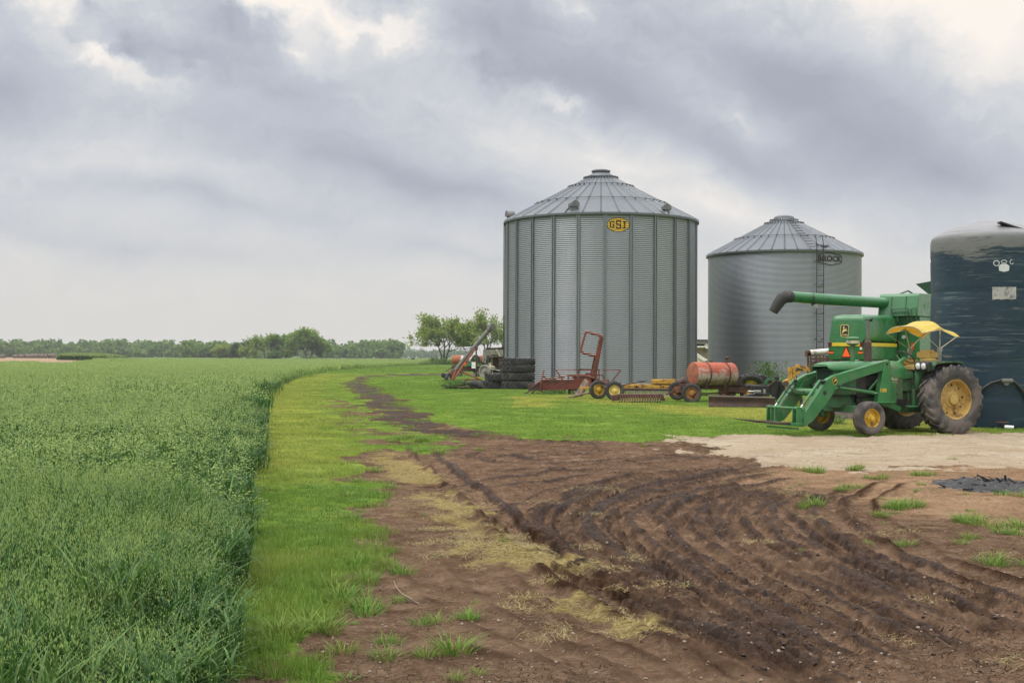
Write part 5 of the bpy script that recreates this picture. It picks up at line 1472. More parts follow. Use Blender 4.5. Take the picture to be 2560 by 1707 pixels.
# leaping-stag badge on the rear hood
EX, EY, EZ = .0, -.01, 2.67
def badge(name, sx, sz, off, mat, par):
    mb = MB(); P = []
    for i in range(24):
        a = 2 * PI * (i + .5) / 24; ca, sa2 = math.cos(a), math.sin(a)
        y = sx * math.copysign(abs(ca) ** .35, ca); z = sz * math.copysign(abs(sa2) ** .35, sa2); P.append((EX + .06 * (EZ + z - 2.24) - .022 - off, EY + y, EZ + z))
    mb.add(P, [tuple(range(24))]); return mb.build(name, mat, par, recalc=False)
bg_ = badge('badge', .150, .215, .0, M['decal_yel'], hd_); badge('badge_field', .134, .198, .004, M['sign_blk'], bg_)
deer = [(632, 645), (662, 600), (668, 560), (690, 532), (676, 512), (668, 494), (684, 484), (690, 470), (700, 452), (708, 478), (707, 500), (704, 538), (735, 540), (748, 505), (757, 508), (752, 545), (768, 562), (790, 582), (764, 582), (745, 574), (705, 594), (664, 628)]
mb = MB(); mb.add([(EX + .06 * (EZ - 2.24 + (570 - b) / 700) - .031, EY - (a - 712) / 690, EZ + (575 - b) / 700) for a, b in deer], [tuple(range(len(deer)))]); mb.build('badge_figure', M['decal_yel'], bg_, recalc=False)
tv, tf = text_polys('JOHN DEERE', .052, .002); mb = MB(); mb.add([(EX + .06 * (EZ - 2.24 - .15 + b) - .031, EY - a * .72, EZ - .142 + b) for a, b, _ in tv], tf); mb.build('badge_lettering', M['decal_yel'], bg_, recalc=False)
# grain tank, extensions, cab block
mb = MB(); mb.prism([(3.10, -1.6, 3.25), (3.30, -1.6, 4.02), (3.42, -1.6, 4.10), (5.0, -1.6, 4.14), (6.4, -1.6, 4.14), (6.4, -1.6, 3.25)], (0, 1.46, 0)); gt = mb.build('grain_tank', M['green_new'], cb, bevel=.03)
mb = MB(); mb.box((4.95, -1.17, 2.15), (2.9, .80, 2.2)); mb.box((4.9, .3, 2.2), (2.8, 1.3, 1.8)); mb.build('side_shield', M['green_new'], cb, bevel=.02)
for y_ in (-.62, -1.15):
    mb = MB(); mb.bar((3.10, y_, 3.28), (3.28, y_, 4.0), .02, .02); mb.build('panel_seam', M['dgreen'], gt)
mb = MB()
for pts in ([(3.05, -.70, 3.30), (3.05, -.70, 3.52), (3.05, -1.28, 3.55), (3.05, -1.28, 2.9)], [(3.05, -.70, 3.40), (3.05, -1.28, 3.42)], [(3.05, -1.28, 3.0), (3.05, -1.40, 3.0), (3.05, -1.40, 3.52), (3.05, -1.57, 3.54), (3.05, -1.57, 2.9)]): mb.tube(pts, .022, 7)
mb.build('handrail', M['dgreen'], cb)
mb = MB(frame=CBM); mb.prism([A(2289, 710, 47.3), A(2348, 699, 47.3), A(2348, 748, 47.3), A(2322, 736, 47.3)], (.3, .4, .0)); mb.build('tank_extension', M['dgreen'], gt)
mb = MB(); mb.tube([(3.5, -.8, 4.08), (4.6, -.8, 4.26), (5.6, -.8, 4.12)], .03, 8); mb.build('tank_rail', [M['dgreen'], M['white']], gt)
mb = MB(frame=CBM); ag = [A(2240, 759, 46.3), A(2207, 757, 45.9), A(2090, 750, 45.2), A(1972, 741.5, 44.6)]; mb.tube(ag, .20, 24)
au = mb.build('unloading_auger', M['green_new'], cb, ang=50)
mb = MB(frame=CBM); mb.tube([A(1977, 742, 44.6), A(1966, 741.5, 44.5), A(1954, 747, 44.5), A(1944, 761, 44.5), A(1933, 779, 44.5)], [.215, .225, .22, .20, .165], 20); mb.build('auger_boot', M['rubber2'], au)
mb = MB(frame=CBM); mb.tube([A(2033, 731, 44.9), A(2035, 742, 44.6), A(2037, 756, 44.6), A(2036, 764, 44.8)], .022, 7); mb.box(A(2034, 761, 44.8), (.16, .06, .08)); mb.lathe([(.05, -.05), (.085, .0), (.085, .04), (.001, .05)], 14, Matrix.Translation(A(2039, 766, 44.7)) @ Matrix.Rotation(PI / 2, 4, 'X'), 1)
mb.build('auger_lamp', [M['black'], M['grey']], au)
mb = MB(); mb.box((3.48, -1.32, 2.15), (.06, .10, .26)); mb.build('marker_lamp', M['amber'], cb)
mb = MB(); mb.tube([(3.50, -1.0, 2.50), (3.42, -1.0, 2.50)], .07, 12); mb.build('work_lamp', M['lens'], cb)
for (x, y, rr_, ww, rm) in ((1.3, 1.0, .60, .36, .32), (1.3, -1.15, .60, .36, .32), (4.7, 1.25, .88, .55, .46), (4.7, -1.40, .88, .55, .46)):
    wheel(cb, (x, y, rr_), 0, rr_, ww, rm, 'rimyel2', 'rubber2', lugs=18, dish=.0, flip=y < 0, seg=36)
mb = MB(); mb.tube([(1.3, -1.1, .6), (1.3, 1.0, .6)], .09, 10); mb.tube([(4.7, -1.3, .88), (4.7, 1.2, .88)], .13, 10); mb.box((3.0, -.05, 1.05), (3.6, 1.1, .4)); mb.build('axle', M['dgreen'], cb)
mb = MB(); mb.box((7.2, -.6, 2.9), (1.5, 1.8, 1.7)); mb.build('cab', M['green_new'], cb, bevel=.06)
mb = MB(); mb.box((7.2, -1.51, 3.1), (1.1, .02, 1.0)); mb.build('cab_window', M['black'], cb)
# ------------------------------------------------------------------ yard: old implements in front of the bins
def base_thing(name, label, cat, u, v, group=None):
    x, y = G(u, v); z = gzf(x, y)
    # the yard rises a little towards the bins: find where the sight line meets it
    for _ in range(6):
        x, y = G(u, v, z); z = gzf(x, y)
    return thing(name, label, cat, (x, y, z), 0, group), y
def TB(t): return MB(t.location)

# stacked tractor tyres
tyA = tyre_mb(.86, .40, .54, 44, 20, .035).build('tractor_tyre', M['rubber2'], None, ang=40)
sx, sy_ = .30, 62.9; zb = gzf(sx, sy_)
NAMES = ['bottom', 'second', 'third', 'top']
STK = [('worn black tractor tyre at the very bottom of the four tyre stack', 0.42), ('black tractor tyre lying second from the bottom in the tall stack', .40), ('black tractor tyre lying third from the bottom of the tall stack', .37), ('black tractor tyre lying on top of the tall four tyre stack', .35)]
z = zb
for k, (lb, tw) in enumerate(STK):
    o = tyA if k == 0 else tyA.copy()
    if k: COL.objects.link(o)
    o.scale = (1, tw / .40, 1) ; o.rotation_euler = (PI / 2, 0, rnd.uniform(0, 6)); o.location = (sx + rnd.uniform(-.03, .03), sy_, z + tw / 2); z += tw + .012
    tag(o, lb, 'tyre', 'tractor tyres piled by the tall bin')
z = zb
for k, (lb, dx, tw) in enumerate([('black tractor tyre under the shorter two tyre stack beside the tall stack', -1.06, .40), ('black tractor tyre on top of the shorter two tyre stack', -.80, .38)]):
    o = tyA.copy(); COL.objects.link(o); o.scale = (1, tw / .40, 1); o.rotation_euler = (PI / 2, 0, 1.3 + k); o.location = (sx + dx, sy_ + .75 - .25 * k, z + tw / 2); z += tw + .01
    tag(o, lb, 'tyre', 'tractor tyres piled by the tall bin')
# flat innertube-like tyre, branches and weeds at the foot of the stacks
t, Y = base_thing('old_tyre', 'slumped grey tyre lying flat left of the tyre stacks', 'tyre', 1183, 972)
mb = TB(t)
pts = [A(1168, 967, Y), A(1172, 962, Y), A(1182, 960, Y), A(1196, 961, Y), A(1206, 964, Y)]
mb.tube(pts, [.08, .17, .20, .20, .17], 14); mb.build('casing', M['rubber2'], t)
t, Y = base_thing('brush_pile', 'dark heap of broken branches and boards beside the auger', 'brush pile', 1150, 972)
mb = TB(t); q_ = random.Random(3)
for k in range(46):
    c = Vector((t.location.x + q_.uniform(-.7, .75), Y + q_.uniform(-.3, .5), t.location.z + abs(q_.gauss(.02, .16))))
    d = Vector((q_.gauss(0, 1), q_.gauss(0, .5), q_.gauss(.02, .18))).normalized() * q_.uniform(.25, .8)
    mb.tube([c - d * .5, c + Vector((0, 0, q_.uniform(-.02, .05))), c + d * .5], q_.uniform(.012, .045), 6)
mb.build('branches', M['bark'], t)
mb = TB(t); mb.bar(A(1146, 968, Y - .4), A(1172, 966, Y - .4), .12, .05); mb.build('pale_board', M['wood'], t)
def weed(name, label, u, v, w_, h_, k, seed, mat='tuft', leaf=.07):
    t, Y = base_thing(name, label, 'weeds', u, v)
    rs = np.random.RandomState(seed); p = PM()
    root = np.stack([rs.normal(0, w_ * .33, k), rs.normal(0, w_ * .25, k), np.zeros(k)], 1)
    p.ribbons(root, rs.uniform(0, 6.3, k), h_ * rs.uniform(.5, 1.1, k), rs.uniform(.1, .7, k), .02, 3, ccol(rs, k))
    c = root[rs.randint(0, k, k * 9)] + np.stack([rs.normal(0, .10 * w_ + .05, k * 9), rs.normal(0, .1, k * 9), h_ * rs.uniform(.15, 1.05, k * 9)], 1)
    p.cards(c, rs.uniform(.5, 1.2, k * 9) * leaf, ccol(rs, k * 9), rs, .55)
    o = p.build('foliage', M[mat]); o.parent = t
    return t
M['weed'] = leaf_mat('weed_leaves', (.075, .15, .035), (.16, .27, .075))
weed('weed_clump', 'low grey green weeds growing between auger and brush pile', 1136, 972, 1.1, .42, 90, 11, 'weed', .05)
weed('weed_clump', 'dark grass clump growing under the red bale loader', 1390, 985, 1.0, .16, 40, 12, 'weed', .05)
weed('weed_clump', 'tall leafy weeds growing against the shorter bin', 1921, 968, 1.3, 1.35, 80, 13, 'weed', .075)
weed('weed_clump', 'ragged weeds under the tractor between its front wheels', 2092, 1062, .45, .26, 40, 14, 'weed', .025)

# red bale loader
t, Y = base_thing('bale_loader', 'rusty red bale loader with an upright chute and bent tube loop', 'bale loader', 1410, 985)
L_ = lambda u, v, dy=0: A(u, v, Y + dy)
mb = TB(t)
mb.prism([L_(1351, 952), L_(1484, 945), L_(1489, 968), L_(1351, 977)], (0, .05, 0)); mb.prism([L_(1351, 952, .55), L_(1484, 945, .55), L_(1489, 968, .55), L_(1351, 977, .55)], (0, .05, 0))
mb.prism([L_(1351, 974), L_(1489, 966), L_(1489, 968), L_(1351, 977)], (0, .55, 0)); mb.bar(L_(1351, 976, -.03), L_(1489, 968, -.03), .05, .06)
mb.build('trough', M['red'], t, bevel=.01)
mb = TB(t); mb.prism([L_(1320, 959), L_(1352, 956), L_(1352, 976), L_(1321, 977)], (0, .4, 0)); mb.bar(L_(1311, 985), L_(1332, 973), .06, .06); mb.tube([L_(1330, 984), L_(1338, 973)], .05, 8); mb.tube([L_(1311, 985), L_(1332, 986, -.1)], .035, 6); mb.build('pickup_nose', M['rustdk'], t, bevel=.01)
mb = TB(t); mb.prism([L_(1478, 946), L_(1490, 946), L_(1509.5, 843), L_(1500, 838)], (0, .40, 0)); mb.prism([L_(1473, 948, .2), L_(1480, 948, .2), L_(1490, 890, .2), L_(1485, 890, .2)], (0, .04, 0)); mb.prism([L_(1480, 968), L_(1494, 967), L_(1491, 944), L_(1477, 945)], (0, .5, 0)); mb.build('upright_chute', M['red'], t, bevel=.015)
mb = TB(t); mb.tube([L_(1506, 841, .05), L_(1500, 838.5, .05), L_(1483, 834, .05), L_(1466, 829.5, .05), L_(1463.5, 832, .05), L_(1458, 852, .05), L_(1452, 875, .05), L_(1454, 880, .05), L_(1462, 884, .05), L_(1480, 888, .05), L_(1490, 889, .05)], .055, 8); mb.build('loop_rail', M['redlt'], t)
mb = TB(t); mb.tube([L_(1353, 952, -.03), L_(1385, 946, -.03), L_(1420, 939, -.03), L_(1448, 937, -.03), L_(1468, 940, -.03), L_(1486, 945, -.03)], .034, 7)
for u in (1388, 1420, 1446): mb.tube([L_(u, 953 - (u - 1388) * .06, -.03), L_(u + 1, 945 - (u - 1388) * .13, -.03)], .03, 6)
mb.build('guard_rail', M['redlt'], t)
mb = TB(t); mb.bar(L_(1360, 924, -.06), L_(1347.5, 983, -.06), .09, .05); mb.tube([L_(1357, 940, .3), L_(1374, 953, .3)], .03, 6); mb.tube([L_(1358, 938, .4), L_(1371, 953, .4)], .03, 6); mb.tube([L_(1328, 968, -.05), L_(1352, 951, -.05)], .03, 6); mb.build('support_leg', M['redlt'], t)
wheel(t, L_(1437, 979, .2) - t.location, PI, .30, .16, .17, 'cream', 'rubber2', seg=28, hub=.05)
mb = TB(t); mb.tube([L_(1437, 979, .2), L_(1437, 975, .8)], .04, 8); mb.bar(L_(1437, 975, .5), L_(1470, 967, .4), .08, .08); mb.build('axle', M['rustdk'], t)

# side delivery rake frame behind the loader
t, Y = base_thing('dump_rake', 'rusty tubular dump rake frame standing against the tall bin wall', 'hay rake', 1470, 983)
L_ = lambda u, v, dy=0: A(u, v, Y + dy)
mb = TB(t)
for a, b in (((1389, 925), (1447, 925)), ((1446, 924), (1500, 925)), ((1500, 926), (1552, 925.5)), ((1435, 937), (1507, 937)), ((1390, 925), (1406, 949)), ((1447, 925), (1445, 938)), ((1551, 926), (1526, 958)), ((1506, 937), (1517, 957)), ((1430, 945), (1440, 937)), ((1491, 925), (1492, 950)), ((1497, 925), (1498, 950))):
    mb.bar(L_(*a), L_(*b), .07, .055)
mb.build('frame', M['redlt'], t)
mb = TB(t); mb.prism([L_(1434, 946), L_(1436, 941), L_(1480, 941), L_(1484, 946), L_(1476, 950), L_(1440, 950)], (0, .5, 0)); mb.box(L_(1470, 934.5, .2), (.25, .2, .06)); mb.bar(L_(1487, 950), L_(1499, 950), .1, .1); mb.build('seat_pan', M['red'], t, bevel=.02)
for u in (1412, 1520):
    mb = TB(t); mb.bar(L_(u, 948), L_(u, 982), .06, .06); mb.build('leg', M['rustdk'], t)

# two planks and a pole leaning on the wheel
t, Y = base_thing('plank', 'broad weathered plank leaning left of the yellow wheels', 'plank', 1443, 992, 'planks leaning by the yellow rake')
mb = TB(t); mb.bar(A(1441, 990, Y), A(1466, 950, Y + .9), .20, .05, up=(0, 1, 0)); mb.build('board', M['wood'], t)
t, Y = base_thing('plank', 'narrow brown plank leaning just behind the broad plank', 'plank', 1452, 991, 'planks leaning by the yellow rake')
mb = TB(t); mb.bar(A(1450, 989, Y), A(1471, 955, Y + .8), .16, .05, up=(0, 1, 0)); mb.build('board', M['rust'], t)
t, Y = base_thing('drawbar_pole', 'long rusty pole sloping from the grass up to the yellow wheel', 'pole', 1420, 994)
mb = TB(t); mb.tube([A(1417, 994, Y - .1), A(1427, 993, Y - .1), A(1480, 979, Y - .2), A(1513, 966, Y - .25)], [.05, .05, .045, .04], 8); mb.build('pole', M['wood'], t)
mb = TB(t); mb.bar(A(1503, 953, Y + .1), A(1518, 969, Y - .1), .30, .10, up=(0, 1, 0)); mb.build('clevis', M['rust'], t)

# yellow rake with long bar
t, Y = base_thing('hay_rake', 'yellow hay rake with black tyres and a long tined bar', 'hay rake', 1540, 998)
L_ = lambda u, v, dy=0: A(u, v, Y + dy)
wheel(t, L_(1496, 974, .25) - t.location, .25, .37, .20, .22, 'rimyel2', 'rubber2', seg=36, flip=True, hub=.06)
wheel(t, L_(1537, 976.5, -.35) - t.location, -.2, .375, .20, .215, 'decal_yel', 'rubber2', seg=36, flip=True, hub=.06)
mb = TB(t); mb.bar(L_(1478, 969, .3), L_(1500, 969, .3), .16, .22); mb.bar(L_(1450, 970, .3), L_(1482, 969, .3), .08, .10); mb.bar(L_(1482, 962, .2), L_(1484, 974, .2), .18, .16)
mb.bar(L_(1548, 967), L_(1690, 969), .12, .16); mb.bar(L_(1556, 963.5, .9), L_(1690, 964, .9), .10, .12); mb.bar(L_(1588, 964), L_(1594, 969), .12, .1); mb.bar(L_(1655, 964), L_(1660, 969), .12, .1)
mb.build('frame', M['indyel'], t, bevel=.012)
mb = TB(t); mb.prism([L_(1632, 949, .6), L_(1690, 948, .6), L_(1686, 958, .6), L_(1676, 960, .6), L_(1633, 959.5, .6)], (0, .7, 0)); mb.build('gear_guard', M['indyel'], t, bevel=.02)
mb = TB(t); mb.tube([L_(1553, 972.5, -.05), L_(1690, 974, -.05)], .05, 10); mb.tube([L_(1549, 964, -.3), L_(1618, 950.5, -.1)], .028, 7); mb.tube([L_(1504, 964, .3), L_(1537, 977, -.3)], .06, 8); mb.bar(L_(1518, 962), L_(1526, 955), .2, .12); mb.build('crossbar', M['rustdk'], t)
mb = TB(t); q_ = random.Random(9)
for k in range(72):
    u = 1556 + k * 1.75; du = q_.uniform(-2.5, 2.5); mb.tube([L_(u, 974, .05 + .25 * (k % 3)), L_(u + du, 984 + q_.uniform(0, 6), .02 + .25 * (k % 3)), L_(u + du * 1.4 - 1, 991, -.06 + .25 * (k % 3))], .016, 4)
mb.build('tines', M['grey'], t)
for u in (1588, 1625): 
    mb = TB(t); mb.bar(L_(u, 972, .1), L_(u + 1, 984, .1), .05, .03); mb.build('bracket', M['indyel'], t)
t, Y = base_thing('rotary_hoe', 'rusty brown ridged tiller bar lying in the grass before the rake', 'tiller', 1595, 1006)
L_ = lambda u, v, dy=0: A(u, v, Y + dy)
mb = TB(t); mb.prism([L_(1529, 988), L_(1545, 986), L_(1548, 1000), L_(1532, 1003)], (0, .4, 0)); mb.prism([L_(1653, 986), L_(1659, 988), L_(1664, 1003), L_(1655, 1002)], (0, .4, 0)); mb.bar(L_(1540, 989.5, .2), L_(1656, 989, .2), .3, .14)
mb.build('frame', M['rust'], t, bevel=.015)
for k in range(17):
    mb = TB(t); u = 1549 + k * 6.35; mb.prism([L_(u, 988, -.05), L_(u + 3.4, 988, -.05), L_(u + 3.0, 999.5, -.12), L_(u + .6, 999.5, -.12)], (0, .16, 0)); mb.tube([L_(u + 1, 998, -.05), L_(u - .5, 1004, -.2)], .03, 5); mb.build('tine', M['rust'], t)

# tank wagon
m, q = new_mat('flaking_red_tank'); M['redtank'] = m
tc = q.n('ShaderNodeTexCoord').outputs['Object']; zz_ = q.n('ShaderNodeSeparateXYZ', {0: tc}).outputs[2]
a_ = q.noise(q.mapping(tc, scale=(1, 1, 2.0)), 1.9, 7, .68, .5); b_ = q.noise(tc, 9, 5, .6)
fade = q.math('ADD', q.mr(zz_, .80, 1.62, .62, -.28), q.math('MULTIPLY', q.math('SUBTRACT', a_, .5), 1.7))
colr = q.mix(q.mr(fade, .12, .50), q.mix(b_, (.30, .052, .018), (.41, .085, .032)), q.mix(b_, (.40, .31, .25), (.56, .49, .44)))
colr = q.mix(q.math('MULTIPLY', q.mr(a_, .60, .66), .8), colr, (.30, .075, .04))
colr = q.mix(q.mr(q.noise(tc, 6.0, 5, .7), .66, .72), colr, (.13, .045, .03))
colr = q.mix(q.math('MULTIPLY', q.mr(zz_, .78, .92, 1, 0), q.mr(b_, .4, .6)), colr, (.20, .075, .03))
bs = q.n('ShaderNodeBsdfPrincipled', {'Base Color': colr, 'Roughness': .6}); q.n('ShaderNodeOutputMaterial', {0: bs.outputs[0]})
t, Y = base_thing('tank_wagon', 'four wheeled wagon carrying a flaking red and white fuel tank', 'tank wagon', 1765, 1004)
L_ = lambda u, v, dy=0: A(u, v, Y + dy)
c0, c1 = L_(1733, 934, .0), L_(1828, 935, .75)
ax_ = (c1 - c0).normalized(); Mx = Matrix.Translation(c0) @ ax_.to_track_quat('Z', 'Y').to_matrix().to_4x4()
ln = (c1 - c0).length; rk = .445
mb = TB(t); mb.lathe([(.001, -.05), (rk * .6, -.045), (rk * .96, -.01), (rk, .02), (rk, ln - .02), (rk * .96, ln + .03), (rk * .75, ln + .11), (.001, ln + .16)], 48, Mx); tnk = mb.build('tank', M['redtank'], t, ang=50)
M['redend'] = paint('rusty_red_end', (.34, .11, .055), .75, 0, .2, 5, (.22, .08, .045), .45, 4, .1)
mb = TB(t); mb.lathe([(.001, -.056), (rk * .6, -.051), (rk * .94, -.016)], 40, Mx); mb.build('tank_end', M['redend'], tnk)
for f in (.30, .80):
    mb = TB(t); mb.lathe([(rk + .012, ln * f - .035), (rk + .012, ln * f + .035)], 48, Mx); mb.bar(c0 + ax_ * ln * f + Vector((.0, -rk, -.1)), c0 + ax_ * ln * f + Vector((0, -rk + .1, -.60)), .07, .03); mb.build('strap', M['rustdk'], t)
mb = TB(t); pf = c0 + ax_ * ln * .88 + Vector((0, 0, rk)); mb.tube([pf - Vector((0, 0, .05)), pf + Vector((0, 0, .16))], .04, 8); mb.lathe([(.07, .14), (.09, .17), (.09, .21), (.001, .23)], 12, Matrix.Translation(pf)); pf = c0 + ax_ * ln * .46 + Vector((0, 0, rk)); mb.tube([pf - Vector((0, 0, .02)), pf + Vector((0, 0, .05))], .06, 10); mb.build('filler_cap', M['rust'], tnk)
mb = TB(t); mb.bar(L_(1700, 966, -.2), L_(1870, 967, 1.1), .09, .20); mb.bar(L_(1712, 966, .6), L_(1880, 967, 1.9), .09, .20)
for f in (.05, .3, .6, .9): mb.bar(L_(1706 + 168 * f, 968, -.2 + 1.3 * f), L_(1716 + 168 * f, 968, .7 + 1.3 * f), .08, .12)
mb.bar(L_(1690, 972, .2), L_(1729, 976, -.3), .22, .16); mb.bar(L_(1750, 984, .0), L_(1870, 980, 1.4), .05, .06); mb.bar(L_(1800, 972, .7), L_(1862, 976, .7), .16, .18); mb.bar(L_(1729, 983, -.3), L_(1695, 977, .8), .09, .09); mb.bar(L_(1872, 983, 1.2), L_(1815, 977, 2.0), .09, .09)
mb.bar(L_(1696, 975, .3), L_(1664, 986, .1), .05, .06); mb.tube([L_(1750, 988, .2), L_(1800, 988, .6)], .025, 6)
mb.build('chassis', M['rust'], t, bevel=.01)
wheel(t, L_(1729.5, 983, -.45) - t.location, -.15, .37, .20, .215, 'rimorange', 'rubber2', seg=36, flip=True, hub=.07)
wheel(t, L_(1694, 976.5, .75) - t.location, -.25, .36, .20, .20, 'rimorange', 'rubber2', seg=36, flip=True, hub=.07)
wheel(t, L_(1874, 983, 1.0) - t.location, -.2, .37, .20, .215, 'rimorange', 'rubber2', seg=36, flip=True, hub=.07)
wheel(t, L_(1818, 978, 2.1) - t.location, -.2, .36, .20, .21, 'rimorange', 'rubber2', seg=36, flip=True, hub=.07)
mb = TB(t); mb.box(L_(1838, 951, 1.0), (.45, .5, .36)); mb.tube([L_(1832, 938, .9), L_(1840, 940, .9), L_(1845, 956, .9)], .02, 6); mb.tube([L_(1696, 957, .2), L_(1708, 951, .2), L_(1716, 957, .2)], .12, 8); mb.build('pump', M['rustdk'], t, bevel=.02)

# grader blade and loader bucket
t, Y = base_thing('grader_blade', 'long dark brown steel grader blade standing in the grass', 'grader blade', 1850, 1018)
L_ = lambda u, v, dy=0: A(u, v, Y + dy)
P = []
for u, v0_, v1_ in ((1771.5, 989, 1017), (1850, 991, 1019), (1937, 994, 1018.5)):
    P.append([L_(u, v0_ + (v1_ - v0_) * f, .10 * math.sin(f * PI) - .02) for f in np.linspace(0, 1, 7)])
mb = TB(t); mb.grid(P); o = mb.build('blade', M['rustdk'], t); s_ = o.modifiers.new('sheet', 'SOLIDIFY'); s_.thickness = .03
mb = TB(t); mb.bar(L_(1771.5, 988.6, .0), L_(1937, 993.6, .0), .06, .03); mb.build('top_edge', M['grey'], t)
mb = TB(t); mb.bar(L_(1860, 992, .1), L_(1895, 986, .5), .14, .12); mb.prism([L_(1880, 988, .3), L_(1925, 990, .3), L_(1925, 984, .3), L_(1890, 981, .3)], (0, .3, 0)); mb.build('mount', M['black'], t, bevel=.01)
t, Y = base_thing('skid_attachment', 'black hydraulic attachment with a bright cylinder rod above the grader blade', 'attachment', 1890, 1012)
L_ = lambda u, v, dy=0: A(u, v, Y + dy)
mb = TB(t); mb.box(L_(1898, 973, .3), (.62, .4, .28)); mb.box(L_(1890, 966, .5), (.7, .3, .1)); mb.bar(L_(1880, 980, .3), L_(1912, 982, .3), .2, .12); mb.tube([L_(1868, 963, .5), L_(1880, 970, .4), L_(1900, 962, .4), L_(1915, 960, .4)], .025, 6); mb.tube([L_(1893, 963, .3), L_(1896, 975, .1)], .02, 6); mb.bar(L_(1896, 984, .3), L_(1898, 1011, .2), .2, .2); mb.bar(L_(1875, 985, .4), L_(1876, 1011, .4), .08, .08)
mb.build('body', M['black'], t, bevel=.012)
mb = TB(t); mb.tube([L_(1884.5, 978, -.0), L_(1902, 978.5, -.0)], .045, 10, mi=1); mb.tube([L_(1870, 977.8, -.0), L_(1885, 978, .0)], .024, 8); mb.box(L_(1911, 978, .0), (.07, .1, .16), mi=1); mb.build('cylinder', [M['steel'], M['grey']], t)
mb = TB(t); mb.bar(L_(1868, 984, .2), L_(1877, 985, .2), .12, .1); mb.bar(L_(1905, 990, .35), L_(1924, 991, .3), .06, .05); mb.bar(L_(1912, 987, .35), L_(1920, 992, .3), .06, .05); mb.build('yellow_link', M['indyel'], t)
t, Y = base_thing('loader_bucket', 'black steel loader bucket tipped up behind the tractor fork', 'bucket', 1945, 1010)
L_ = lambda u, v, dy=0: A(u, v, Y + dy)
mb = TB(t); mb.prism([L_(1917, 968), L_(1941, 950), L_(1949, 953), L_(1940, 996), L_(1926, 987), L_(1916, 979)], (0, .05, 0)); mb.prism([L_(1941, 950), L_(1962, 958, .6), L_(1963, 975, .8), L_(1950, 1000, .6), L_(1940, 996)], (0, .06, 0)); mb.prism([L_(1949, 953, .3), L_(1963, 956, .3), L_(1964, 985, .3), L_(1945, 1002, .3)], (0, 1.2, 0))
mb.build('shell', M['black'], t, bevel=.01)
mb = TB(t); mb.bar(L_(1917, 967.5, -.02), L_(1941.5, 949.5, -.02), .05, .04); mb.build('cutting_edge', M['rust'], t)
mb = TB(t); mb.box(L_(1942, 946, .5), (.15, .2, .12)); mb.bar(L_(1945, 1000, .4), L_(1940, 1011, .4), .1, .1); mb.build('bracket', M['black'], t)

# black tyres with a yellow rim behind the wagon
t, Y = base_thing('mower_deck', 'dark rotary mower with a green guard and yellow wheel by the shorter bin', 'mower', 1890, 985)
L_ = lambda u, v, dy=0: A(u, v, Y + dy)
r_ = rim_mb(.27, .25, .02, 0, .06).build('wheel', [M['rimyel2'], M['black']], t, loc=L_(1878, 957.5) - t.location, rot=(R(-40), 0, PI - .2))
tyre_mb(.52, .30, .28, 36, 16, .03).build('tyre', M['rubber2'], r_)
mb = TB(t); mb.prism([L_(1880, 958, .4), L_(1895, 938, .4), L_(1905, 935, .4), L_(1917, 940, .4), L_(1926, 952, .4), L_(1915, 968, .4), L_(1885, 968, .4)], (0, .6, 0)); mb.prism([L_(1845, 946, .5), L_(1862, 936, .5), L_(1870, 937, .5), L_(1880, 950, .5), L_(1876, 966, .5), L_(1846, 962, .5)], (0, .5, 0)); mb.build('deck', M['black'], t, bevel=.04)
mb = TB(t); P = []
for k in range(9):
    f = k / 8; u = 1904 + 31 * f; v = 962 - 17 * math.sin(f * PI * .62) ; P.append([L_(u, v, .0), L_(u + 2, v - .5, .5)])
mb.grid(P); mb.prism([L_(1904, 962), L_(1918, 947), L_(1928, 945.5), L_(1936, 949), L_(1930, 960)], (0, .05, 0)); mb.prism([L_(1948, 950, .1), L_(1955, 945, .1), L_(1964, 945.5, .1), L_(1963, 952, .1)], (0, .5, 0)); mb.build('guard', M['green'], t, bevel=.01)
mb = TB(t); mb.lathe([(.09, 0), (.09, .06), (.001, .08)], 12, Matrix.Translation(L_(1925, 953, -.02)) @ Matrix.Rotation(PI / 2, 4, 'X')); mb.bar(L_(1860, 962, .1), L_(1925, 958, .1), .04, .04); mb.tube([L_(1922, 951, -.1), L_(1926, 950.5, -.1)], .05, 8); mb.build('gearbox', M['black'], t)

# yellow backhoe frame and rusty crate stand
t, Y = base_thing('backhoe_frame', 'yellow backhoe frame of crooked steel links behind the loader arms', 'backhoe', 1985, 1015)
L_ = lambda u, v, dy=0: A(u, v, Y + dy)
mb = TB(t)
for a, b, wd in (((1974, 918), (1976, 955), .16), ((1984, 916), (1985, 950), .14), ((1990, 914), (2016, 922), .16), ((2008, 916), (2014, 928), .18), ((2012, 917), (2024, 928), .14), ((1976, 938), (2000, 930), .12), ((1969, 925), (1974, 928), .06), ((1985, 948), (1972, 962), .2), ((1970, 962), (1990, 956), .16)):
    mb.bar(L_(*a), L_(*b), wd, wd * .8)
mb.prism([L_(1960, 952), L_(1974, 946), L_(1982, 950), L_(1978, 968), L_(1968, 972)], (0, .3, 0)); mb.bar(L_(2000, 983, .1), L_(2060, 984, .1), .14, .12); mb.bar(L_(1990, 1006, .1), L_(1994, 1006, .1), .1, .12); mb.bar(L_(1974, 950, .3), L_(1978, 1012, .3), .1, .1)
mb.build('frame', M['indyel'], t, bevel=.012)
mb = TB(t); mb.tube([L_(1992, 952), L_(1986, 936), L_(1992, 926), L_(2004, 922)], .06, 10); mb.lathe([(.1, -.1), (.1, .1)], 12, Matrix.Translation(L_(1963, 959, -.1)) @ Matrix.Rotation(PI / 2, 4, 'X'), caps=True); mb.bar(L_(1990, 955, .2), L_(2030, 975, .2), .14, .14); mb.bar(L_(2000, 985, .2), L_(2004, 1010, .2), .1, .1); mb.bar(L_(2040, 985, .2), L_(2042, 1010, .2), .1, .1)
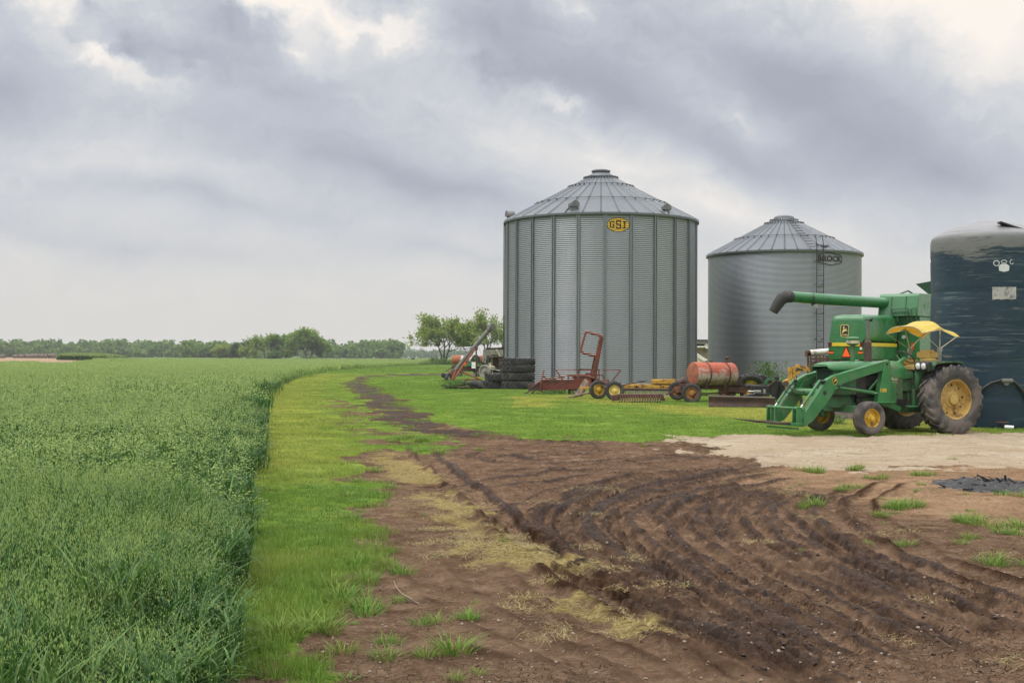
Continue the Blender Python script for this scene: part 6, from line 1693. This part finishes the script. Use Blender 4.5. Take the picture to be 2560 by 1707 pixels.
mb.build('pins_and_hoses', M['rustdk'], t)
t, Y = base_thing('crate_stand', 'rusty mesh stock crate with a peeling white pipe on top', 'stock crate', 2045, 990)
L_ = lambda u, v, dy=0: A(u, v, Y + dy)
mb = TB(t)
for u in (2019, 2027, 2050, 2066, 2080, 2095): mb.bar(L_(u, 888), L_(u + 1, 990), .09 if u < 2025 else .06, .05)
for v in (890, 896, 903, 910, 917, 924): mb.bar(L_(2018, v), L_(2100, v - 1), .05, .03)
for u in (2021, 2040, 2070, 2095): mb.bar(L_(u, 888, 1.2), L_(u + 1, 990, 1.2), .06, .05)
for v in (890, 904, 918): mb.bar(L_(2019, v, 1.2), L_(2100, v - 1, 1.2), .05, .03)
q_ = random.Random(4)
for k in range(14): mb.tube([L_(2024 + q_.uniform(0, 60), 892 + q_.uniform(0, 26), .1 + q_.uniform(0, 1)), L_(2030 + q_.uniform(0, 60), 892 + q_.uniform(0, 26), .1 + q_.uniform(0, 1))], .02, 5)
mb.box(L_(2020, 887, .2), (.16, .5, .16)); mb.prism([L_(2017, 877, -.05), L_(2026, 876, -.05), L_(2027, 888, -.05), L_(2018, 888, -.05)], (0, .4, 0)); mb.build('cage', M['rust'], t)
M['peel'] = paint('peeling_white_pipe', (.66, .63, .60), .6, 0, .08, 4, (.22, .085, .05), .36, 3, .1)
mb = TB(t); mb.tube([L_(2025, 882, .1), L_(2090, 876, .3)], .125, 16); mb.build('pipe', M['peel'], t)
mb = TB(t); mb.box(L_(2050, 921, .4), (.9, .5, .35)); mb.build('green_box', M['green_old'], t, bevel=.02)
t, Y = base_thing('soil_heap', 'low heap of bare brown soil seen under the tractor', 'soil heap', 2115, 1048)
mb = TB(t); P = []
for i in range(15):
    f = i / 14; row = []
    for j in range(9):
        g = j / 8; hh = .30 * math.sin(f * PI) ** .7 * math.sin(g * PI) * (.7 + .6 * float(vn(np.array([f * 6.0]), np.array([g * 4.0]), 5)[0]))
        row.append((t.location.x - 1.0 + 3.0 * f, t.location.y - .5 + 1.6 * g, t.location.z - .05 + hh))
    P.append(row)
mb.grid(P); mb.build('soil', M['clod'], t)

# ------------------------------------------------------------------ left of the tall bin: auger, old machines
AY = 86.0
ab = G(1150, 955)
t = thing('grain_auger', 'grey portable grain auger slanting up on orange tube legs', 'grain auger', (A(1150, 958, AY).x, AY, gzf(A(1150, 958, AY).x, AY)))
L_ = lambda u, v, dy=0: A(u, v, AY + dy)
mb = TB(t); mb.tube([L_(1138, 928), L_(1160, 899), L_(1230, 815, .6)], .165, 16); o = mb.build('tube', M['galv'], t)
for k in range(7):
    f = .12 + k * .13; p = L_(1138, 928).lerp(L_(1230, 815, .6), f); d = (L_(1230, 815, .6) - L_(1138, 928)).normalized()
    mb = TB(t); mb.tube([p - d * .05, p + d * .05], .195, 16); mb.build('joint_band', M['rustdk'], o)
mb = TB(t); mb.tube([L_(1226, 820, .6), L_(1232, 813, .6)], .26, 14); mb.prism([L_(1226, 812, .35), L_(1230, 808, .35), L_(1238, 810, .35), L_(1237, 824, .35), L_(1229, 826, .35)], (0, .55, 0)); mb.build('spout', M['galv'], t, bevel=.02)
mb = TB(t); mb.tube([L_(1138, 928), L_(1129, 939)], .22, 14, mi=0); mb.lathe([(.24, -.3), (.27, 0), (.24, .3)], 16, Matrix.Translation(L_(1131, 934)) @ Matrix.Rotation(R(50), 4, 'Y'), caps=True); mb.build('boot', M['rust'], t)
mb = TB(t); mb.prism([L_(1103, 942), L_(1108, 933), L_(1125, 934), L_(1126, 944), L_(1116, 948)], (0, .8, 0)); mb.prism([L_(1102, 938), L_(1107, 930.5), L_(1108, 936), L_(1104, 942)], (0, .8, 0)); mb.build('hopper', M['black'], t, bevel=.02)
mb = TB(t)
for a, b, w_ in (((1150, 926), (1130, 949), .10), ((1140, 926), (1128, 949), .10), ((1188, 872), (1135, 946), .11), ((1152, 928), (1201, 948), .10), ((1152, 949), (1203, 948), .09), ((1128, 949), (1135, 949), .09)):
    mb.tube([L_(*a, -.2), L_(*b, -.4)], w_ * .62, 7); 
    mb.tube([L_(*a, .5), L_(a[0] + (b[0] - a[0]) * .9, a[1] + (b[1] - a[1]) * .9, .9)], w_ * .5, 6)
mb.build('undercarriage', M['orange'], t)
mb = TB(t); mb.bar(L_(1190.5, 873), L_(1191, 948), .13, .10); mb.box(L_(1191, 871.5), (.2, .2, .2)); mb.build('mast', M['rust'], t)
mb = TB(t); mb.tube([L_(1158, 868), L_(1168, 884)], .03, 5); mb.tube([L_(1160, 871.5), L_(1179, 870)], .03, 5); mb.tube([L_(1159, 869), L_(1150, 892)], .010, 4); mb.build('cable_stay', M['rustdk'], t)
mb = TB(t); mb.box(L_(1183, 937, -.3), (.22, .2, .25)); mb.build('winch', M['grey'], t, bevel=.02)
mb = TB(t); mb.prism([L_(1157, 911, -.5), L_(1161, 905, -.5), L_(1166, 907, -.5), L_(1163, 913, -.5)], (0, .03, 0)); mb.build('safety_flag', M['orange_reflector'], t)
wheel(t, L_(1120, 946.5, -.5) - t.location, R(72), .40, .22, .2, 'cream', 'rubber2', seg=30, flip=True, hub=.07)

OY = 83.0
t = thing('old_thresher', 'derelict grey wooden harvester with a dark canopy behind the tyre stacks', 'harvester', (A(1228, 965, OY).x, OY, gzf(A(1228, 965, OY).x, OY)))
L_ = lambda u, v, dy=0: A(u, v, OY + dy)
mb = TB(t); mb.prism([L_(1209, 873), L_(1300, 872), L_(1300, 879), L_(1213, 880)], (0, 2.0, 0)); mb.bar(L_(1211, 873, .0), L_(1207, 905, .0), .14, .14); mb.bar(L_(1213, 880), L_(1213, 908), .12, .12); mb.prism([L_(1213, 880), L_(1300, 880), L_(1300, 892), L_(1218, 892)], (0, .08, 0)); mb.prism([L_(1213, 880, 1.9), L_(1300, 880, 1.9), L_(1300, 935, 1.9), L_(1213, 935, 1.9)], (0, .08, 0)); mb.build('housing', M['grey'], t, bevel=.015)
mb = TB(t); mb.prism([L_(1215, 869.5), L_(1300, 866.5), L_(1300, 875), L_(1215, 875)], (0, 1.9, 0)); mb.prism([L_(1220, 888), L_(1236, 885), L_(1252, 889), L_(1252, 891), L_(1220, 890)], (0, .6, 0)); mb.build('canopy', M['black'], t, bevel=.02)
mb = TB(t); mb.prism([L_(1203, 913), L_(1219, 896), L_(1219, 906), L_(1203, 925)], (0, .9, 0)); mb.build('side_chute', M['dgreen'], t)
mb = TB(t); mb.bar(L_(1220, 888), L_(1220, 920), .1, .1); mb.box(L_(1241, 900, .8), (.45, .5, 1.0)); mb.box(L_(1237, 930, .8), (1.3, .5, .35)); mb.bar(L_(1248, 888), L_(1250, 935), .12, .1); mb.bar(L_(1224, 895, .5), L_(1224, 950, .5), .1, .1); mb.bar(L_(1255, 935, .5), L_(1256, 965, .5), .1, .1); mb.build('gearing', M['rustdk'], t, bevel=.02)
mb = TB(t); mb.bar(L_(1241, 873, -.1), L_(1251, 891, -.1), .14, .12); mb.build('lever', M['cream'], t)
mb = TB(t); mb.tube([L_(1224, 917, -.2), L_(1234, 920, .1)], .15, 14); mb.box(L_(1225, 909), (.2, .2, .14)); mb.build('cylinder', M['cream'], t)
mb = TB(t); mb.bar(L_(1217, 920, -.3), L_(1250, 926, -.3), .08, .05); mb.tube([L_(1226, 926), L_(1226, 935)], .04, 6); mb.tube([L_(1231, 926), L_(1231, 935)], .04, 6); mb.build('drive_shaft', M['peel'], t)
wheel(t, L_(1212, 928, -.2) - t.location, -.5, .44, .22, .34, 'grey', 'grey', seg=30, flip=True, hub=.07)
wheel(t, L_(1246, 935, .2) - t.location, -.5, .44, .22, .24, 'black', 'rubber2', seg=30, flip=True, hub=.07)

LY = 108.0
t = thing('gas_tank_trailer', 'rusty orange and white gas tank on a trailer behind the auger', 'tank trailer', (A(1168, 940, LY).x, LY, 0))
L_ = lambda u, v, dy=0: A(u, v, LY + dy)
M['gastank'] = paint('rusty_gas_tank', (.30, .085, .035), .7, 0, .2, 2, (.22, .12, .08), .35, 2.5, .1)
mb = TB(t); c0 = L_(1134, 899.5); c1 = L_(1206, 899.5); Mx = Matrix.Translation(c0) @ (c1 - c0).normalized().to_track_quat('Z', 'Y').to_matrix().to_4x4(); ln = (c1 - c0).length
mb.lathe([(.001, -.20), (.2, -.17), (.36, -.02), (.40, .18), (.40, .62)], 30, Mx, 0); mb.lathe([(.40, .62), (.40, ln - .3)], 30, Mx, 1); mb.lathe([(.40, ln - .3), (.40, ln - .1), (.34, ln + .1), (.001, ln + .2)], 30, Mx, 2)
mb.build('tank', [M['gastank'], M['peel'], M['orange']], t)
mb = TB(t); mb.bar(L_(1129, 921), L_(1206, 922), .3, .45); mb.box(L_(1142, 918, .2), (.6, .5, .4)); mb.tube([L_(1130, 908), L_(1130, 922)], .04, 6); mb.tube([L_(1113, 928), L_(1133, 917)], .05, 6); mb.box(L_(1200, 925), (.3, .4, .7)); mb.build('chassis', M['rustdk'], t, bevel=.02)
mb = TB(t); mb.box(L_(1180, 909, -.6), (.95, .4, .42)); mb.box(L_(1200, 911, -.6), (.3, .4, .2)); mb.build('seed_box', M['green_old'], t, bevel=.02)
for u in (1184.5,):
    mb = TB(t); mb.box(L_(u, 909.5, -.85), (.38, .1, .30)); mb.box(L_(u, 917.5, -.85), (.38, .1, .22)); mb.build('white_panel', M['plastic'], t)
mb = TB(t); mb.prism([L_(1176, 899, -.7), L_(1184, 887, -.7), L_(1192, 886, -.7), L_(1200, 893, -.7), L_(1199, 908, -.7), L_(1178, 904, -.7)], (0, .6, 0)); mb.build('black_tarp', M['black'], t, bevel=.05)
mb = TB(t); mb.prism([L_(1183, 892, -.75), L_(1193, 893, -.75), L_(1195, 901, -.75), L_(1186, 899, -.75)], (0, .1, 0)); mb.build('green_cover', M['green'], t)
for u in (1146, 1192): wheel(t, L_(u, 934, -.4) - t.location, 0, .36, .2, .2, 'grey', 'rubber2', seg=26, flip=True)

WY = 96.0
t = thing('open_shed', 'white timbered open shed glimpsed in the gap between the two bins', 'shed', (A(1754, 950, WY).x, WY, 0))
L_ = lambda u, v, dy=0: A(u, v, WY + dy)
mb = TB(t); mb.prism([L_(1690, 868.5, .4), L_(1800, 868.5, .4), L_(1800, 908, .4), L_(1690, 908, .4)], (0, .1, 0)); mb.build('wall', M['tan'], t)
mb = TB(t); mb.box(L_(1745, 850.5, 1.2), (3.6, 2.4, .08)); mb.box(L_(1745, 862, .35), (3.4, .3, .18)); mb.build('roof', M['black'], t)  # lower black bar stands in for the shade in the gap below the beam
mb = TB(t); mb.bar(L_(1690, 855.5), L_(1800, 855.5), .2, .20); mb.build('beam', M['galv'], t)
mb = TB(t); mb.bar(L_(1690, 866.5), L_(1800, 866.5), .12, .12); mb.bar(L_(1759, 851, .1), L_(1772, 851, .1), .1, .09); mb.lathe([(.001, 0), (.2, .02), (.2, .1)], 16, Matrix.Translation(L_(1767, 865, -.02)) @ Matrix.Rotation(PI / 2, 4, 'X')); mb.build('lintel', M['white'], t)
mb = TB(t); mb.bar(L_(1728, 874), L_(1764, 899), .12, .06, up=(0, 1, 0)); mb.build('stair_rail', M['white'], t)
mb = TB(t); mb.bar(L_(1728, 879), L_(1762, 902.5), .12, .09, up=(0, 1, 0)); mb.box(L_(1762, 899), (.35, .1, .16)); mb.prism([L_(1739, 888, .15), L_(1757, 901, .15), L_(1757, 906, .15), L_(1739, 906, .15)], (0, .1, 0)); mb.build('stair_stringer', M['white'], t)
for u in (1692, 1798): 
    mb = TB(t); mb.bar(L_(u, 866), L_(u, 950), .15, .15); mb.build('post', M['white'], t)
mb = TB(t); mb.prism([L_(1690, 908, .35), L_(1800, 908, .35), L_(1800, 948, .35), L_(1690, 948, .35)], (0, .2, 0)); mb.build('plinth', M['tan'], t)

# burnt ash heap on the right of the drive
t, Y = base_thing('ash_heap', 'flat heap of black ash and charred scraps on the sandy ground', 'ash heap', 2470, 1216)
mb = TB(t); P = []
for i in range(41):
    row = []
    for j in range(21):
        f = i / 40 * 2 - 1; g = j / 20 * 2 - 1; rr_ = math.hypot(f, g)
        n_ = float(vn(np.array([f * 5.0 + 9]), np.array([g * 5.0]), 33)[0]); n2_ = float(vn(np.array([f * 17.0 + 9]), np.array([g * 17.0]), 35)[0])
        row.append((t.location.x + f * .92 + .1 * (n_ - .5), t.location.y + g * 1.15, t.location.z + .0 + max(-.05, .10 * (1 - rr_ ** 1.6) * (.45 + n_) + .05 * (n2_ - .5) - .02)))
    P.append(row)
mb.grid(P); mb.build('ash', M['ash'], t)
mb = TB(t); q_ = random.Random(8)
for k in range(26):
    a = q_.uniform(0, 6.28); r_ = q_.uniform(0, .85); c = Vector((t.location.x + .9 * r_ * math.cos(a), t.location.y + 1.1 * r_ * math.sin(a), t.location.z + .02 + .06 * (1 - r_)))
    d = Vector((q_.gauss(0, 1), q_.gauss(0, 1), q_.gauss(0, .25))).normalized() * q_.uniform(.05, .22); mb.tube([c - d, c + d], q_.uniform(.006, .02), 5)
mb.build('charred_sticks', M['ash'], t)
t, Y = base_thing('stick', 'thin pale dry stalk lying on the bare soil', 'stick', 1010, 1500)
mb = TB(t); mb.tube([A(985, 1452, Y + .5), A(992, 1470, Y + .3), A(1008, 1486, Y + .1), A(1024, 1494, Y), A(1050, 1512, Y - .15)], [.004, .006, .007, .008, .004], 6); mb.build('stalk', M['wood'], t)

# ------------------------------------------------------------------ far field: fence, cow, bales
t = thing('wire_fence', 'distant wire fence of thin dark posts beyond the crop', 'fence', (-45, 400, 0))
fy = 400.0
fp = [(806, 903), (815, 903), (823, 903), (842, 903), (866, 904), (890, 904), (912, 904), (930, 905), (953, 905), (975, 905), (988, 905), (1001, 906), (1007, 906), (1014, 906), (1022, 906), (1041, 906), (1052, 906), (1063, 907), (1074, 907), (1085, 907), (1094, 907)]
for i, (u, v) in enumerate(fp):
    p = A(u, 893, fy); hh = 1.5 if i not in (6, 8) else 1.9; mb = TB(t); mb.tube([(p.x, fy, 0), (p.x, fy, hh)], .09 if i not in (6, 8) else .16, 6); mb.build('post', M['post'], t)
for z in (.5, .9, 1.3):
    mb = TB(t); mb.tube([(A(800, 893, fy).x, fy, z), (A(1100, 893, fy).x, fy, z)], .012, 4); mb.build('wire', M['post'], t)
# cow, one skinned body
cow = bpy.data.meshes.new('cow')
cv = [(0, 0, 1.05), (.45, 0, 1.08), (.85, 0, 1.10), (1.15, 0, 1.25), (1.42, 0, 1.32), (1.68, 0, 1.15), (-.45, 0, 1.08), (-.72, 0, 1.15), (-.82, 0, .95), (-.84, 0, .55),
      (.72, .2, .75), (.74, .22, .42), (.73, .22, .06), (.72, -.2, .75), (.66, -.22, .42), (.70, -.22, .06), (-.55, .22, .75), (-.66, .24, .45), (-.62, .24, .06), (-.55, -.22, .75), (-.62, -.24, .45), (-.56, -.24, .06), (1.40, .22, 1.42), (1.40, -.22, 1.42)]
ce = [(0, 1), (1, 2), (2, 3), (3, 4), (4, 5), (0, 6), (6, 7), (7, 8), (8, 9), (2, 10), (10, 11), (11, 12), (2, 13), (13, 14), (14, 15), (6, 16), (16, 17), (17, 18), (6, 19), (19, 20), (20, 21), (4, 22), (4, 23)]
cow.from_pydata(cv, ce, []); crd = [.40, .40, .34, .22, .15, .10, .38, .22, .03, .04, .14, .075, .06, .14, .075, .06, .17, .08, .06, .17, .08, .06, .03, .03]
co_ = bpy.data.objects.new('cow', cow); COL.objects.link(co_); sk = co_.modifiers.new('skin', 'SKIN')
for i, r_ in enumerate(crd): cow.skin_vertices[0].data[i].radius = (r_, r_ * (1.25 if i in (0, 1, 6) else 1))
cow.skin_vertices[0].data[0].use_root = True
ss = co_.modifiers.new('smooth', 'SUBSURF'); ss.levels = 1; ss.render_levels = 1; cow.materials.append(M['cowhide'])
cp0 = A(1033, 893, 392); co_.location = (cp0.x, 392, 0); co_.rotation_euler = (0, 0, R(118))
tag(co_, 'black cow standing far off by the wire fence', 'cow')
# round bales in a row on the bare bank, far left
bm_ = MB(); bm_.lathe([(.001, -.72), (.6, -.72), (.74, -.66), (.76, 0), (.74, .66), (.6, .72), (.001, .72)], 22, ROTY)
bale = None; q_ = random.Random(21); by = 545.0
for k in range(17):
    u = 8 + k * 8.1 if k > 3 else 3 + k * 3.6
    u = 36 + (k - 2) * 7.2 if k >= 2 else 2 + k * 7
    p = A(u, 893, by)
    zz0 = .48 + .35 * (k / 16)
    if bale is None: bale = o = bm_.build('round_bale', M['straw_bale'])
    else: o = bale.copy(); COL.objects.link(o)
    o.location = (p.x, by + q_.uniform(-1, 1), zz0 + .66); o.rotation_euler = (0, 0, R(90) + q_.uniform(-.25, .25)); s_ = q_.uniform(.95, 1.15) * (1.05 + .25 * (k / 16)); o.scale = (s_, 1, s_)
    tag(o, 'weathered brown round hay bale in the far row' if k not in (0, 1, 16) else ('round bale at the far left tip of the distant row', 'round bale next to the left tip of the distant row', None)[(0, 1, 16).index(k)] or 'largest round bale at the right end of the distant row', 'hay bale', 'round bales on the far bank')

# ------------------------------------------------------------------ trees
M['leafA'] = leaf_mat('spring_leaves', (.150, .225, .034), (.32, .39, .085))
M['leafB'] = leaf_mat('dense_leaves', (.115, .215, .026), (.25, .355, .062))
M['leafC'] = leaf_mat('grey_green_leaves', (.085, .172, .030), (.185, .280, .060))
M['leafD'] = leaf_mat('dark_cedar', (.035, .085, .028), (.075, .135, .045))
def tree(name, label, X, Yd, h, seed, stems, spread, lsize, nleaf, mat, group=None, levels=3, trunk=.22, first=.28, droop=0.0, crown=None, gapy=0.0):
    q_ = random.Random(seed); rs = np.random.RandomState(seed)
    t = thing(name, label, 'tree', (X, Yd, 0), 0, group)
    mb = MB(); tips = []
    def br(p, d, L, r_, lv):
        pts = [p]; n_ = 4
        for i in range(n_):
            d = (d + Vector((q_.gauss(0, .13), q_.gauss(0, .13), q_.gauss(.02, .08)))).normalized()
            pts.append(pts[-1] + d * L / n_)
        mb.tube(pts, [r_ * (1 - .5 * i / n_) for i in range(n_ + 1)], 7 if lv < 2 else 5, caps=False)
        if lv >= levels - 1:
            for i in range(1, n_ + 1): tips.append((pts[i], L))
        if lv < levels:
            k = q_.choice((3, 3, 4)) if lv else 4
            for i in range(k):
                a = 2 * PI * (i + q_.uniform(-.3, .3)) / k; tl = q_.uniform(.45, .95)
                o1 = d.orthogonal().normalized(); o2 = d.cross(o1)
                nd = (d * math.cos(tl) + (o1 * math.cos(a) + o2 * math.sin(a)) * math.sin(tl) * spread + Vector((0, 0, .10 - droop * (lv > 1)))).normalized()
                br(pts[-1] if i else pts[-2], nd, L * q_.uniform(.62, .85), r_ * .52, lv + 1)
    for i in range(stems):
        a = 2 * PI * i / max(1, stems) + q_.uniform(0, 1)
        ln_ = Vector((math.cos(a) * .34, math.sin(a) * .34, 1)).normalized() if stems > 1 else Vector((q_.gauss(0, .05), 0, 1)).normalized()
        br(Vector((math.cos(a) * .25 * (stems > 1), math.sin(a) * .25 * (stems > 1), -.1)), ln_, h * first * q_.uniform(.9, 1.15), trunk * h / 10, 0)
    top = max(p.z for p, _ in tips); sc_ = h / (top + lsize)
    mb.v = [p_ * sc_ for p_ in mb.v]; tips = [(p * sc_, L * sc_) for p, L in tips]
    mb.build('trunk', M['bark'], t, recalc=False)
    P_ = np.array([tuple(p) for p, _ in tips]); Ls = np.array([L for _, L in tips])
    ix = rs.randint(0, len(P_), nleaf); C = P_[ix] + rs.normal(0, 1, (nleaf, 3)) * (Ls[ix] * .30)[:, None] * np.array([1, 1, .75])
    C[:, 2] -= np.abs(rs.normal(0, droop * h * .16, nleaf))
    C = C[C[:, 2] > h * (.36 if name == 'shade_tree' else .10)]
    if gapy: C = C[fbm(C[:, 0] * gapy, C[:, 2] * gapy + C[:, 1] * .3, 2, seed) > .43]
    # each limb carries its own shade of green
    cb_ = np.array([q_.uniform(0, 1) for _ in range(len(P_))])
    c_ = np.zeros((len(C), 3)); c_[:, 0] = np.clip(fbm(C[:, 0] * .5 + 9, C[:, 2] * .5 + C[:, 1] * .4, 3, seed + 3) * 1.7 - .35 + rs.normal(0, .2, len(C)), 0, 1)
    p = PM(); p.cards(C, lsize * rs.uniform(.5, 1.15, len(C)), c_, rs, .6); o = p.build('crown', M[mat]); o.parent = t
    return t
def tx(u, Yd): return A(u, 893, Yd).x
GR = 'trees standing beyond the yard'
tree('shade_tree', 'loose spreading tree with several dark leaning stems left of the auger', tx(1110, 290), 290, 12.0, 31, 3, 1.35, .30, 22000, 'leafA', GR, 3, .22, .42, .30, gapy=.45)
tree('shade_tree', 'leafy tree half hidden behind the tall bin, above the auger', tx(1226, 285), 285, 13.2, 35, 3, 1.3, .30, 22000, 'leafA', GR, 3, .22, .38, .28, gapy=.42)
tree('dense_tree', 'tallest rounded green tree at the right end of the far clump', tx(768, 470), 470, 13.4, 41, 3, 1.15, .46, 15000, 'leafB', GR, 3, .2, .22, .22)
tree('dense_tree', 'medium green tree with a visible trunk left of the tallest one', tx(708, 480), 480, 11.0, 43, 2, 1.1, .44, 8500, 'leafB', GR, 3, .2, .28, .1, gapy=.4)
tree('dense_tree', 'green tree with a forked dark trunk third from the clump end', tx(668, 480), 480, 11.0, 47, 2, 1.1, .44, 8500, 'leafB', GR, 3, .24, .28, .1, gapy=.4)
tree('small_tree', 'low yellowish tree between the cedar and the forked tree', tx(628, 490), 490, 7.6, 53, 3, 1.2, .40, 5200, 'leafA', GR, 2, .16, .2, .3)
tree('cedar', 'narrow dark cedar at the left of the far clump', tx(600, 500), 500, 8.6, 59, 3, .55, .40, 4200, 'leafD', GR, 2, .16, .2, .3)
tree('small_tree', 'pale low tree just left of the dark cedar', tx(572, 505), 505, 7.0, 61, 3, 1.2, .40, 4600, 'leafA', GR, 2, .16, .2, .3)
tree('small_tree', 'second pale low tree further left of the dark cedar', tx(553, 510), 510, 7.4, 67, 3, 1.2, .40, 4600, 'leafA', GR, 2, .16, .2, .3)
tree('small_tree', 'brownish thin bush under the medium green tree', tx(690, 470), 470, 4.6, 71, 4, 1.2, .35, 2400, 'leafC', GR, 2, .12, .2, .3)
def shrub(label, u, Yd, w_, h_, k, seed, mat):
    t = thing('shrub', label, 'shrub', (tx(u, Yd), Yd, 0)); rs = np.random.RandomState(seed); p = PM()
    th = rs.uniform(0, 6.28, k); rr_ = rs.uniform(0, 1, k) ** .5
    C = np.stack([rr_ * np.cos(th) * w_ / 2, rr_ * np.sin(th) * w_ / 2, np.abs(rs.normal(0, .42, k)) * h_ * (1.15 - rr_ * .6)], 1)
    c_ = ccol(rs, k); p.cards(C, rs.uniform(.5, 1.2, k) * .16, c_, rs, .6); o = p.build('foliage', M[mat]); o.parent = t
    mb = MB(); q_ = random.Random(seed)
    for i in range(14): mb.tube([(q_.gauss(0, w_ * .1), q_.gauss(0, w_ * .1), 0), (q_.gauss(0, w_ * .3), q_.gauss(0, w_ * .3), h_ * q_.uniform(.6, 1.1))], .03, 4)
    mb.build('stems', M['bark'], t)
shrub('brown scrub around the foot of the leaning tree', 1107, 286, 5.0, 2.1, 1500, 81, 'leafC')
shrub('pale thin bush left of the leaning tree', 1085, 295, 3.0, 2.2, 600, 82, 'leafC')
shrub('low scrub beneath the tallest far tree', 762, 462, 9.0, 2.6, 1300, 83, 'leafC')
shrub('low scrub along the foot of the forked far tree', 655, 470, 9.0, 2.4, 1100, 84, 'leafC')
# distant woodland: one mass of crowns
def wood(name, label, rows, seed, mat, csize, per):
    rs = np.random.RandomState(seed); p = PM(); tk_ = MB()
    for (u0, u1, Yd, n_, h0, h1) in rows:
        for i in range(n_):
            u = u0 + (u1 - u0) * (i + rs.uniform(-.4, .4)) / n_; yy = Yd + rs.uniform(-25, 25); x = tx(u, yy)
            h_ = rs.uniform(h0, h1); w_ = h_ * rs.uniform(.55, .85)
            nb = 9; shade = rs.uniform(-.25, .25)
            for b in range(nb):
                cz = h_ * rs.uniform(.22, .86); cr_ = w_ * .30 * (1.15 - abs(cz / h_ - .5)); cxx = x + rs.normal(0, w_ * .28); cyy = yy + rs.normal(0, w_ * .25)
                k = per // nb; dv = rs.normal(size=(k, 3)); dv /= np.linalg.norm(dv, axis=1)[:, None]
                C = np.array([cxx, cyy, cz]) + dv * cr_ * rs.uniform(.55, 1.1, (k, 1)); C[:, 2] = np.clip(C[:, 2], .1, h_)
                c_ = np.zeros((k, 3)); c_[:, 0] = np.clip(.5 + shade + rs.normal(0, .14) + rs.normal(0, .12, k), 0, 1)
                p.cards(C, csize * rs.uniform(.6, 1.2, k), c_, rs, .7)
            tk_.tube([(x, yy, -.1), (x, yy, h_ * .6)], [.25, .1], 5)
    o = p.build(name, M[mat]); tag(o, label, None, None, 'stuff')
    t_ = tk_.build('branches', M['bark'], o, recalc=False)
wood('woodland', 'long green wood along the left horizon', [(-520, 600, 800, 140, 8.5, 12.5), (-420, 600, 760, 95, 5, 8.5), (470, 600, 620, 14, 7, 9.5), (-140, 560, 840, 30, 11, 13.5)], 91, 'leafC', 1.0, 300)
wood('far_woodland', 'hazy wood on the horizon right of the far clump', [(770, 1000, 760, 26, 8, 13), (800, 1000, 720, 18, 5, 8), (940, 1005, 700, 6, 9, 12), (985, 1180, 1350, 30, 7, 11), (600, 820, 900, 20, 7, 10)], 93, 'leafC', 1.0, 300)
# tall grass bank at the end of the bare bank
pt = []
rs = np.random.RandomState(77)
for i in range(150): 
    f = rs.rand(); u = 212 + 42 * f; pt.append((tx(u, 330 + rs.uniform(-10, 10)), 330 + rs.uniform(-10, 10), .5 + .8 * math.sin(f * PI)))
pt = np.array(pt)
scatter('bank_grass', [oat_patch('k', 900 + i, 4.0, 300, .9, 2, 6.0) for i in range(2)], np.stack([pt[:, 0], pt[:, 1], hgt(pt[:, 0], pt[:, 1]) + .1], 1), rs.uniform(0, 6, 150), np.ones(150), rs.randint(0, 2, 150), np.zeros(150), 'dark green tall grass at the end of the bare bank', pt[:, 2] * 1.3)

# ------------------------------------------------------------------ hazy air over the fields
hm, q = new_mat('haze_air')
vs = q.n('ShaderNodeVolumePrincipled'); vs.inputs['Color'].default_value = (.93, .95, .98, 1); vs.inputs['Density'].default_value = .00020; vs.inputs['Anisotropy'].default_value = .2
ou = q.n('ShaderNodeOutputMaterial'); q.L.new(vs.outputs[0], ou.inputs['Volume'])
mb = MB(); mb.box((0, 700, 7.0), (3000, 1900, 16.5)); hz_o = mb.build('haze', hm)
tag(hz_o, 'thin pale haze lying over the far fields', None, None, 'stuff')
